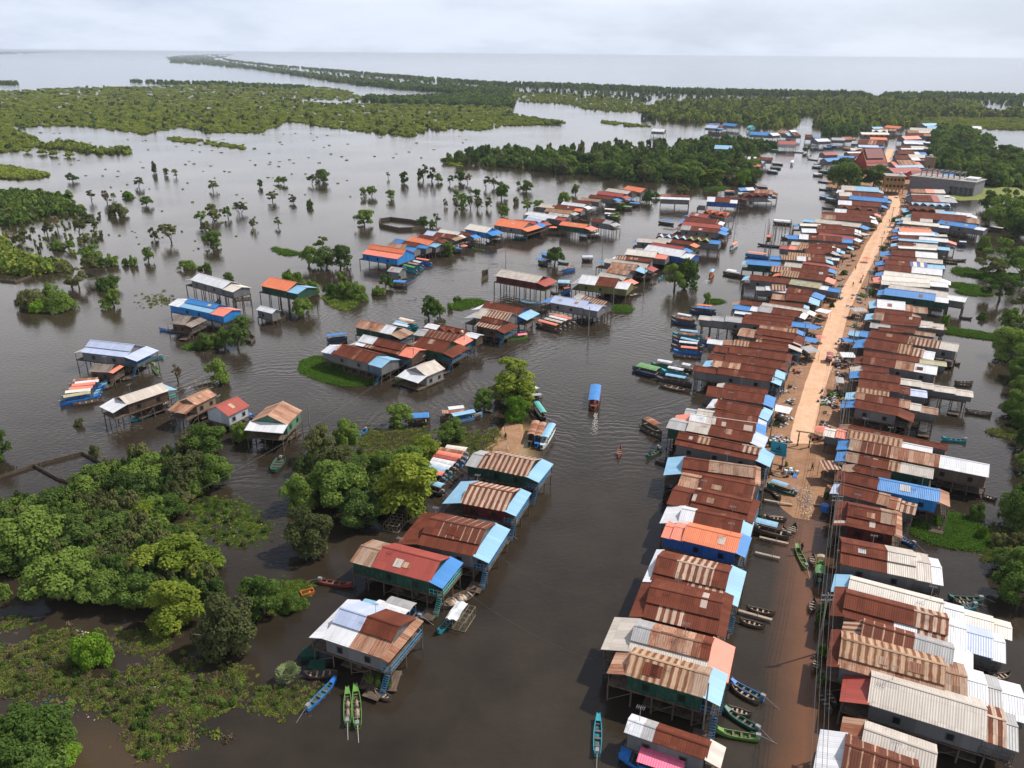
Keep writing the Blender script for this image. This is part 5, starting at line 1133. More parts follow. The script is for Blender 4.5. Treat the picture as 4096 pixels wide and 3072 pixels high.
B(16, 1205, 850, 1320, 862, 'long', 'g', lab='green boat below the row of orange roofs'); B(16, 1610, 735, 1745, 742, 'long', 'a', lab='teal canoe below the large orange roof'); B(16, 1835, 725, 1895, 750, 'wood', 'N', lab='curved dark boat right of the large orange roof')
B(16, 1030, 880, 1110, 890, 'wood', 'N', 'b', width=2.5, ends=(0, 1), lab='houseboat with faded blue cover near the dark round tree')
B(15, 990, 655, 1110, 668, 'wood', 'N', 'w', width=3, lab='houseboat with pale canopy below the two orange roofs'); B(15, 920, 668, 1000, 678, 'wood', 'N', 'l', width=3, ends=(0, 1), lab='raft with light blue roof left of the pale houseboat')
B(15, 915, 500, 1015, 530, 'wood', 'n', width=2.5, lab='broad wooden boat among the upper houses'); B(15, 945, 870, 1040, 870, 'wood', 'N', 'p', width=3, ends=(0, 1), lab='cage raft with pale blue roof left of the middle row'); B(15, 735, 1095, 850, 1100, 'wood', 'N', 'l', width=4, ends=(0, .9), lab='raft with light blue canvas left of the white and rust house')
for i, (x, y, cn) in enumerate([(1320, 345, 'b'), (1370, 385, 'b'), (1300, 415, 'e'), (1150, 440, 'W'), (1150, 480, 'w'), (1180, 500, 'g')]): B(15, x, y, x + 90, y + 8, 'wood', 'N', cn, width=3.2, ends=(0, 1), lab='%s roofed raft, %s of the rafts at the upper inlet' % (ROOFN[cn], ordn(i + 1)), grp='roofed rafts at the upper inlet')
# open water at left
for i, (x0, y0, x1, y1, cn, hl) in enumerate([(465, 1085, 165, 1108, 'q', 'l'), (468, 1100, 180, 1132, 'w', 'l'), (440, 1120, 155, 1150, 'c', 'b'), (420, 1150, 135, 1178, 'c', 'l'), (410, 1172, 100, 1205, 'W', 'l'), (408, 1190, 80, 1245, 'y', 'b')]):
    B(14, x0, y0, x1, y1, 'tour', hl, cn, ends=(.22, .88), width=2.1, lab='%s canopy boat, %s of six moored side by side at left' % (ROOFN[cn] if cn != 'q' else 'rust', ordn(i + 1)), grp='six canopy boats moored side by side')
B(14, 435, 1205, 185, 1250, 'wood', 'n', width=1.8, lab='open wooden boat nearest of the moored group at left'); B(14, 760, 895, 905, 862, 'long', 'a', lab='teal canoe with motor right of the lavender roofed house'); B(14, 825, 922, 872, 998, 'long', 'g', lab='green canoe with a seated paddler on open water')
B(14, 540, 1052, 680, 1040, 'wood', 'N', lab='dark canoe with white bundles by the thatched hut'); B(14, 640, 1382, 812, 1322, 'long', 'a', lab='turquoise longboat under the long diagonal house'); B(14, 1605, 1335, 1695, 1372, 'long', 'b', lab='blue canoe behind the green gabled house'); B(14, 878, 640, 1025, 658, 'wood', 'b', lab='blue edged canoe in front of the thatched hut by blue house')
B(14, 1330, 440, 1368, 398, 'long', 'a', lab='pale teal canoe behind the bright blue roof'); B(14, 1900, 545, 1790, 562, 'wood', 'n', lab='flat skiff beside the floating white roofed hut')
# tourist boat and small craft in the channel
B(0, 2372, 1642, 2384, 1560, 'tour', 'r', 'b', ends=(.12, .9), width=2.9, lab='blue tourist boat with blue roof, alone mid-channel'); B(0, 2472, 1832, 2482, 1792, 'wood', 'r', lab='small reddish canoe alone in the channel')
B(17, 1390, 570, 1400, 540, 'tour', 'w', 'w', lab='white boat running up the far channel'); B(17, 1175, 435, 1335, 442, 'wood', 'e', 'e', width=3, lab='long green barge below the red hipped house'); B(17, 1400, 440, 1510, 446, 'wood', 'e', width=3, lab='green barge right of the red hipped house')
for i, (x, y, cn) in enumerate([(1600, 670, 'w'), (1650, 730, 'N'), (1660, 805, 'N'), (1670, 890, 'b'), (1590, 590, 'w'), (1605, 560, 'N'), (1550, 510, 'N'), (1700, 398, 'b'), (1605, 410, 'N'), (1660, 640, 'a'), (1740, 378, 'b'), (1895, 415, 'o')]):
    B(17, x, y, x + 100, y + 12, 'wood', 'B' if cn in 'bN' else 'N', '' if cn == 'N' else cn, width=2.6, lab='moored boat along the far right bank of channel, %s down from the bend' % ordn(i + 1), grp='boats moored on the far right bank', name='moored_boat')
for i, (x, y, cn) in enumerate([(1180, 600, 'e'), (1200, 560, 'G'), (1150, 640, 'w'), (730, 845, 'c'), (1050, 790, 'R')]): B(17, x, y, x + 105, y + 8, 'tour', 'B', cn, width=2.8, lab='%s canopy boat off the upper bank houses' % ROOFN[cn], grp='boats off the upper bank')
for i, (x0, y0, x1, y1) in enumerate([(1400, 965, 1640, 970), (1420, 985, 1560, 995), (1850, 665, 2020, 690), (1855, 640, 1985, 655), (1550, 820, 1640, 825), (2100, 765, 2200, 780), (190, 345, 290, 370), (245, 380, 370, 400), (215, 450, 330, 462)]): B(8, x0, y0, x1, y1, 'wood', 'N' if i != 4 else 'B', '' if i not in (2, 3, 4, 7) else ('G', 'W', 'p', '', '', 'l')[i - 2], width=2.2, lab='moored boat beside the far end of a street row, %s one' % ordn(i + 1), grp='boats behind the far street rows', name='moored_boat')

# ================================================================ street things
def at(b, x, y, z=0): return G(*Z(b, x, y), z)
def pole(P, h=8.0, arms=1, lab='', ang=0, z0=-.4, lean=0, grp='utility poles of the village', r=.13):
    e = empty('utility_pole', (P.x, P.y, z0), ang); b = MB(); b.tube((0, 0, 0), (lean, 0, h - z0), r, r * .7, 7); b.build('pole_shaft', plain('pole_grey', (.25, .23, .21), .8, .2), e)
    for k in range(arms):
        b = MB(); zz_ = h - z0 - .35 - .7 * k; b.box(-.85, .85, -.05, .05, zz_ - .05, zz_ + .05)
        for x in (-.75, -.3, .3, .75): b.tube((x, 0, zz_ + .05), (x, 0, zz_ + .22), .05, .04, 5)
        b.build('crossarm', METAL, e)
    tag(e, lab, 'pole', grp); return e
def wire(P, Q, sag, name='power_cable', r=.016, lab='', grp=None, mat=None, n=10):
    b = MB(); prev = None
    for i in range(n + 1):
        t = i / n; p = P.lerp(Q, t); p.z -= sag * 4 * t * (1 - t)
        if prev is not None: b.tube(prev, p, r, r, 4, 0, False)
        prev = p
    o = b.build(name, mat or plain('cable', (.10, .10, .09), .6, .3)); tag(o, lab, 'cable', grp); return o
HP = 9.0; pts = [(3268, 3240), (3312, 2380), (3352, 1985), (3385, 1600), (3428, 1285), (3480, 1095), (3530, 950), (3575, 830)]
PP = [G(x, y, HP) for x, y in pts]
for i, P in enumerate(PP):
    if i == 0: continue
    pole(P, HP + .3, 2 if i < 5 else 1, 'grey utility pole by the right row, %s up the street' % ordn(i), 0, .0 if i > 2 else -.4)
for i in range(len(PP) - 1):
    for k, dx in enumerate((-.75, -.3, .3, .75)):
        wire(PP[i] + Vector((dx, 0, 0)), PP[i + 1] + Vector((dx, 0, 0)), .45, r=.022 + .008 * (i > 1), lab='power cable over the right edge of the street, %s span up' % ordn(i + 1), grp='street power cables, span %d' % (i + 1))
for i, (b_, x, y, hh, lb) in enumerate([(1, 880, 1350, 7.0, 'wooden pole at the porch of the tan striped house'), (3, 1280, 1035, 7.5, 'pole beside the left row at the dark rust houses'), (3, 1370, 400, 8.5, 'tall pole on the bank left of the yellow and black gate'), (5, 1615, 1370, 6.5, 'pole leaning at the stairs of the big rust house'), (5, 1745, 1340, 8.0, 'tall pole in front of the light blue porches'), (5, 1950, 850, 7.5, 'pole in front of the blue tarpaulin porches'),
        (13, 1010, 1085, 7.2, 'lone pole beside the floating white house'), (13, 1455, 935, 7.6, 'lone pole in front of the coral porch strip'), (13, 1912, 765, 7.2, 'lone pole beside the pink covered boat'), (13, 1820, 160, 8, 'pole standing behind the long dark red house'), (13, 85, 1545, 6, 'low pole left of the shore bushes'), (15, 1003, 1530, 8, 'tall pole standing in water before the lavender house'), (15, 1220, 1290, 7.5, 'pole by the grey and rust striped house'), (15, 1492, 1140, 8, 'pole standing in the channel by the pale porch house'), (15, 1125, 830, 6, 'pole behind the cage raft'), (7, 605, 1200, 7.5, 'pole in front of the big white roof'), (7, 1060, 960, 8, 'pole by the blue porches of the middle row'), (7, 1108, 700, 8, 'pole by the white end roof of upper bank'), (8, 545, 870, 8, 'pole on the street side of the left row, far half'), (8, 375, 1050, 8, 'pole between the street and blue and white awning')]):
    pole(at(b_, x, y), hh, 0, lb, r=.12)
wires = [((13, 1008, 945, 6), (9, -560, 480, 6)), ((9, 1600, 920, 4), (9, 2400, 1340, 5)), ((9, 1300, 1150, 4), (1, -60, 730, 6))]
for i, (p, q) in enumerate(wires): wire(G(*Z(p[0], p[1], p[2]), p[3]), G(*Z(q[0], q[1], q[2]), q[3]), 1.2, r=.02, lab=['thin cable crossing the water from the cluster to left trees', 'thin cable crossing the channel from light blue corner roof', 'thin cable crossing the channel from the red roofed house'][i], n=14)
# gate with striped posts
A = at(3, 1633, 435, .9); Bq = at(3, 1742, 452, .9); d = Bq - A; d.z = 0
g_ = empty('height_gate', (A.x, A.y, .9), math.atan2(d.y, d.x)); Lg = d.length
for x in (0, Lg):
    b = MB()
    for k in range(6): b.box(x - .13, x + .13, -.13, .13, k * .5, k * .5 + .499, k % 2)
    b.build('gate_post', [plain('gate_black', (.02, .02, .02)), plain('gate_yellow', (.62, .42, .03))], g_)
b = MB(); b.box(-.6, Lg + .6, -.1, .1, 3.003, 3.22); b.build('gate_beam', plain('gate_beam', (.30, .22, .18)), g_); tag(g_, 'height gate with yellow and black striped posts across the dirt street', 'gate')
# billboard
A = at(3, 1368, 668, 0); Bq = at(3, 1482, 695, 0); d = Bq - A; d.z = 0; Lb = d.length; bb = empty('billboard', (A.x, A.y, -.2), math.atan2(d.y, d.x))
for x in (0.1, Lb - .1): inst('post', STILT_ME, bb, (x, 0, 0), (.11, .11, 6.2))
b = MB(); b.box(-.3, Lb + .3, -.12, -.0, 3.6, 6.2); b.build('panel', plain('sign_teal', (.015, .20, .28), .5, .4, .1), bb)
b = MB(); b.poly([(Lb * .35, -.135, 4.75), (Lb * .65, -.135, 4.75), (Lb * .75, -.135, 5.05), (Lb * .25, -.135, 5.05)]); b.poly([(Lb * .45, -.135, 5.1), (Lb * .62, -.135, 5.1), (Lb * .55, -.135, 5.6), (Lb * .5, -.135, 5.6)]); b.poly([(Lb * .2, -.135, 4.35), (Lb * .8, -.135, 4.35), (Lb * .8, -.135, 4.47), (Lb * .2, -.135, 4.47)])
b.build('boat_emblem', plain('sign_dark', (.01, .03, .05)), bb); b = MB(); b.box(-.2, Lb + .2, -.1, .1, 1.6, 1.75); b.build('rail', POLE, bb); tag(bb, 'teal billboard with dark boat emblem on two posts over the mud', 'sign')
# tuk-tuk, motorbikes, cart, umbrellas
def tuktuk(P, ang, z=1.03):
    e = empty('tuk_tuk', (P.x, P.y, z), ang); M1 = plain('maroon_paint', (.30, .06, .06), .4, .5)
    b = MB(); b.box(-1.1, 1.1, -.65, .65, .45, .95); b.build('body', M1, e)
    b = MB(); b.slab([(-1.3, -.75, 1.95), (1.2, -.75, 1.95), (1.2, 0, 2.1), (-1.3, 0, 2.1)], .05); b.slab([(-1.3, 0, 2.1), (1.2, 0, 2.1), (1.2, .75, 1.95), (-1.3, .75, 1.95)], .05); b.build('roof', M1, e)
    for x in (-1, 1):
        for y in (-.6, .6): inst('roof_post', POST_ME, e, (x, y, .9), (.03, .03, 1.08))
    for x, y in ((-.6, -.7), (-.6, .7), (1.9, 0), (3.1, 0)): b = MB(); b.tube((x, y - .06, .3), (x, y + .06, .3), .3, .3, 12); b.build('wheel', TYRE, e)
    b = MB(); b.tube((1.9, 0, .5), (3.0, 0, .75), .12, .1, 6); b.box(1.9, 2.6, -.13, .13, .72, .84); b.tube((3.0, -.35, 1.05), (3.0, .35, 1.05), .03, .03, 5); b.tube((3.1, 0, .3), (2.95, 0, 1.05), .04, .04, 5); b.build('motorbike', TYRE, e)
    return tag(e, 'maroon roofed motor carriage parked on the dirt street', 'tuk-tuk')
tuktuk(at(6, 318, 955, 1), 4.4)
def motorbike(P, ang, lab, col='r', rider=False, z=1.0):
    e = empty('motorbike', (P.x, P.y, z), ang)
    for x in (-.6, .6): b = MB(); b.tube((x, -.05, .29), (x, .05, .29), .29, .29, 12); b.build('wheel', TYRE, e)
    b = MB(); b.tube((-.55, 0, .5), (.45, 0, .6), .13, .10, 6); b.box(-.6, .1, -.13, .13, .68, .78); b.tube((.6, 0, .3), (.42, 0, .95), .04, .04, 5); b.tube((.4, -.3, .97), (.4, .3, .97), .025, .025, 4); b.build('frame', paint(col), e)
    return tag(e, lab, 'motorbike')
for i, (b_, x, y, a_, c_, lb) in enumerate([(6, 672, 80, 1.4, 'B', 'motorbike standing at the right edge of street below the rider'), (6, 690, 40, 1.2, 'o', 'motorbike ridden up the street by someone in orange'), (6, 240, 1300, .9, 'B', 'dark motorbike in front of the orange rust house'), (6, 380, 1000, .2, 'r', 'motorbike parked just right of the carriage'), (6, 420, 1020, .2, 'n', 'brown motorbike beside the dirt street below carriage'), (3, 1800, 385, .4, 'r', 'motorbike at the right post of striped gate'), (8, 600, 1185, 1.2, 'B', 'motorbike waiting in the upper street'), (8, 885, 630, 1.0, 'r', 'red motorbike on the upper street')]): motorbike(at(b_, x, y, 1.0), a_, lb, c_)
def umbrella(b_, x, y, z, r, col, lab, h=2.0):
    P = at(b_, x, y, z); e = empty('parasol', (P.x, P.y, z)); b = MB(); n = 10
    for k in range(n):
        a0, a1 = 2 * math.pi * k / n, 2 * math.pi * (k + 1) / n; b.poly([(r * math.cos(a0), r * math.sin(a0), h - .45), (r * math.cos(a1), r * math.sin(a1), h - .45), (0, 0, h)])
    b.build('canopy', roofmat(col), e); inst('pole', POST_ME, e, (0, 0, 0), (.03, .03, h - .02)); tag(e, lab, 'parasol')
for a in [(8, 655, 985, 1, 1.6, 'o', 'orange parasol on the upper street beside the cart'), (4, 205, 345, 1, 1.7, 'c', 'faded coral parasol by the pale canopy at the gate'), (6, 225, 745, 1, 1.5, 'c', 'pinkish parasol at the blue tarpaulin stalls'), (8, 905, 640, 1, 1.3, 'R', 'red parasol at the right edge of upper street'), (16, 1995, 672, 1.5, 1.8, 'o', 'orange parasol on the raft left of the orange house'), (16, 1120, 858, 1.2, 1.5, 'o', 'orange parasol among the boats by the dark round tree')]: umbrella(*a)
# pale canopy stall and tarpaulin stalls by the street
def stall(b_, x0, y0, x1, y1, yr, col, lab, h=2.6, z=.8, dep=3.0):
    A = at(b_, x0, y0, h + z); Bq = at(b_, x1, y1, h + z); d = Bq - A; d.z = 0; L = d.length; e = empty('market_stall', (A.x, A.y, z), math.atan2(d.y, d.x)); uo = random.uniform(0, 9)
    b = MB(); n = 4
    for i in range(n):
        for j in range(3):
            f = lambda i, j: (L * i / n, dep * j / 3, h + .25 * (j / 3) - .16 * math.sin(math.pi * ((i * 1.0) % 2) / 2 + .5) * (.5 if i % 2 else 1))
            b.poly([f(i, j), f(i + 1, j), f(i + 1, j + 1), f(i, j + 1)], 0, [(uo + i, j), (uo + i + 1, j), (uo + i + 1, j + 1), (uo + i, j + 1)])
    b.build('tarpaulin', roofmat(col), e)
    for x in (.15, L - .15):
        for y in (.15, dep - .15): inst('post', POST_ME, e, (x, y, -.6), (.05, .05, h + .5))
    b = MB(); b.box(.4, L - .4, .5, dep - .6, .7, .78); b.box(.5, L * .4, .6, dep - .9, .78, 1.2); b.build('table', WOOD, e); tag(e, lab, 'stall')
for a in [(3, 1395, 95, 1555, 130, 0, 'w', 'stall under a torn white tarpaulin left of the street'), (5, 1910, 545, 2090, 605, 0, 'b', 'stall under a long blue tarpaulin by the left row'), (5, 1960, 720, 2110, 750, 0, 'b', 'stall under bright blue tarpaulin near the pinkish parasol'), (6, -5, 800 - 10, 100, 860, 0, 'g', 'stall of ragged grey sheets at the street corner'), (6, 165, 395, 300, 425, 0, 'w', 'stall under white tarpaulin, farthest up the left verge'),
          (6, 205, 150, 335, 185, 0, 'b', 'stall under blue tarpaulin beside white sheets'), (6, 600, 400, 755, 400, 0, 'g', 'grey and rust sheeted shed right of the street'), (6, 470, 905, 625, 912, 0, 'w', 'white sheeted stall under the power lines'), (6, 500, 740, 640, 742, 0, 'b', 'blue and white sheeted stall right of the street'), (8, 745, 990 + 30, 825, 1030, 0, 'm', 'dark covered stall right of the upper street'), (4, 225, 655, 400, 660, 0, 's', 'shed with striped rusty roof over the drowned verge'), (6, 400, 1185, 490, 1195, 0, 'g', 'low grey tarpaulin lean-to by the right verge'), (8, 560, 700, 640, 720, 0, 'G', 'pale sheeted stall beside the upper left row'), (8, 700, 580, 760, 585, 0, 'w', 'white sheeted stall at the bend of upper street')]: stall(*a)
# goods, crates and jars on the verges: small piles, each a thing
def pile(b_, x, y, s_, lab, col='n', z=.7):
    P = at(b_, x, y, z); b = MB(); rr = random.Random(int(x * 7 + y))
    for k in range(14):
        cx, cy = rr.gauss(0, .6) * s_, rr.gauss(0, .45) * s_; r = rr.uniform(.12, .35) * s_; hh = rr.uniform(.15, .6) * s_; a = rr.uniform(0, 3)
        c = [(cx + math.cos(a + q * math.pi / 2) * r, cy + math.sin(a + q * math.pi / 2) * r) for q in range(4)]; mi = rr.randrange(4)
        b.poly([(p[0], p[1], hh) for p in c], mi)
        for q in range(4): p, t = c[q], c[(q + 1) % 4]; b.poly([(p[0], p[1], -.2), (t[0], t[1], -.2), (t[0], t[1], hh), (p[0], p[1], hh)], mi)
    o = b.build('goods_pile', [paint('n'), paint(col), paint('w'), paint('N')]); o.location = (P.x, P.y, z); o.rotation_euler = (0, 0, rr.uniform(0, 3)); tag(o, lab, 'goods pile', 'piles of goods along the street')
n_ = 0
for (b_, x, y, c_) in [(6, 610, 240, 'b'), (6, 640, 275, 'w'), (6, 560, 365, 'r'), (6, 540, 480, 'n'), (6, 460, 730, 'b'), (6, 455, 790, 'r'), (6, 400, 930, 'w'), (6, 400, 990, 'r'), (6, 450, 1030, 'k'), (6, 490, 960, 'w'), (6, 300, 1390, 'w'), (6, 290, 1440, 'g'), (6, 370, 1450, 'o'), (6, 330, 1340, 'g'), (6, 460, 1110, 'n'), (6, 430, 270, 'a'), (6, 440, 210, 'r'), (4, 250, 30, 'w'), (4, 320, 55, 'r'), (4, 230, 260, 'N'), (3, 1510, 400, 'w'), (3, 1530, 190, 'N'), (3, 1560, 680, 'w'), (3, 1410, 400, 'g'), (8, 640, 660, 'w'), (8, 600, 780, 'b'), (8, 520, 860, 'n'), (8, 780, 840, 'N'), (8, 880, 700, 'g'), (8, 760, 940, 'g'), (8, 1000, 450, 'r'), (8, 960, 355, 'w'), (8, 800, 520, 'w'), (8, 400, 1230, 'a'), (8, 690, 1090, 'w'), (8, 650, 1250, 'N')]:
    n_ += 1; pile(b_, x, y, 1.3, 'heap of household goods beside the street, %s from the list of verge heaps' % ordn(n_) if False else 'heap of mixed household goods on the street verge', c_)
for (xl, xr, y) in densify(ROAD, 4):
    for sd_ in (-1, 1):
        for k in range(2):
            if random.random() < .55 and y > 800:
                A_ = G(xl, y, 1); B_ = G(xr, y, 1); mp_ = 1.0 / (B_ - A_).length * (xr - xl); off = random.uniform(1.0, 4.5) * mp_; pile(0, (xl - off) if sd_ < 0 else (xr + off), y + random.uniform(-6, 6), random.uniform(.7, 1.2), 'heap of mixed household goods on the street verge', random.choice('bwrnnNgt'), z=.62)
# walkways
def plank(b_, x0, y0, x1, y1, lab, w_=.45, z=.45):
    A = at(b_, x0, y0, z); Bq = at(b_, x1, y1, z); d = Bq - A; d.z = 0; L = d.length; e = empty('walkway', (A.x, A.y, 0), math.atan2(d.y, d.x)); b = MB(); b.box(0, L, -w_ / 2, w_ / 2, z - .06, z); b.build('plank', paint('t'), e)
    for k in range(max(2, int(L / 2.5)) + 1):
        for s_ in (-1, 1): inst('post', POST_ME, e, (min(L - .05, .05 + k * 2.5), s_ * w_ * .6, -.4), (.04, .04, z + .5 + (.5 if k % 2 else 0)))
    tag(e, lab, 'walkway')
for i, a in enumerate([(3, 1320, 942, 1590, 990, 'plank walkway to the street below the green canopy boat'), (3, 1320, 1090, 1500, 1112, 'plank walkway above the slim grey canoe'), (3, 1275, 1295, 1550, 1358, 'plank walkway alongside the pale blue roofed boat'), (3, 1235, 1440, 1470, 1495, 'crooked plank walkway left of the long bright green boat'), (3, 1360, 690, 1600, 720, 'log walkway under the billboard'), (1, 1190, 300, 1480, 382, 'plank walkway below the long grey canoe'), (4, 150, 530, 290, 560, 'plank bridge from the right row to the mud'), (4, 160, 720, 300, 775, 'lower plank bridge from the right row'), (4, 130, 985, 290, 1000, 'dark plank bridge beside the blue drum'), (4, 930, 1405, 1215, 1472, 'pale bamboo pole walkway behind the skirted rust house'), (14, 845, 1305, 955, 1205, 'plank ramp down from the long diagonal house')]): plank(*a)
def drum(b_, x, y, r, h, col, lab, z=0):
    P = at(b_, x, y, z); b = MB(); b.tube((0, 0, 0), (0, 0, h), r, r, 14); b.tube((0, 0, h * .33), (0, 0, h * .36), r * 1.04, r * 1.04, 14); b.tube((0, 0, h * .66), (0, 0, h * .69), r * 1.04, r * 1.04, 14); o = b.build('drum', paint(col)); o.location = (P.x, P.y, z); tag(o, lab, 'drum')
drum(4, 237, 1050, .75, 1.1, 'b', 'blue water drum at the right edge of the drowned street', .2)
# floating bath, cage with tarpaulin, plant raft, frames
def crate_cage(b_, x0, y0, x1, y1, dep, h, lab, cover=None, name='fish_cage', z=0.0, col=BAMB):
    A = at(b_, x0, y0, z); Bq = at(b_, x1, y1, z); d = Bq - A; d.z = 0; L = d.length; e = empty(name, (A.x, A.y, z), math.atan2(d.y, d.x)); b = MB(); n = max(3, int(L / .9)); m_ = max(2, int(dep / .9))
    for zz_ in (.1, h):
        for i in range(n + 1): b.tube((L * i / n, 0, zz_), (L * i / n, dep, zz_), .035, .035, 4, 0, False)
        for j in range(m_ + 1): b.tube((0, dep * j / m_, zz_), (L, dep * j / m_, zz_), .035, .035, 4, 0, False)
    for i in range(n + 1):
        for y in (0, dep): b.tube((L * i / n, y, -.2), (L * i / n, y, h + .1), .04, .04, 4, 0, False)
    for j in range(1, m_): 
        for x in (0, L): b.tube((x, dep * j / m_, -.2), (x, dep * j / m_, h), .04, .04, 4, 0, False)
    b.build('frame', col, e); b = MB(); b.box(-.1, L + .1, -.1, dep + .1, -.05, .06); b.build('float_deck', plain('dark_net', (.05, .045, .035), .9, .1, .4, 4.0), e)
    if cover:
        b = MB(); q = 5; rr = random.Random(4); zs = [[h + .12 + rr.uniform(-.12, .2) for _ in range(q + 1)] for _ in range(q + 1)]
        for i in range(q):
            for j in range(q): f = lambda i, j: (L * .62 * i / q - .1, -.15 + (dep + .3) * j / q, zs[i][j]); b.poly([f(i, j), f(i + 1, j), f(i + 1, j + 1), f(i, j + 1)])
        b.build('tarpaulin', cover, e)
    tag(e, lab, 'cage' if 'cage' in name else 'pen')
crate_cage(10, 1625, 500, 1800, 545, 3.6, 1.5, 'bamboo fish cage half covered by white tarpaulin, front of red roofed house', plain('tarp_white', (.62, .64, .68), .5, .4, .2, 2.0))
crate_cage(9, 800, 780, 905, 800, 3.6, 1.2, 'grey stick cage behind the rust roofed house')
crate_cage(14, 1195, 1135, 1345, 1100, 3.0, 1.6, 'netted fish cage standing left of the patchy rust house')
crate_cage(14, 1468, 415, 1610, 405, 3.4, 1.6, 'wooden cage raft right of the tall white roofed house')
crate_cage(15, 590, 560 + 80, 640, 640, 4, 2, 'cage raft below the orange and red roofs')
rf = empty('floating_raft', tuple(at(10, 790, 1095, 0)), 0.0)
Pa = at(10, 790, 1095, 0); Pb = at(10, 1150, 1125, 0); d = Pb - Pa; rf.rotation_euler = (0, 0, math.atan2(d.y, d.x)); Lr = d.length
b = MB(); 
for k in range(int(Lr / .35)): b.box(k * .35, k * .35 + .31, 0, 3.4, .28, .36)
b.tube((0, .3, .15), (Lr, .3, .15), .16, .16, 6); b.tube((0, 3, .15), (Lr, 3, .15), .16, .16, 6); b.build('deck', WOOD, rf); tag(rf, 'wooden raft covered with potted plants below the big house', 'raft')
POTM = plain('clay_pot', (.28, .13, .07)); rr = random.Random(9)
c_, s_ = math.cos(rf.rotation_euler.z), math.sin(rf.rotation_euler.z)
for k in range(14):
    lx, ly = rr.uniform(.5, Lr - .5), rr.uniform(.4, 3.0); X = Pa.x + lx * c_ - ly * s_; Y = Pa.y + lx * s_ + ly * c_; e = empty('potted_plant', (X, Y, .36)); b = MB(); r = rr.uniform(.16, .3); b.tube((0, 0, 0), (0, 0, r * 1.5), r * .7, r, 8); b.build('pot', POTM if k % 3 else paint('w'), e)
    c = bpy.data.objects.new('foliage', get_crown('bush', 3, k % 4, 'bmd'[k % 3])); COL.objects.link(c); c.parent = e; c.location = (0, 0, r * 1.6); c.scale = (r * 1.7, r * 1.7, r * 2.2 + (.8 if k % 5 == 0 else 0)); tag(e, 'potted plant on the raft below the big house', 'potted plant', 'potted plants on the raft')
# fish pens
def pen(b_, pts, lab, h=1.3, z=0, closed=False, grp=None):
    P = [at(b_, x, y, 0) for x, y in pts]; 
    if closed: P.append(P[0])
    b = MB(); b2 = MB(); rr = random.Random(2)
    for a, c in zip(P, P[1:]):
        L = (c - a).length; n = max(2, int(L / 1.4))
        for i in range(n): 
            p = a.lerp(c, i / n) ; b.tube((p.x, p.y, -.3), (p.x + rr.uniform(-.15, .15), p.y, h + rr.uniform(.1, 1.1)), .05, .03, 4, 0, False)
        nn = Vector((-(c - a).y, (c - a).x, 0)).normalized() * .05
        b2.poly([(a.x - nn.x, a.y - nn.y, -.2), (c.x - nn.x, c.y - nn.y, -.2), (c.x - nn.x, c.y - nn.y, h * .8), (a.x - nn.x, a.y - nn.y, h * .8)]); b2.poly([(a.x + nn.x, a.y + nn.y, h * .8), (c.x + nn.x, c.y + nn.y, h * .8), (c.x + nn.x, c.y + nn.y, -.2), (a.x + nn.x, a.y + nn.y, -.2)]); b2.poly([(a.x - nn.x, a.y - nn.y, h * .8), (c.x - nn.x, c.y - nn.y, h * .8), (c.x + nn.x, c.y + nn.y, h * .8), (a.x + nn.x, a.y + nn.y, h * .8)])
    e = empty('fish_pen', (0, 0, 0)); e.location = P[0]; o = b.build('stakes', BAMB, e); o.location = -P[0]; o = b2.build('net_screen', plain('net_brown', (.10, .08, .06), .9, .1, .4, 2.0), e); o.location = -P[0]; tag(e, lab, 'fish pen', grp)
pen(16, [(285, 605), (300, 580), (400, 566), (600, 590), (720, 620), (735, 645), (610, 668), (480, 672), (300, 635)], 'oval screened fish pen behind the orange roofed row', 1.8, closed=True)
pen(11, [(-10, 580), (245, 495), (610, 400), (825, 515)], 'long crooked stake fence above the near left forest', .7)
pen(11, [(250, 490), (430, 590), (555, 632)], 'short stake fence branching toward the forest edge', .7)
pen(21, [(0, 830), (100, 840), (200, 800), (130, 775), (0, 765)], 'broken stake pen at the far left edge', .8)
pen(14, [(1560, 735), (1620, 755), (1650, 720), (1610, 690)], 'little stake pen behind the dense tree by the lone pole', 1.0)
pen(13, [(1605, 280), (1660, 250), (1665, 200), (1610, 215)], 'stake pen left of the long dark red house', 1.6)
# watch hut on stilts with stakes
h_ = house(7, 1465, 938, 1525, 945, 'c', 908, ez=7, fl=5.2, wall='n', lab=None, name='watch_hut', lod=2); tag(h_, 'tiny coral roofed watch hut on tall legs among stakes', 'hut'); del h_['_d']; HOUSES.pop()
for k in range(30):
    x, y = random.uniform(1440, 1820), random.uniform(900, 960); P = at(7, x, y); o = inst('fishing_stake', POST_ME, None, (P.x, P.y, -.3), (.09, .09, random.uniform(4, 7.5)), (random.uniform(-.04, .04), random.uniform(-.04, .04), 0)); tag(o, 'thin fishing stake standing by the coral watch hut', 'stake', 'fishing stakes by the watch hut')
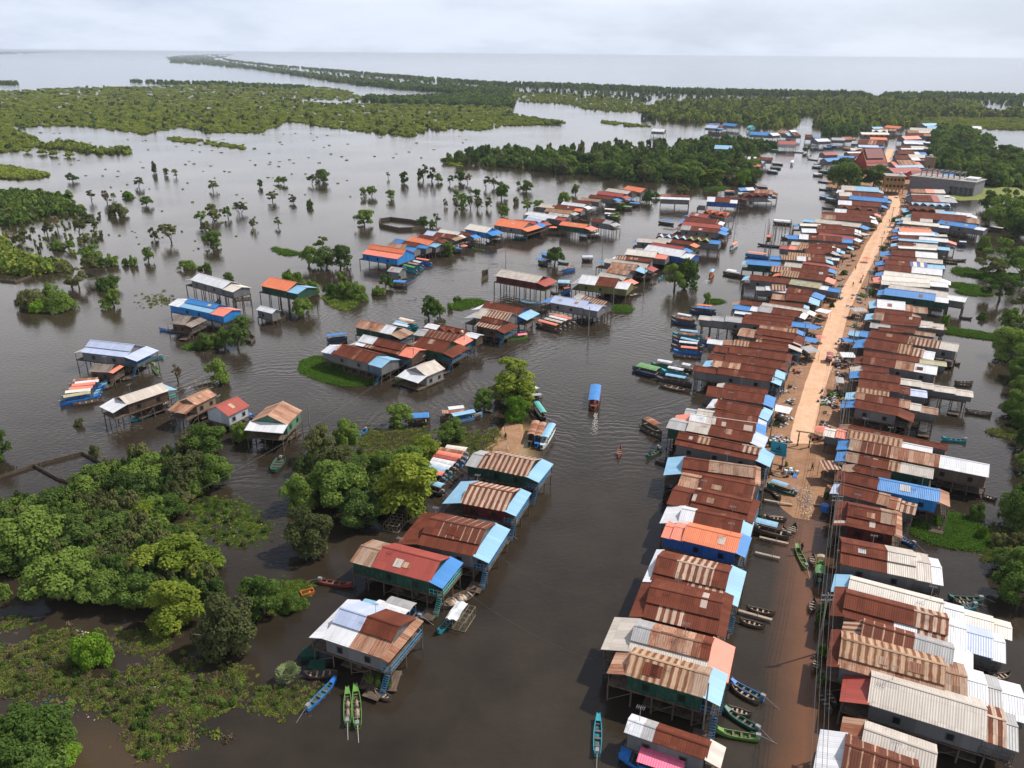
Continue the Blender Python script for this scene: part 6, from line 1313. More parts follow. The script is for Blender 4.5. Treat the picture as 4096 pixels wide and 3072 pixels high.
# ---------------------------------------------------------------- people
def person(P, lab, pose='stand', shirt=(.2, .2, .25), z=1.0, ang=0.0, hat=False):
    """one skinned body: pose is stand, walk or sit"""
    me = bpy.data.meshes.new('body'); J = {}; 
    st = .22 if pose == 'walk' else .06
    if pose == 'sit':
        pts = dict(pel=(0, 0, .28), sp=(0, 0, .5), ch=(0, 0, .72), nk=(0, .02, .86), hd=(0, .03, .98), ht=(0, .02, 1.1), hl=(-.1, .02, .26), kl=(-.16, .38, .42), fl=(-.15, .5, .04), hr=(.1, .02, .26), kr=(.16, .38, .42), fr=(.15, .5, .04), sl=(-.19, 0, .78), el=(-.27, .15, .58), wl=(-.18, .38, .55), gl=(-.16, .46, .55), sr=(.19, 0, .78), er=(.27, .15, .58), wr=(.18, .38, .55), gr=(.16, .46, .55))
    else:
        pts = dict(pel=(0, 0, .9), sp=(0, 0, 1.1), ch=(0, .0, 1.3), nk=(0, .01, 1.46), hd=(0, .03, 1.57), ht=(0, .02, 1.68), hl=(-.09, 0, .86), kl=(-.1, st, .48), fl=(-.1, st * .9, .06), hr=(.09, 0, .86), kr=(.1, -st * .3, .48), fr=(.1, -st * 1.3, .06), sl=(-.19, 0, 1.38), el=(-.25, -.04, 1.1), wl=(-.24, .08, .86), gl=(-.23, .12, .77), sr=(.19, 0, 1.38), er=(.25, .04, 1.1), wr=(.24, .14, .88), gr=(.23, .19, .8))
    rad = dict(pel=.14, sp=.13, ch=.16, nk=.06, hd=.095, ht=.08, hl=.095, kl=.065, fl=.045, hr=.095, kr=.065, fr=.045, sl=.07, el=.045, wl=.032, gl=.03, sr=.07, er=.045, wr=.032, gr=.03)
    ks = list(pts); E = [('pel', 'sp'), ('sp', 'ch'), ('ch', 'nk'), ('nk', 'hd'), ('hd', 'ht'), ('pel', 'hl'), ('hl', 'kl'), ('kl', 'fl'), ('pel', 'hr'), ('hr', 'kr'), ('kr', 'fr'), ('ch', 'sl'), ('sl', 'el'), ('el', 'wl'), ('wl', 'gl'), ('ch', 'sr'), ('sr', 'er'), ('er', 'wr'), ('wr', 'gr')]
    me.from_pydata([pts[k] for k in ks], [(ks.index(a), ks.index(b)) for a, b in E], [])
    o = bpy.data.objects.new('person', me); COL.objects.link(o); md = o.modifiers.new('skin', 'SKIN'); 
    for i, k in enumerate(ks): me.skin_vertices[0].data[i].radius = (rad[k], rad[k] * .85)
    me.skin_vertices[0].data[0].use_root = True
    o.modifiers.new('sub', 'SUBSURF').levels = 1; o.modifiers['sub'].render_levels = 1; me.materials.append(plain('cloth_%d' % int(shirt[0] * 100 + shirt[2] * 10000), shirt, .8, .1, .2))
    o.location = (P.x, P.y, z); o.rotation_euler = (0, 0, ang); zt = pts['ht'][2]
    b = MB(); 
    if hat: b.tube((0, .02, zt + .02), (0, .02, zt + .2), .26, .01, 10)
    else: b.tube((0, 0, zt - .06), (0, 0, zt + .05), .095, .06, 8)
    b.build('hat' if hat else 'hair', paint('t') if hat else DARK, o); tag(o, lab, 'person')
for a in [((3, 1672, 1435, 0), 'person in dark clothes standing in shallow water beside green boat', 'stand', (.03, .03, .04), -.15), ((3, 1770, 670, .5), 'person walking down the lower bank in dark clothes', 'walk', (.06, .05, .05), .4), ((3, 1525, 1600 - 1060, 1), 'person in pale blue shirt behind the billboard', 'stand', (.3, .45, .65), .5),
          ((3, 308, 485, 0), 'paddler in a pale hat seated in the green canoe', 'sit', (.06, .06, .10), .1), ((3, 240, 530, 0), 'second paddler seated at the front of the green canoe', 'sit', (.05, .09, .10), .1), ((6, 583, 130, 1), 'person walking in the street past the left stalls', 'walk', (.05, .05, .08), 1.0), ((6, 690, 40, 1), 'rider in orange on the motorbike up the street', 'sit', (.7, .2, .04), 1.5), ((6, 1090 - 800, 965, 1), 'person standing by the maroon carriage', 'stand', (.10, .10, .12), 1.0),
          ((8, 880, 595, 1), 'person walking alone on the upper street', 'walk', (.10, .05, .05), 1.0), ((8, 545, 1065, 1), 'person at the left edge of the upper street', 'stand', (.25, .05, .05), 1.0), ((8, 828, 715, 1), 'person standing right of the upper street', 'stand', (.08, .08, .10), 1.0), ((14, 845, 950, 0), 'paddler in white hat in the green canoe on open water', 'sit', (.4, .42, .42), .1), ((9, 1700, 115, .4), 'person in dark clothes at the spit by a smoking stump', 'stand', (.03, .03, .03), .4)]:
    person(at(a[0][0], a[0][1], a[0][2], max(0, a[0][3])), a[1], a[2], a[3], a[4], random.uniform(0, 6), hat='hat' in a[1])
# net bins and the orange tub
for (x, y, lb) in [(330, 760, 'green netted bin beside the stilts, left of the big house'), (400, 870, 'second green netted bin in the shade under the big house')]:
    P = at(10, x, y, .3); b = MB(); b.slab([(-1.1, -.7, .4), (1.1, -.7, .4), (.95, .7, .5), (-.95, .7, .5)], .35); b.box(-1.0, .95, -.65, .6, -.4, .04); o = b.build('net_bin', plain('net_green', (.015, .065, .045), .8, .1, .3, 4.0)); o.location = P; tag(o, lb, 'net bin')
P = at(9, 240, 1245, 0); b = MB(); b.box(-.9, .9, -.5, -.42, 0, .45); b.box(-.9, .9, .42, .5, 0, .45); b.box(-.9, -.82, -.419, .419, 0, .45); b.box(.82, .9, -.419, .419, 0, .45); b.box(-.819, .819, -.418, .418, .02, .08); o = b.build('tub', paint('o')); o.location = P; o.rotation_euler = (0, 0, .5); tag(o, 'orange plastic tub floating by the weeds', 'tub')
# ================================================================ TREES
def trees(rows, group, where, s=0, z=0.0):
    st = len(TREES)
    for r in rows: tree(*r[:6], lab=r[6] if len(r) > 6 else None, z=z)
    lab_trees(st, group, where)
trees([(11, x, y, w_, h_, t) for x, y, w_, h_, t in [(1090, 660, 290, 280, 'm'), (1400, 640, 330, 280, 'o'), (1590, 640, 240, 250, 'm'), (1520, 390, 260, 170, 'm'), (720, 690, 280, 180, 'm'), (930, 780, 300, 220, 'd'), (660, 790, 280, 200, 'm'), (110, 920, 240, 190, 'm'), (400, 900, 330, 200, 'd'), (1080, 970, 270, 230, 'y'), (1255, 860, 220, 180, 'm'),
  (600, 1120, 320, 230, 'd'), (230, 1160, 460, 260, 'm'), (860, 1090, 300, 210, 'd'), (60, 1260, 260, 230, 'm'), (440, 1470, 430, 380, 'm'), (800, 1270, 260, 220, 'o'), (1150, 1330, 330, 330, 'y'), (1420, 1300, 420, 330, 'y'), (760, 1480, 300, 250, 'm'), (1300, 1640, 350, 360, 'y'), (1480, 1420, 220, 230, 'y'), (1050, 1520, 320, 250, 'm'), (1600, 1500, 160, 200, 'd'), (1690, 1830, 430, 440, 'o'), (1950, 1560, 300, 300, 'm'), (250, 900, 260, 200, 'm'), (560, 930, 240, 200, 'm'), (1200, 1150, 240, 200, 'm'), (930, 1350, 260, 260, 'm'), (620, 1340, 240, 260, 'm')]],
 'trees of the near left forest', 'in the near left forest')
trees([(11, 1780, 295, 130, 140, 'mB', 'round green bush standing in front of the white walled house'), (11, 20, 435, 130, 215, 'm', 'tree cut by the left edge above the stake fence'), (11, 1370, 350, 150, 90, 'oB', 'olive scrub at the tip of the near left forest'), (11, 2160, 1530, 180, 130, 'mB', 'low bush at the water beside the orange tub'), (11, 590, 185, 70, 60, 'oB', 'small bush alone near the long diagonal house'), (11, 715, 450, 75, 130, 'o', 'thin pale tree at the corner of stake fence'), (12, 690, 650, 250, 250, 'bB', 'bright green round shrub surrounded by litter and weeds')], 'lone near-left trees', 'near left')
trees([(12, x, y, w_, h_, t) for x, y, w_, h_, t in [(120, 1290, 420, 300, 'm'), (370, 1330, 420, 320, 'm'), (60, 1500, 420, 350, 'm'), (330, 1520, 380, 300, 'm'), (480, 1400, 240, 220, 'b'), (-60, 1250, 260, 220, 'o'), (30, 160, 120, 110, 'mB')]], 'trees in the bottom left corner', 'in the bottom left corner')
trees([(9, x, y, w_, h_, t) for x, y, w_, h_, t in [(340, 235, 230, 250, 'o'), (530, 185, 180, 230, 'm'), (430, 400, 300, 220, 'o'), (590, 400, 240, 180, 'm'), (470, 590, 420, 280, 'm'), (180, 620, 230, 270, 'm'), (640, 740, 330, 300, 'd'), (250, 940, 340, 350, 'o'), (960, 640, 420, 520, 'y'), (1120, 250, 190, 190, 'y'), (1000, 330, 230, 220, 'm'), (1000, 460, 330, 280, 'y'), (830, 420, 200, 230, 'm'), (1310, 120, 210, 190, 'm'), (690, 320, 180, 130, 'mB')]], 'trees left of the near channel bank', 'of the clump left of the striped roofs')
trees([(13, 1880, 1340, 410, 380, 'y', 'tall drooping yellow-green bamboo by the channel boats'), (13, 1620, 1420, 190, 200, 'm', 'round green tree left of the drooping bamboo'), (13, 1900, 1510, 220, 240, 'b', 'bright green tree at the foot of the drooping bamboo'), (13, 880, 1548, 190, 200, 'm', 'round dark tree standing in water left of the blue tarpaulin houseboat'),
 (13, 1150, 612, 150, 205, 'm', 'left of two rounded trees behind the rust cluster'), (13, 1235, 592, 95, 165, 'm', 'right of two rounded trees behind the rust cluster'), (13, 1390, 462, 75, 52, 'mB', 'small bush on the weedy islet behind the cluster'), (13, 1325, 525, 52, 58, 'bB', 'tiny bright bush beside the pale roofs of the cluster'), (13, 2000, 1430, 160, 190, 'y', 'small bamboo clump right of the bright green tree')], 'g', '')
trees([(21, x, y, w_, h_, t) for x, y, w_, h_, t in [(460, 200, 58, 60, 'd'), (875, 235, 72, 52, 'o'), (572, 325, 72, 72, 'o'), (678, 335, 48, 80, 'x'), (722, 312, 42, 42, 'm'), (808, 300, 70, 40, 'bB'), (925, 352, 75, 58, 'm'), (745, 418, 122, 62, 'oB'), (975, 145, 36, 68, 'd'), (1052, 160, 32, 46, 'm'), (1112, 166, 40, 46, 'm'), (1347, 256, 72, 62, 'o'), (1645, 236, 32, 48, 'm'), (1760, 210, 45, 48, 'm'), (1797, 216, 36, 50, 'm'), (1970, 216, 70, 60, 'o'), (2040, 205, 86, 84, 'd'),
 (1720, 328, 75, 72, 'o'), (1848, 335, 50, 60, 'o'), (1960, 362, 52, 46, 'dB'), (1268, 472, 78, 88, 'm'), (1360, 442, 108, 108, 'o'), (1442, 432, 72, 78, 'm'), (1518, 402, 88, 82, 'o'), (1310, 528, 92, 82, 'o'), (1605, 492, 52, 72, 'o'), (1760, 482, 62, 58, 'm'), (1350, 615, 100, 105, 'd'), (975, 565, 56, 80, 'o'), (1080, 582, 118, 118, 'o'), (937, 705, 60, 98, 'm'), (1182, 752, 102, 48, 'mB'), (1265, 756, 36, 26, 'mB'), (1308, 758, 56, 48, 'mB'), (1448, 822, 64, 52, 'dB'), (585, 715, 132, 100, 'm'), (710, 727, 80, 66, 'mB'), (640, 738, 72, 58, 'm'), (792, 727, 46, 46, 'mB'), (845, 727, 56, 58, 'mB'),
 (370, 628, 66, 62, 'mB'), (440, 632, 76, 68, 'm'), (510, 408, 62, 68, 'm'), (190, 1002, 172, 130, 'oB'), (320, 935, 102, 98, 'm'), (385, 1012, 172, 125, 'mB'), (255, 1017, 112, 72, 'bB'), (670, 1002, 78, 72, 'm'), (725, 992, 82, 118, 'm'), (430, 842, 142, 152, 'o'), (500, 872, 152, 105, 'o'), (590, 792, 142, 112, 'o'), (690, 872, 142, 82, 'dB'),
 (1960, 735, 105, 140, 'm'), (2060, 750, 135, 145, 'd'), (2160, 745, 125, 145, 'd'), (2030, 650, 92, 105, 'm'), (2158, 852, 82, 92, 'm'), (1820, 832, 82, 72, 'bB'), (1880, 862, 92, 82, 'mB'), (1962, 912, 112, 92, 'mB'), (1910, 1045, 118, 125, 'm'), (2090, 915, 92, 72, 'mB'), (2180, 935, 125, 98, 'mB'), (300, 535, 92, 92, 'o'), (365, 500, 60, 82, 'x'), (500, 535, 112, 82, 'o'), (590, 512, 112, 112, 'o'), (140, 585, 92, 62, 'o'), (60, 592, 82, 72, 'x'), (530, 605, 92, 62, 'o'), (80, 290, 60, 60, 'm'), (430, 330, 90, 80, 'm')]],
 'trees scattered on the left floodwater', 'on the left floodwater')
trees([(14, 1240, 795, 125, 135, 'm', 'leftmost round tree by the green weed patch'), (14, 1325, 785, 95, 110, 'm', 'second tree from the weed patch'), (14, 1405, 775, 100, 165, 'm', 'slender tree in the middle of the weed patch clump'), (14, 1510, 795, 170, 205, 'd', 'largest tree of the weed patch clump'), (14, 1545, 640, 135, 105, 'd', 'dark tree right of the bright blue house'), (14, 1360, 1070, 165, 215, 'm', 'tree standing behind the patchy rust house'), (14, 2035, 540, 155, 165, 'm', 'round tree right of the floating white roofed hut'), (14, 1030, 1055, 70, 190, 'x', 'bare dead tree in the water left of the netted cage')], 'g', '')
trees([(16, x, y, w_, h_, t) for x, y, w_, h_, t in [(370, 155, 46, 62, 'o'), (537, 205, 86, 110, 'd'), (130, 332, 66, 88, 'm'), (210, 332, 98, 104, 'm'), (400, 362, 82, 94, 'm'), (150, 620, 168, 158, 'm'), (685, 190, 46, 74, 'm'), (725, 170, 110, 150, 'o'), (800, 185, 90, 140, 'o'), (870, 192, 82, 92, 'm'), (985, 212, 88, 84, 'o'), (1080, 192, 98, 104, 'm'), (1160, 204, 72, 94, 'x'), (1340, 252, 92, 114, 'o'), (1420, 242, 92, 104, 'o'), (1490, 355, 158, 155, 'd'), (1655, 238, 42, 58, 'm'), (1735, 282, 112, 112, 'd'), (1040, 348, 66, 88, 'm'), (1185, 312, 52, 52, 'm'), (1245, 348, 78, 88, 'm'), (940, 435, 46, 84, 'o'), (1030, 455, 78, 114, 'o'), (1110, 445, 104, 144, 'm'), (1185, 455, 58, 124, 'm'), (1265, 465, 88, 114, 'o'), (1355, 455, 78, 114, 'o'), (1510, 535, 102, 114, 'm'), (1735, 485, 112, 134, 'm'), (1630, 405, 62, 62, 'oB'), (1860, 432, 108, 62, 'mB'), (2105, 384, 132, 84, 'mB'), (725, 635, 122, 112, 'm'), (815, 645, 72, 94, 'd'), (855, 602, 72, 104, 'm')]],
 'trees scattered behind the orange roofed row', 'behind the orange roofed row')
trees([(16, 350, 1235, 155, 155, 'm', 'round tree beside the small blue roofed houseboat'), (16, 60, 1335, 225, 155, 'mB', 'dense green shrub left of the small houseboat'), (16, 285, 1295, 132, 64, 'mB', 'low flat shrub below the small houseboat tree'), (16, 960, 915, 132, 140, 'd', 'dark round tree in front of the orange roofed row'), (16, 2010, 1005, 165, 190, 'd', 'lone round tree beside the blue roofed rafts'),
 (15, 1765, 1130, 200, 250, 'm', 'left half of the big tree pair in the main channel'), (15, 1865, 1110, 190, 260, 'm', 'right half of the big tree pair in the main channel'), (15, 885, 285, 66, 105, 'm', 'slim tree left of the upper rust houses'), (15, 1290, 420, 84, 64, 'mB', 'bush among the upper inlet rafts'), (15, 1240, 505, 102, 64, 'mB', 'larger bush below the upper inlet rafts'), (15, 1522, 355, 94, 124, 'm', 'tree right of the farthest orange roof'), (15, 1605, 315, 62, 66, 'm', 'small tree beside the white edged rust house'), (15, 2050, 1265, 66, 118, 'm', 'thin young tree in the channel by the canopy boats'), (15, 1840, 275, 110, 45, 'oB', 'olive bush at the foot of upper bank'),
 (17, 605, 770, 210, 180, 'y', 'yellow-green tree at the front of the island wood'), (17, 915, 770, 130, 145, 'b', 'bright green tree at the right end of island wood'), (17, 205, 755, 110, 110, 'd', 'lone dark tree at the left front of island wood'), (17, 375, 785, 110, 130, 'd', 'dark tree before the yellow-green one'), (17, 445, 795, 75, 90, 'd', 'small dark tree next to the dark one'), (17, 1545, 445, 85, 68, 'm', 'round tree beside the red hipped house')], 'g', '')
trees([(22, x, y, w_, h_, t) for x, y, w_, h_, t in [(455, 200, 175, 125, 'm'), (395, 228, 112, 75, 'o'), (432, 335, 142, 115, 'm'), (483, 475, 88, 115, 'm'), (480, 585, 155, 115, 'm'), (530, 690, 135, 115, 'm'), (505, 840, 122, 120, 'm'), (545, 985, 85, 115, 'd'), (500, 1335, 145, 165, 'm'), (505, 1665, 205, 195, 'm')]] + [(22, x, y, w_, h_, t) for x, y, w_, h_, t in [(545, 260, 130, 120, 'm'), (545, 400, 110, 110, 'o'), (548, 560, 130, 120, 'd'), (560, 770, 130, 120, 'm'), (548, 900, 120, 100, 'm'), (545, 1240, 110, 130, 'm'), (470, 1530, 120, 110, 'd'), (555, 1560, 150, 160, 'm'), (520, 1450, 90, 90, 'o'), (530, 60, 100, 90, 'd'), (545, 1090, 80, 90, 'm')]] + [(22, 365, 415, 48, 28, 'mB'), (22, 335, 1302, 72, 76, 'mB'), (22, 358, 1388, 46, 62, 'bB'), (22, 435, 1422, 84, 72, 'oB'), (22, 30, 1300, 46, 52, 'bB'), (22, 200, 440, 34, 44, 'bB'), (22, 370, 105, 50, 60, 'mB')],
 'trees of the right lagoon', 'by the right lagoon')
trees([(8, x, y, w_, h_, t) for x, y, w_, h_, t in [(1850, 460, 150, 190, 'm'), (1985, 460, 150, 205, 'm'), (2125, 480, 180, 220, 'm'), (2000, 645, 350, 205, 'm'), (2150, 570, 200, 160, 'd'), (1880, 560, 200, 110, 'm'), (2180, 700, 160, 130, 'm')]], 'trees right of the far rows', 'right of the far rows')
trees([(18, x, y, w_, h_, t) for x, y, w_, h_, t in [(200, 900, 330, 230, 'd'), (190, 750, 230, 170, 'd'), (540, 880, 270, 230, 'd'), (600, 780, 150, 130, 'm'), (90, 830, 160, 150, 'd'), (300, 720, 130, 120, 'd'), (360, 880, 200, 190, 'd')]] + [(18, 885, 760, 90, 70, 'mB'), (18, 790, 790, 60, 60, 'mB'), (18, 1240, 440, 80, 100, 'm')], 'trees around the temple', 'by the temple', z=.8)
# verge plants
st = len(TREES)
for (b_, x, y, w_, h_, t) in [(6, 600, 590, 70, 55, 'bB'), (6, 690, 250, 90, 50, 'bB'), (6, 350, 370, 70, 70, 'mB'), (6, 330, 1355, 110, 50, 'mB'), (6, 450, 1340, 90, 50, 'mB'), (3, 1390, 450, 60, 60, 'mB'), (3, 1325, 720, 50, 60, 'bB'), (3, 1525, 640, 30, 60, 'bB'), (8, 935, 600, 70, 60, 'mB'), (8, 870, 420, 60, 60, 'dB'), (8, 780, 600, 60, 50, 'bB'), (8, 820, 880, 70, 60, 'mB'), (8, 430, 1115, 70, 60, 'mB'), (2, 190, 380, 90, 140, 'mB'), (2, 200, 680, 80, 70, 'bB'), (2, 190, 930, 70, 80, 'mB'), (4, 250, 940, 60, 70, 'mB'), (1, 1885, 430, 60, 110, 'mB'), (1, 1905, 680, 60, 80, 'bB'), (5, 2100, 700, 60, 40, 'mB'), (6, 790, 230, 70, 80, 'mB'), (3, 1270, 1130, 60, 60, 'mB'), (10, 1240, 640, 60, 60, 'bB'), (10, 1215, 700, 50, 50, 'mB'), (10, 975, 1070, 60, 150, 'mB')]:
    tree(b_, x, y, w_, h_, t, z=.4, nm='verge_plant', lab='leafy plant growing among the goods on the street verge', grp='leafy plants on the street verge')
lab_trees(st, 'leafy plants on the street verge', '')
mass('forest_undergrowth', 11, [(580, 640), (1050, 420), (1650, 480), (1680, 600), (1340, 850), (1600, 1180), (1620, 1500), (1250, 1640), (900, 1520), (480, 1480), (0, 1250), (0, 900), (560, 760)], 420, [], 'tangle of smaller growth filling the near left forest', hgt=(2.0, 4.2), wmin=1.8, seed=41, kpx=60) if False else None
# palm shrub
P = at(12, 2130, 775, 0); pe = empty('palm_shrub', (P.x, P.y, 0)); b = MB(); b.tube((0, 0, -.2), (0, 0, .9), .16, .12, 7); b.build('trunk', plain('bark', (.11, .09, .07)), pe); b = MB(); rr = random.Random(3)
for k in range(26):
    a = rr.uniform(0, 6.28); el = rr.uniform(.1, 1.2); d = Vector((math.cos(a) * math.cos(el), math.sin(a) * math.cos(el), math.sin(el))); c = Vector((0, 0, .9)) + d * .7; s = Vector((-math.sin(a), math.cos(a), 0)); u = s.cross(d)
    for j in range(9):
        t = (j - 4) * .27; dd = (d * math.cos(t) + s * math.sin(t)); q = c + dd * rr.uniform(.7, .95) - Vector((0, 0, .12)); w2 = (s * math.cos(t) - d * math.sin(t)) * .06; b.poly([c, q - w2, q + dd * .12, q + w2])
    b.tube((0, 0, .9), c, .02, .015, 4, 0, False)
b.build('fronds', plain('palm_green', (.17, .22, .08), .6, .3, .4, 3.0), pe); tag(pe, 'low fan palm standing in the water beside the big house', 'palm')
# ---- the island wood and the right forest: single trees in front, the rest as one mass
def wood_trees(blk, poly, n, seed, wrange, hrange, mix, lab, grp, z=0.0):
    r = random.Random(seed); P = sorted(scatter_px(blk, poly, n, seed), key=lambda p: p[1])
    for x, y in P:
        Bp = G(x, y, 0); dist = DEP(Bp); w_ = r.uniform(*wrange); hh = r.uniform(*hrange); px = FPX / dist
        pd = math.asin(CAM_H / Bp.length)
        t = r.choice(mix); tree(0, x, y, w_ * px, (hh * math.cos(pd) + w_ * math.sin(pd) * .45) * px, t, lab=lab % {'d': 'dark green', 'm': 'green', 'o': 'olive', 'y': 'yellow-green', 'b': 'bright green'}[t[0]], grp=grp, rs=r)
ISL = [(955, 350), (1050, 325), (1200, 326), (1400, 312), (1560, 312), (1630, 335), (1640, 375), (1620, 400), (1500, 398), (1380, 392), (1300, 384), (1180, 372), (1080, 362)]
ISLF = [(975, 352), (1080, 345), (1220, 350), (1400, 358), (1560, 352), (1630, 362), (1635, 398), (1500, 398), (1380, 392), (1300, 384), (1180, 372), (1080, 362)]
RF = [(2015, 290), (2100, 295), (2130, 335), (2212, 345), (2212, 402), (2120, 408), (2100, 395), (2050, 370), (2010, 330)]
st = len(TREES)
wood_trees(23, ISLF, 62, 5, (7, 12), (6, 9), 'ddmmmo', '%s tree in the island wood across the channel', 'trees of the island wood')
wood_trees(23, RF, 48, 6, (9, 14), (7, 10), 'ddmmo', '%s tree in the forest right of the far rows', 'trees of the right forest')
lab_trees(st, '', '')
nT = len(TREES)
# prototype crowns for the masses (they stand in the picture themselves)
def proto(x, y, mk, var, lab, lk=3, sc=4.0):
    Bp = at(23, x, y); e = empty('shrub', (Bp.x, Bp.y, 0)); c = bpy.data.objects.new('crown', get_crown('bush', lk, var, mk)); COL.objects.link(c); c.parent = e; c.scale = (sc, sc, sc * .85); c.location = (0, 0, 1); tag(e, lab, 'shrub', 'single shrubs at the edge of the shrubland'); return c
SD = [proto(965 + 12 * i, 352, 'dm'[i % 2], i, 'low shrub at the left tip of the island wood') for i in range(4)]
SW = [proto(60 + 30 * i, 330 + 3 * i, 'www'[i % 3], i, 'low green shrub at the left edge of the flooded shrubland') for i in range(4)]
SM = [proto(1180 + 14 * i, 268, 'mdo'[i % 3], i, 'low mixed shrub at the far lake shore') for i in range(3)]
SN = [proto(*[(v * 4096 / 2212 / 1.8517) for v in pp], 'mod'[i], i, 'small shrub at the water edge of the near left forest', 1, 1.8) for i, pp in enumerate([(372, 1160), (400, 1090), (205, 1285)])]
mass('island_wood', 23, ISL, 420, SD + SM, 'dense mangrove wood on the island across the channel', hgt=(4.5, 7.5), wmin=3.2, seed=1, kpx=12)
mass('right_forest', 23, RF + [], 260, SD, 'dense forest right of the far village rows', hgt=(6, 9), wmin=4.5, seed=2, kpx=14)
FIELD = [(0, 235), (200, 222), (560, 215), (800, 205), (1100, 198), (1300, 208), (1400, 215), (1500, 230), (1560, 250), (1560, 272), (1330, 268), (1240, 266), (1380, 284), (1640, 288), (1900, 292), (2212, 300), (2212, 375), (2050, 400), (1850, 395), (1780, 430), (1650, 415), (1480, 395), (1250, 360), (1150, 395), (1130, 410), (900, 410), (790, 385), (700, 400), (620, 420), (540, 405), (350, 380), (150, 385), (60, 390), (140, 440), (150, 470), (30, 495), (0, 495)]
mass('flooded_shrubland', 19, FIELD, 7600, SW, 'wide bright green flooded shrubland in the left distance', hgt=(1.0, 2.6), wmin=2.2, seed=3, kpx=22, rag=7)
mass('shrubland_trees', 19, FIELD, 480, SD[:2] + SM, 'darker trees dotted through the flooded shrubland', hgt=(3, 5), wmin=2.2, seed=4, kpx=13, rag=10)
mass('dark_wood', 19, [(1570, 258), (1700, 262), (2000, 248), (2120, 232), (2212, 222), (2212, 300), (1900, 291), (1640, 282), (1570, 275)], 900, SD, 'dark wood at the back of the shrubland', hgt=(5, 7), wmin=4, seed=5, kpx=12)
mass('shore_woods', 19, [(560, 188), (700, 190), (950, 195), (1350, 214), (1300, 224), (1000, 215), (800, 205), (600, 197)], 260, SD, 'thin line of trees at the back edge of shrubland', hgt=(4, 6), wmin=3, seed=6, kpx=10)
mass('spit_trees', 19, [(722, 84), (860, 74), (1020, 70), (960, 86), (900, 94), (1060, 122), (1250, 146), (1480, 176), (1700, 200), (2000, 222), (2212, 235), (2212, 250), (2030, 244), (1900, 234), (1700, 218), (1520, 200), (1350, 174), (1100, 136), (900, 118), (740, 108)], 1300, SD, 'long tree covered spit running out into the lake', hgt=(6, 9), wmin=4, seed=7, kpx=16, rag=2)
mass('outer_shore_trees', 19, [(940, 84), (1000, 97), (1200, 121), (1500, 147), (1800, 174), (2212, 204), (2212, 211), (1800, 181), (1500, 153), (1200, 126), (980, 101)], 620, SD, 'narrow outer line of trees along the lake shore', hgt=(6, 8), wmin=4, seed=8, kpx=8, rag=1.5)
mass('scattered_shore_trees', 19, [(960, 90), (1200, 122), (1500, 150), (1800, 180), (2212, 210), (2212, 232), (1700, 205), (1300, 165), (1000, 110)], 230, SD, 'scattered flooded trees between the two shore lines', hgt=(6, 8), wmin=4, seed=9, kpx=9)
mass('island_line_trees', 19, [(0, 193), (75, 194), (78, 203), (0, 202)], 70, SD, 'low line of trees on the water at far left', hgt=(4, 6), seed=10, kpx=8, rag=1)
mass('far_left_shore', 19, [(0, 42), (250, 44), (500, 56), (480, 59), (200, 66), (0, 72)], 800, SD, 'hazy far shore woodland at the left horizon', hgt=(9, 14), wmin=20, seed=11, kpx=16, cap=200, rag=1)
mass('lake_shore_line', 20, [(0, 200), (400, 213), (800, 232), (1200, 240), (1500, 244), (1560, 256), (1480, 256), (1150, 248), (800, 241), (400, 223), (0, 208)], 750, SD, 'dark line of trees where the village marsh meets the lake', hgt=(6, 9), wmin=4, seed=12, kpx=9, rag=1.5)
mass('lake_shore_right', 20, [(1585, 260), (1620, 247), (1850, 247), (2212, 256), (2212, 263), (1900, 263), (1700, 268), (1600, 268)], 380, SD, 'lake shore trees right of the channel mouth', hgt=(6, 9), wmin=4, seed=13, kpx=10)
mass('marsh_shrubs', 20, [(0, 208), (500, 230), (1000, 245), (1450, 252), (1500, 262), (1150, 268), (620, 268), (540, 280), (300, 262), (0, 240)], 210, SD + SM, 'scattered flooded trees behind the lake shore line', hgt=(5, 7), wmin=3, seed=14, kpx=9)
mass('marsh_grass', 20, [(0, 236), (200, 240), (540, 272), (620, 300), (630, 326), (350, 316), (280, 300), (250, 290), (60, 278), (0, 284)], 700, SW, 'green marsh strip behind the round lagoon', hgt=(1.5, 3.5), seed=15, kpx=12)
mass('back_forest', 20, [(600, 305), (640, 282), (900, 276), (1200, 272), (1500, 266), (1560, 262), (1700, 270), (1890, 278), (2000, 288), (2080, 332), (2212, 308), (2212, 345), (1780, 345), (1750, 382), (1500, 402), (1400, 402), (1330, 395), (1310, 372), (1338, 340), (1262, 336), (1200, 388), (1050, 392), (1000, 372), (830, 367), (700, 365), (555, 348), (640, 328)], 3400, SD[:1] + SM + SW, 'broad dense forest between the village and the lake', hgt=(3, 9), wmin=3.5, seed=16, kpx=19)
mass('back_meadow', 20, [(1780, 346), (2212, 350), (2212, 400), (2000, 396), (1830, 390), (1760, 380)], 900, SW, 'low green scrub meadow behind the right forest', hgt=(1.2, 2), seed=17, kpx=10)
mass('right_marsh_trees', 20, [(1880, 262), (2212, 262), (2212, 300), (2080, 290), (1920, 278)], 70, SD, 'flooded trees at the upper right', hgt=(5, 7), seed=18, kpx=9)
mass('left_wood', 21, [(0, 285), (80, 285), (250, 285), (420, 330), (470, 390), (440, 400), (250, 420), (120, 470), (0, 480)], 420, SD + SM, 'dense low wood at the left edge of floodwater', hgt=(2.5, 4.5), wmin=2.4, seed=19, kpx=26)
mass('left_wood_lower', 21, [(0, 590), (60, 640), (150, 700), (240, 720), (320, 740), (420, 760), (300, 780), (180, 790), (0, 770)], 300, SW + SD[:2], 'low bushes at the left edge below the sparse trees', hgt=(2, 4), wmin=2.2, seed=20, kpx=28)
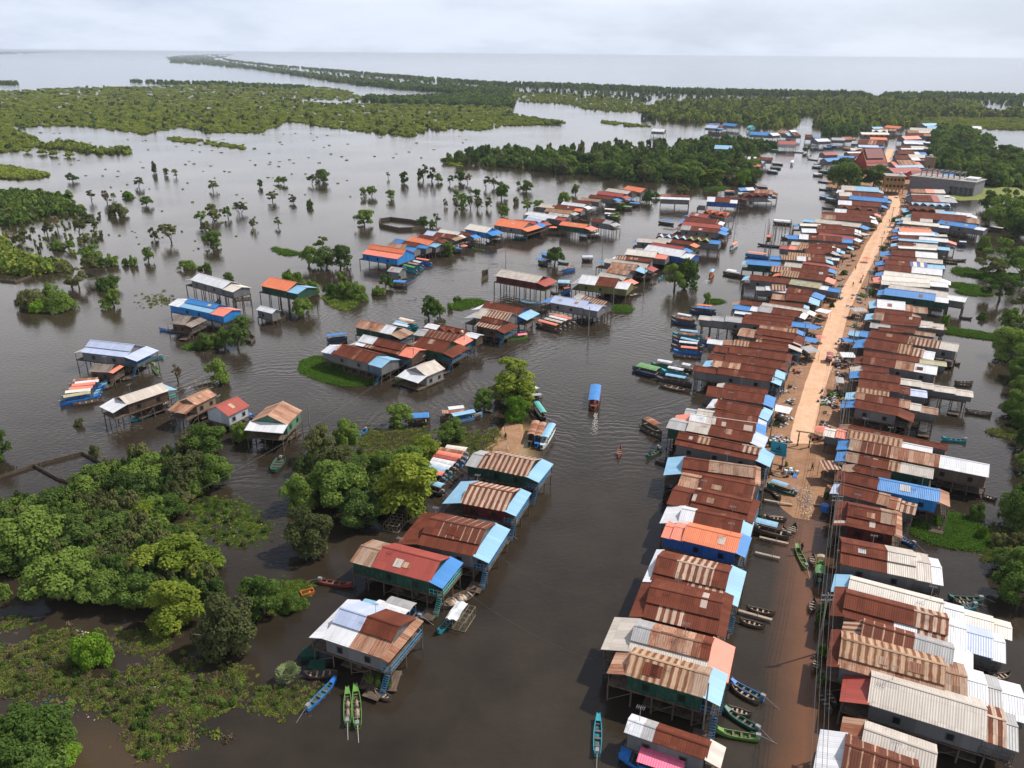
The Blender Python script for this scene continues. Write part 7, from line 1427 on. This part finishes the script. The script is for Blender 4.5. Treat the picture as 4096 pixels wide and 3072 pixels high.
mass('left_reed_bank', 21, [(0, 100), (150, 125), (320, 160), (120, 185), (0, 175)], 260, SW, 'green reed bank at the left edge of the floodwater', hgt=(1.2, 2), seed=21, kpx=20)
mass('left_islets', 19, [(130, 460), (300, 455), (420, 480), (570, 485), (570, 502), (420, 505), (300, 485), (150, 475)], 170, SW + SD[:1], 'chain of shrubby islets left of the open floodwater', hgt=(1.5, 4), seed=22, kpx=11)
mass('middle_islets', 19, [(725, 430), (850, 440), (980, 460), (1070, 470), (1060, 482), (980, 475), (860, 460), (730, 445)], 90, SW, 'low green islets in the middle of floodwater', hgt=(.8, 1.6), seed=23, kpx=10)
mass('lagoon_islets', 20, [(385, 360), (500, 372), (620, 385), (500, 382), (390, 370)], 70, SW, 'thin green islet in the round lagoon', hgt=(1, 2), seed=24, kpx=9)
mass('lagoon_bank', 20, [(0, 335), (100, 348), (220, 368), (190, 375), (60, 378), (0, 380)], 220, SW, 'green tongue of scrub left of the round lagoon', hgt=(1.5, 3), seed=25, kpx=11)
mass('islet_right_edge', 19, [(1895, 530), (1960, 525), (2000, 540), (1990, 556), (1920, 545)], 50, SW, 'reedy tip of the island wood', hgt=(1, 1.6), seed=26, kpx=14)
mass('bank_thicket', 17, [(550, 300), (900, 330), (1240, 370), (1240, 410), (900, 440), (560, 430), (400, 440), (200, 400), (380, 360), (500, 340)], 200, SD + SM, 'flooded thicket around the upper channel houses', hgt=(3, 6), wmin=3, seed=27, kpx=24)
mass('edge_thicket', 18, [(0, 230), (450, 230), (430, 290), (200, 300), (0, 310)], 90, SD, 'thicket at the back of the far rows', hgt=(5, 8), wmin=4, seed=28, kpx=26)
mass('far_street_bushes', 18, [(1200, 250), (1500, 240), (1560, 330), (1840, 380), (1830, 460), (1650, 560), (1400, 640), (1250, 700), (1200, 600), (1280, 480), (1180, 350)], 260, SD, 'forest edge just right of the far rows', hgt=(5, 8), wmin=4, seed=29, kpx=30)

mass('forest_undergrowth', 11, [(600, 700), (1050, 480), (1600, 520), (1620, 600), (1300, 800), (1180, 900), (1200, 1000), (1560, 1180), (1560, 1450), (1250, 1560), (900, 1450), (500, 1380), (0, 1180), (0, 900), (560, 780)], 420, SN, 'tangle of smaller growth filling the near left forest', hgt=(2.5, 5), wmin=1.7, seed=41, kpx=30)
mass('bank_undergrowth', 9, [(150, 450), (300, 250), (560, 260), (900, 330), (1050, 420), (1050, 620), (800, 640), (500, 580), (200, 560)], 130, SN, 'tangle of smaller growth under the trees left of striped roofs', hgt=(2, 4), wmin=1.5, seed=42, kpx=30)
mass('flooded_scrub', 21, [(330, 60), (900, 20), (1500, 60), (2212, 100), (2212, 300), (1900, 420), (1500, 560), (1000, 700), (700, 640), (420, 480), (500, 250)], 90, SW + SM, 'low scrub tips breaking the left floodwater', hgt=(.15, .55), wmin=.4, seed=51, kpx=12)
mass('sapling_fringe', 21, [(230, 400), (640, 400), (640, 560), (500, 700), (200, 640), (0, 600), (0, 500)], 120, SM + SW[:1], 'low olive growth between the sparse trees at left', hgt=(.6, 2.2), wmin=.5, seed=52, kpx=13)
mass('far_floodwater_scrub', 19, [(150, 390), (700, 420), (1200, 400), (1700, 430), (2150, 420), (1900, 520), (1200, 560), (600, 560), (200, 520)], 70, SW + SM, 'tips of drowned scrub on the far left floodwater', hgt=(.2, .6), wmin=1.0, seed=53, kpx=13)
# ---------------------------------------------------------------- floating plants and weeds
def tuft(name, x, y, b_, mk, seed, lab, spread=.9, n=110, size=.11):
    r = np.random.RandomState(seed); P = np.stack([r.normal(0, .42, n), r.normal(0, .42, n), np.abs(r.normal(.12, .12, n))], 1); nrm = r.normal(size=(n, 3)) * .6 + np.array([0, 0, 1]); nrm /= np.linalg.norm(nrm, axis=1)[:, None]; a = np.cross(nrm, r.normal(size=(n, 3))); a /= np.linalg.norm(a, axis=1)[:, None]; bq = np.cross(nrm, a); s = size * r.uniform(.5, 1.4, n)[:, None]
    V = np.empty((n, 4, 3)); V[:, 0] = P - a * s; V[:, 1] = P - bq * s * .6; V[:, 2] = P + a * s; V[:, 3] = P + bq * s * .6; V[:, :, 2] = np.maximum(V[:, :, 2], .004)
    me = bpy.data.meshes.new(name); me.from_pydata(V.reshape(-1, 3).tolist(), [], np.arange(n * 4).reshape(-1, 4).tolist()); me.materials.append(LM[mk]); me.update(); o = bpy.data.objects.new(name, me); COL.objects.link(o); o.location = at(b_, x, y, .02); return tag(o, lab, 'water plant', 'single water plants')
HY = [tuft('water_hyacinth', 640 + 12 * i, 1175 + 6 * i, 13, 'H', 60 + i, 'small floating water plant loose beside the big plant mat') for i in range(3)]
def weed(name, x, y, b_, mk, seed, lab):
    r = np.random.RandomState(seed); n = 46; Bp = r.normal(0, .38, (n, 2)); V = np.empty((n, 4, 3)); a = r.uniform(0, 6.28, n); le = r.uniform(.15, .6, n); ln_ = r.uniform(.1, .9, n) * le; w_ = r.uniform(.025, .07, n); hh = r.uniform(.04, .5, n)
    dx, dy = np.cos(a), np.sin(a); V[:, 0] = np.stack([Bp[:, 0] - dy * w_, Bp[:, 1] + dx * w_, 0 * a + .005], 1); V[:, 1] = np.stack([Bp[:, 0] + dy * w_, Bp[:, 1] - dx * w_, 0 * a + .005], 1); V[:, 2] = np.stack([Bp[:, 0] + dx * ln_ + dy * w_ * 1.6, Bp[:, 1] + dy * ln_ - dx * w_ * 1.6, hh], 1); V[:, 3] = np.stack([Bp[:, 0] + dx * ln_ - dy * w_ * 1.6, Bp[:, 1] + dy * ln_ + dx * w_ * 1.6, hh * .9], 1)
    me = bpy.data.meshes.new(name); me.from_pydata(V.reshape(-1, 3).tolist(), [], np.arange(n * 4).reshape(-1, 4).tolist()); me.materials.append(LM[mk]); me.update(); o = bpy.data.objects.new(name, me); COL.objects.link(o); o.location = at(b_, x, y, .02); return tag(o, lab, 'water plant', 'single water plants')
WE = [weed('water_weed', 1500 + 90 * i, 1150 + 30 * i, 12, 'mwx'[i], 70 + i, 'stray clump of %s weed on open water, bottom left' % ('green', 'yellowish', 'dry brown')[i]) for i in range(3)]
def mat_patch(name, b_, poly, n, seed, size, lab, srcs=None, rag=3, z=.03, clump=0): return scatter_obj(name, tuft_pts(b_, poly, n, seed, size, rag, z, clump), srcs or HY, lab, 'water plants')
mat_patch('plant_mat', 13, [(0, 1050), (25, 985), (80, 955), (150, 940), (330, 960), (480, 1040), (620, 1120), (645, 1165), (590, 1190), (500, 1205), (400, 1200), (300, 1185), (200, 1160), (100, 1120), (20, 1080)], 2600, 1, .75, 'rounded green mat of water plants under the rust roofed house', rag=1.5)
mat_patch('plant_mat', 4, [(1100, 1150), (1300, 1060), (1450, 1090), (1620, 1130), (1750, 1280), (1820, 1380), (1700, 1420), (1400, 1390), (1200, 1320), (1040, 1230)], 3200, 2, .8, 'broad green mat of water plants behind the blue walled house')
mat_patch('plant_mat', 6, [(1600, 590), (1900, 620), (2212, 680), (2212, 725), (1900, 685), (1700, 655), (1600, 640)], 1300, 3, 1.0, 'long green strip of water plants across the right lagoon')
mat_patch('plant_mat', 6, [(1740, 170), (1950, 165), (2110, 182), (2090, 222), (1900, 222), (1760, 195)], 700, 4, 1.1, 'short green strip of water plants, middle of right lagoon')
mat_patch('plant_mat', 6, [(1640, 90), (1800, 95), (1960, 125), (1950, 150), (1800, 150), (1660, 120)], 450, 5, 1.1, 'upper green strip of water plants behind the cream roofs')
mat_patch('plant_mat', 8, [(1540, 1045), (1700, 1055), (1780, 1090), (2180, 1110), (2200, 1150), (1900, 1160), (1600, 1110), (1540, 1090)], 900, 6, 1.4, 'green plants spreading between the lagoon trees')
mat_patch('plant_mat', 15, [(1230, 1275), (1330, 1270), (1385, 1295), (1350, 1325), (1250, 1325)], 420, 7, 1.0, 'round plant mat beside the striped rust roofed house')
mat_patch('plant_mat', 15, [(2075, 1215), (2150, 1212), (2190, 1235), (2120, 1250)], 160, 8, 1.0, 'small oval plant mat next to the thin young tree')
mat_patch('plant_mat', 14, [(1100, 775), (1160, 755), (1300, 770), (1370, 760), (1370, 780), (1200, 800), (1110, 795)], 260, 9, 1.0, 'green weed patch under the clump of round trees')
mat_patch('plant_mat', 13, [(1340, 480), (1500, 435), (1620, 445), (1640, 470), (1500, 500), (1420, 530), (1350, 520)], 420, 10, 1.0, 'weedy green islet behind the rust cluster')
mat_patch('plant_mat', 13, [(200, 400), (400, 440), (560, 430), (500, 480), (400, 540), (300, 500), (220, 440)], 320, 11, 1.0, 'yellowish weed patch beside the shrubs, upper left of cluster', srcs=HY[:1] + WE[:2])
mat_patch('plant_mat', 17, [(555, 790), (740, 785), (745, 805), (650, 818), (570, 808)], 260, 12, 1.6, 'bright plant mat before the yellow-green tree')
mat_patch('plant_mat', 21, [(1710, 610), (1850, 640), (1920, 660), (1800, 665), (1740, 640)], 130, 13, 1.3, 'low green patch left of the round tree group')
mat_patch('plant_mat', 22, [(400, 905), (500, 905), (540, 950), (500, 945), (400, 925)], 220, 14, .8, 'brownish floating patch at the right lagoon', srcs=WE)
for i, (b_, P, n, s_) in enumerate([(11, [(1370, 860), (1500, 720), (1800, 740), (1900, 850), (2000, 960), (1900, 1060), (1750, 1090), (1550, 1020), (1380, 960)], 800, .7), (12, [(0, 560), (200, 500), (520, 380), (800, 430), (560, 600), (640, 800), (300, 880), (0, 900)], 1300, .75), (12, [(500, 800), (900, 700), (1250, 600), (1400, 560), (1350, 800), (1200, 1000), (1000, 1150), (700, 1000), (500, 950)], 900, .75), (12, [(1350, 800), (1600, 760), (1780, 800), (1750, 950), (1500, 1050), (1250, 1100), (1250, 900)], 900, .7), (12, [(1880, 860), (2212, 800), (2212, 950), (2000, 1050), (1890, 980)], 420, .75), (12, [(1000, 1080), (1380, 1100), (1400, 1250), (1100, 1350), (980, 1350)], 500, .75),
     (12, [(0, 300), (300, 320), (250, 400), (0, 380)], 120, .7), (12, [(1650, 680), (1780, 690), (1720, 740)], 90, .6), (9, [(640, 60), (900, 30), (1150, 60), (1000, 130), (700, 190), (640, 130)], 700, .9), (9, [(1180, 190), (1400, 100), (1650, 30), (1720, 60), (1600, 190), (1400, 210), (1200, 220)], 600, .8), (9, [(0, 1180), (100, 1150), (230, 1220), (200, 1300), (0, 1370)], 700, .8), (4, [(1650, 1180), (1850, 1200), (1950, 1450), (1780, 1560), (1700, 1400)], 300, .8), (14, [(780, 395), (950, 370), (1000, 380), (900, 418), (780, 415)], 110, 1.0), (9, [(640, 200), (780, 200), (800, 330), (660, 350)], 300, .9), (12, [(830, 430), (1290, 430), (1200, 560), (900, 560)], 330, .7)]):
    if i in (1, 2, 3, 4, 5, 0): mass('weed_shrubs', b_, P, int(n * .045), SN[:2] if i % 2 else SN, 'low leafy tangles among the floating weeds, %s' % ['before the gabled houses', 'left of bright shrub', 'right of bright shrub', 'left of blue longboat', 'left of fan palm', 'lowest at bottom left'][i], cat='water plants', hgt=(.3, .9), wmin=.35, seed=90 + i, kpx=26)
    mat_patch('water_weeds', b_, P, int(n * 1.25), 30 + i, s_ * .55, 'ragged floating weeds, %s' % ['before the dark green gabled house shore', 'left of the bright round shrub', 'right of the bright round shrub', 'brown and green, left of the blue longboat', 'left of the fan palm', 'lowest patch at bottom left', 'by the left edge above the litter', 'small patch near the olive tree', 'behind the bamboo clump', 'on the sandy spit', 'beside the orange tub', 'at the right lagoon corner', 'brown raft of debris near the white roofed house', 'between the olive trees and the bamboo', 'below the near left forest'][i], srcs=(WE + ([WE[2]] if i in (3, 5, 2) else []) if i not in (10, 0) else [WE[0], HY[0], WE[1]]), rag=9, z=.01, clump=14)
# litter on the mud and among the weeds
def litter(name, b_, poly, n, seed, lab, z=.05, size=(.05, .16)):
    r = random.Random(seed); b = MB()
    for x, y in scatter_px(b_, poly, n, seed, 3):
        P = G(x, y, z); s = r.uniform(*size); a = r.uniform(0, 6.28); c = [(P.x + math.cos(a + k * 1.57) * s * (1 if k % 2 else .6), P.y + math.sin(a + k * 1.57) * s * (1 if k % 2 else .6), z + r.uniform(0, .12)) for k in range(4)]; b.poly(c, r.choice((0, 0, 0, 1, 2, 3, 4, 4)))
    tag(b.build(name, [plain('litter_white', (.55, .54, .50)), paint('b'), paint('r'), paint('y'), paint('t')]), lab, 'litter', kind='stuff')
litter('litter', 3, [(1500, 640), (1700, 700), (1780, 850), (1780, 1000), (1750, 1150), (1680, 1080), (1640, 950), (1620, 800)], 700, 1, 'scattered rubbish on the muddy lower end of street', .35)
litter('litter', 3, [(1400, 200), (1620, 150), (1560, 420), (1430, 450)], 160, 2, 'scattered rubbish left of the striped gate', .7)
litter('litter', 12, [(250, 700), (420, 560), (560, 400), (780, 430), (640, 520), (500, 620), (350, 700)], 150, 3, 'pale rubbish floating beside the bright round shrub')
litter('litter', 12, [(0, 900), (500, 800), (1200, 750), (1500, 950), (900, 1100), (200, 1000)], 70, 4, 'sparse rubbish floating among the lower weeds')
litter('litter', 9, [(640, 100), (1100, 60), (1000, 110), (700, 160)], 60, 5, 'rubbish bits behind the bamboo clump')
litter('litter', 11, [(1500, 850), (1900, 880), (2000, 950), (1600, 1050)], 30, 6, 'few rubbish bits on the weeds before the gabled houses')
litter('litter', 6, [(560, 200), (720, 210), (640, 420), (540, 700), (420, 1000), (250, 1500), (330, 1500), (480, 1050), (620, 760), (700, 450)], 500, 7, 'rubbish along the right verge of the dirt street', .75, (.06, .22))
litter('litter', 6, [(100, 900), (20, 1250), (-180, 1500), (-300, 1600), (-120, 1300), (0, 1000)], 260, 8, 'rubbish along the left verge of the dirt street', .75, (.06, .2))
litter('litter', 8, [(700, 560), (520, 820), (400, 1100), (330, 1150), (560, 780), (680, 560)], 260, 9, 'rubbish along the left verge of upper street', .8, (.08, .3))
litter('litter', 9, [(1600, 60), (1780, 0), (1820, 100), (1700, 200), (1560, 190)], 60, 10, 'bits of rubbish and wood on the sandy spit', .3)
mat_patch('water_weeds', 9, [(1450, 120), (1650, 40), (1700, 100), (1640, 180), (1500, 190)], 260, 77, .5, 'low weeds creeping over the sandy spit', srcs=WE, z=.25)
def foam(b_, x0, y0, x1, y1, w0, w1, n, seed, lab):
    r = random.Random(seed); P = at(b_, x0, y0); Q = at(b_, x1, y1); d = Q - P; d.z = 0; nn = Vector((-d.y, d.x, 0)).normalized(); b = MB()
    for k in range(n):
        t = r.random() ** 1.6; c = P + d * t + nn * r.uniform(-1, 1) * (w0 + (w1 - w0) * t) * r.choice((1, .5, 1)); s_ = r.uniform(.05, .16) * (1 - .5 * t); a = r.uniform(0, 6.28)
        b.poly([(c.x + math.cos(a + j * 1.57) * s_ * (1.5 if j % 2 else .6), c.y + math.sin(a + j * 1.57) * s_ * (1.5 if j % 2 else .6), .02) for j in range(4)])
    tag(b.build('foam', plain('foam_white', (.62, .60, .56))), lab, 'foam', kind='stuff')
foam(0, 2384, 1558 + 95, 2376, 1740, .3, .8, 260, 1, 'white foam trailing the blue tourist boat')
foam(7, 1100, 1045, 1190, 985, .5, 2.0, 420, 2, 'white foam wake behind the coral canopied boat')
foam(5, 925, 55, 880, 100, .5, 2.0, 300, 3, 'white foam wake behind the light blue canopied boat')
foam(17, 1400, 540, 1398, 500, .5, 1.6, 160, 4, 'white foam wake behind the far white boat')
# sand spit, school ground
mound('sandy_spit', 9, [(1640, 60), (1700, -20), (1780, -60), (1840, 0), (1850, 90), (1800, 190), (1740, 215), (1640, 200), (1560, 215), (1500, 185), (1580, 140)], M_SAND, .4, 'bare sandy spit beside the three boats', 1)
mound('school_ground', 18, [(1200, 1010), (1400, 960), (1560, 940), (1640, 900), (1660, 860), (1800, 860), (1900, 880), (2150, 890), (2212, 920), (2212, 1000), (2000, 1040), (1700, 1030), (1500, 1040)], M_GRASSL, .5, 'grassy ground right of the unfinished building', 2)
mound('temple_ground', 18, [(0, 870), (0, 760), (150, 690), (400, 640), (900, 690), (1300, 720), (1600, 800), (1600, 900), (1200, 960), (900, 1000), (600, 980), (200, 930)], M_BANK, .7, 'brown raised ground around the temple', 3)

# ---------------------------------------------------------------- haze
me = bpy.data.meshes.new('haze'); s_ = 61000; v = [(-s_, -400, -1.5), (s_, -400, -1.5), (s_, s_, -1.5), (-s_, s_, -1.5), (-s_, -400, 76), (s_, -400, 76), (s_, s_, 76), (-s_, s_, 76)]
me.from_pydata(v, [], [(0, 3, 2, 1), (4, 5, 6, 7), (0, 1, 5, 4), (1, 2, 6, 5), (2, 3, 7, 6), (3, 0, 4, 7)]); hz_o = bpy.data.objects.new('haze', me); COL.objects.link(hz_o); hz_o['kind'] = 'stuff'; hz_o['label'] = 'thin pale haze over the lake and village'; hz_o['category'] = 'haze'
m, nt, out = newmat('haze'); pv = N(nt, 'ShaderNodeVolumePrincipled'); pv.inputs['Density'].default_value = 5.5e-5; pv.inputs['Color'].default_value = (.78, .86, .98, 1); pv.inputs['Anisotropy'].default_value = .2; ln(nt, pv, 0, out, 'Volume'); me.materials.append(m)
struct(water, 'brown lake and channel water', 'water')
print('HOUSES', len(HOUSES), 'TREES', len(TREES), 'OBJ', len(bpy.data.objects))
dup = [(k, len(v)) for k, v in LABELS.items() if len(v) > 1]; print('DUPS', len(dup), dup[:30]); print('LONG', [k for k in LABELS if not 4 <= len(k.split()) <= 16][:20])
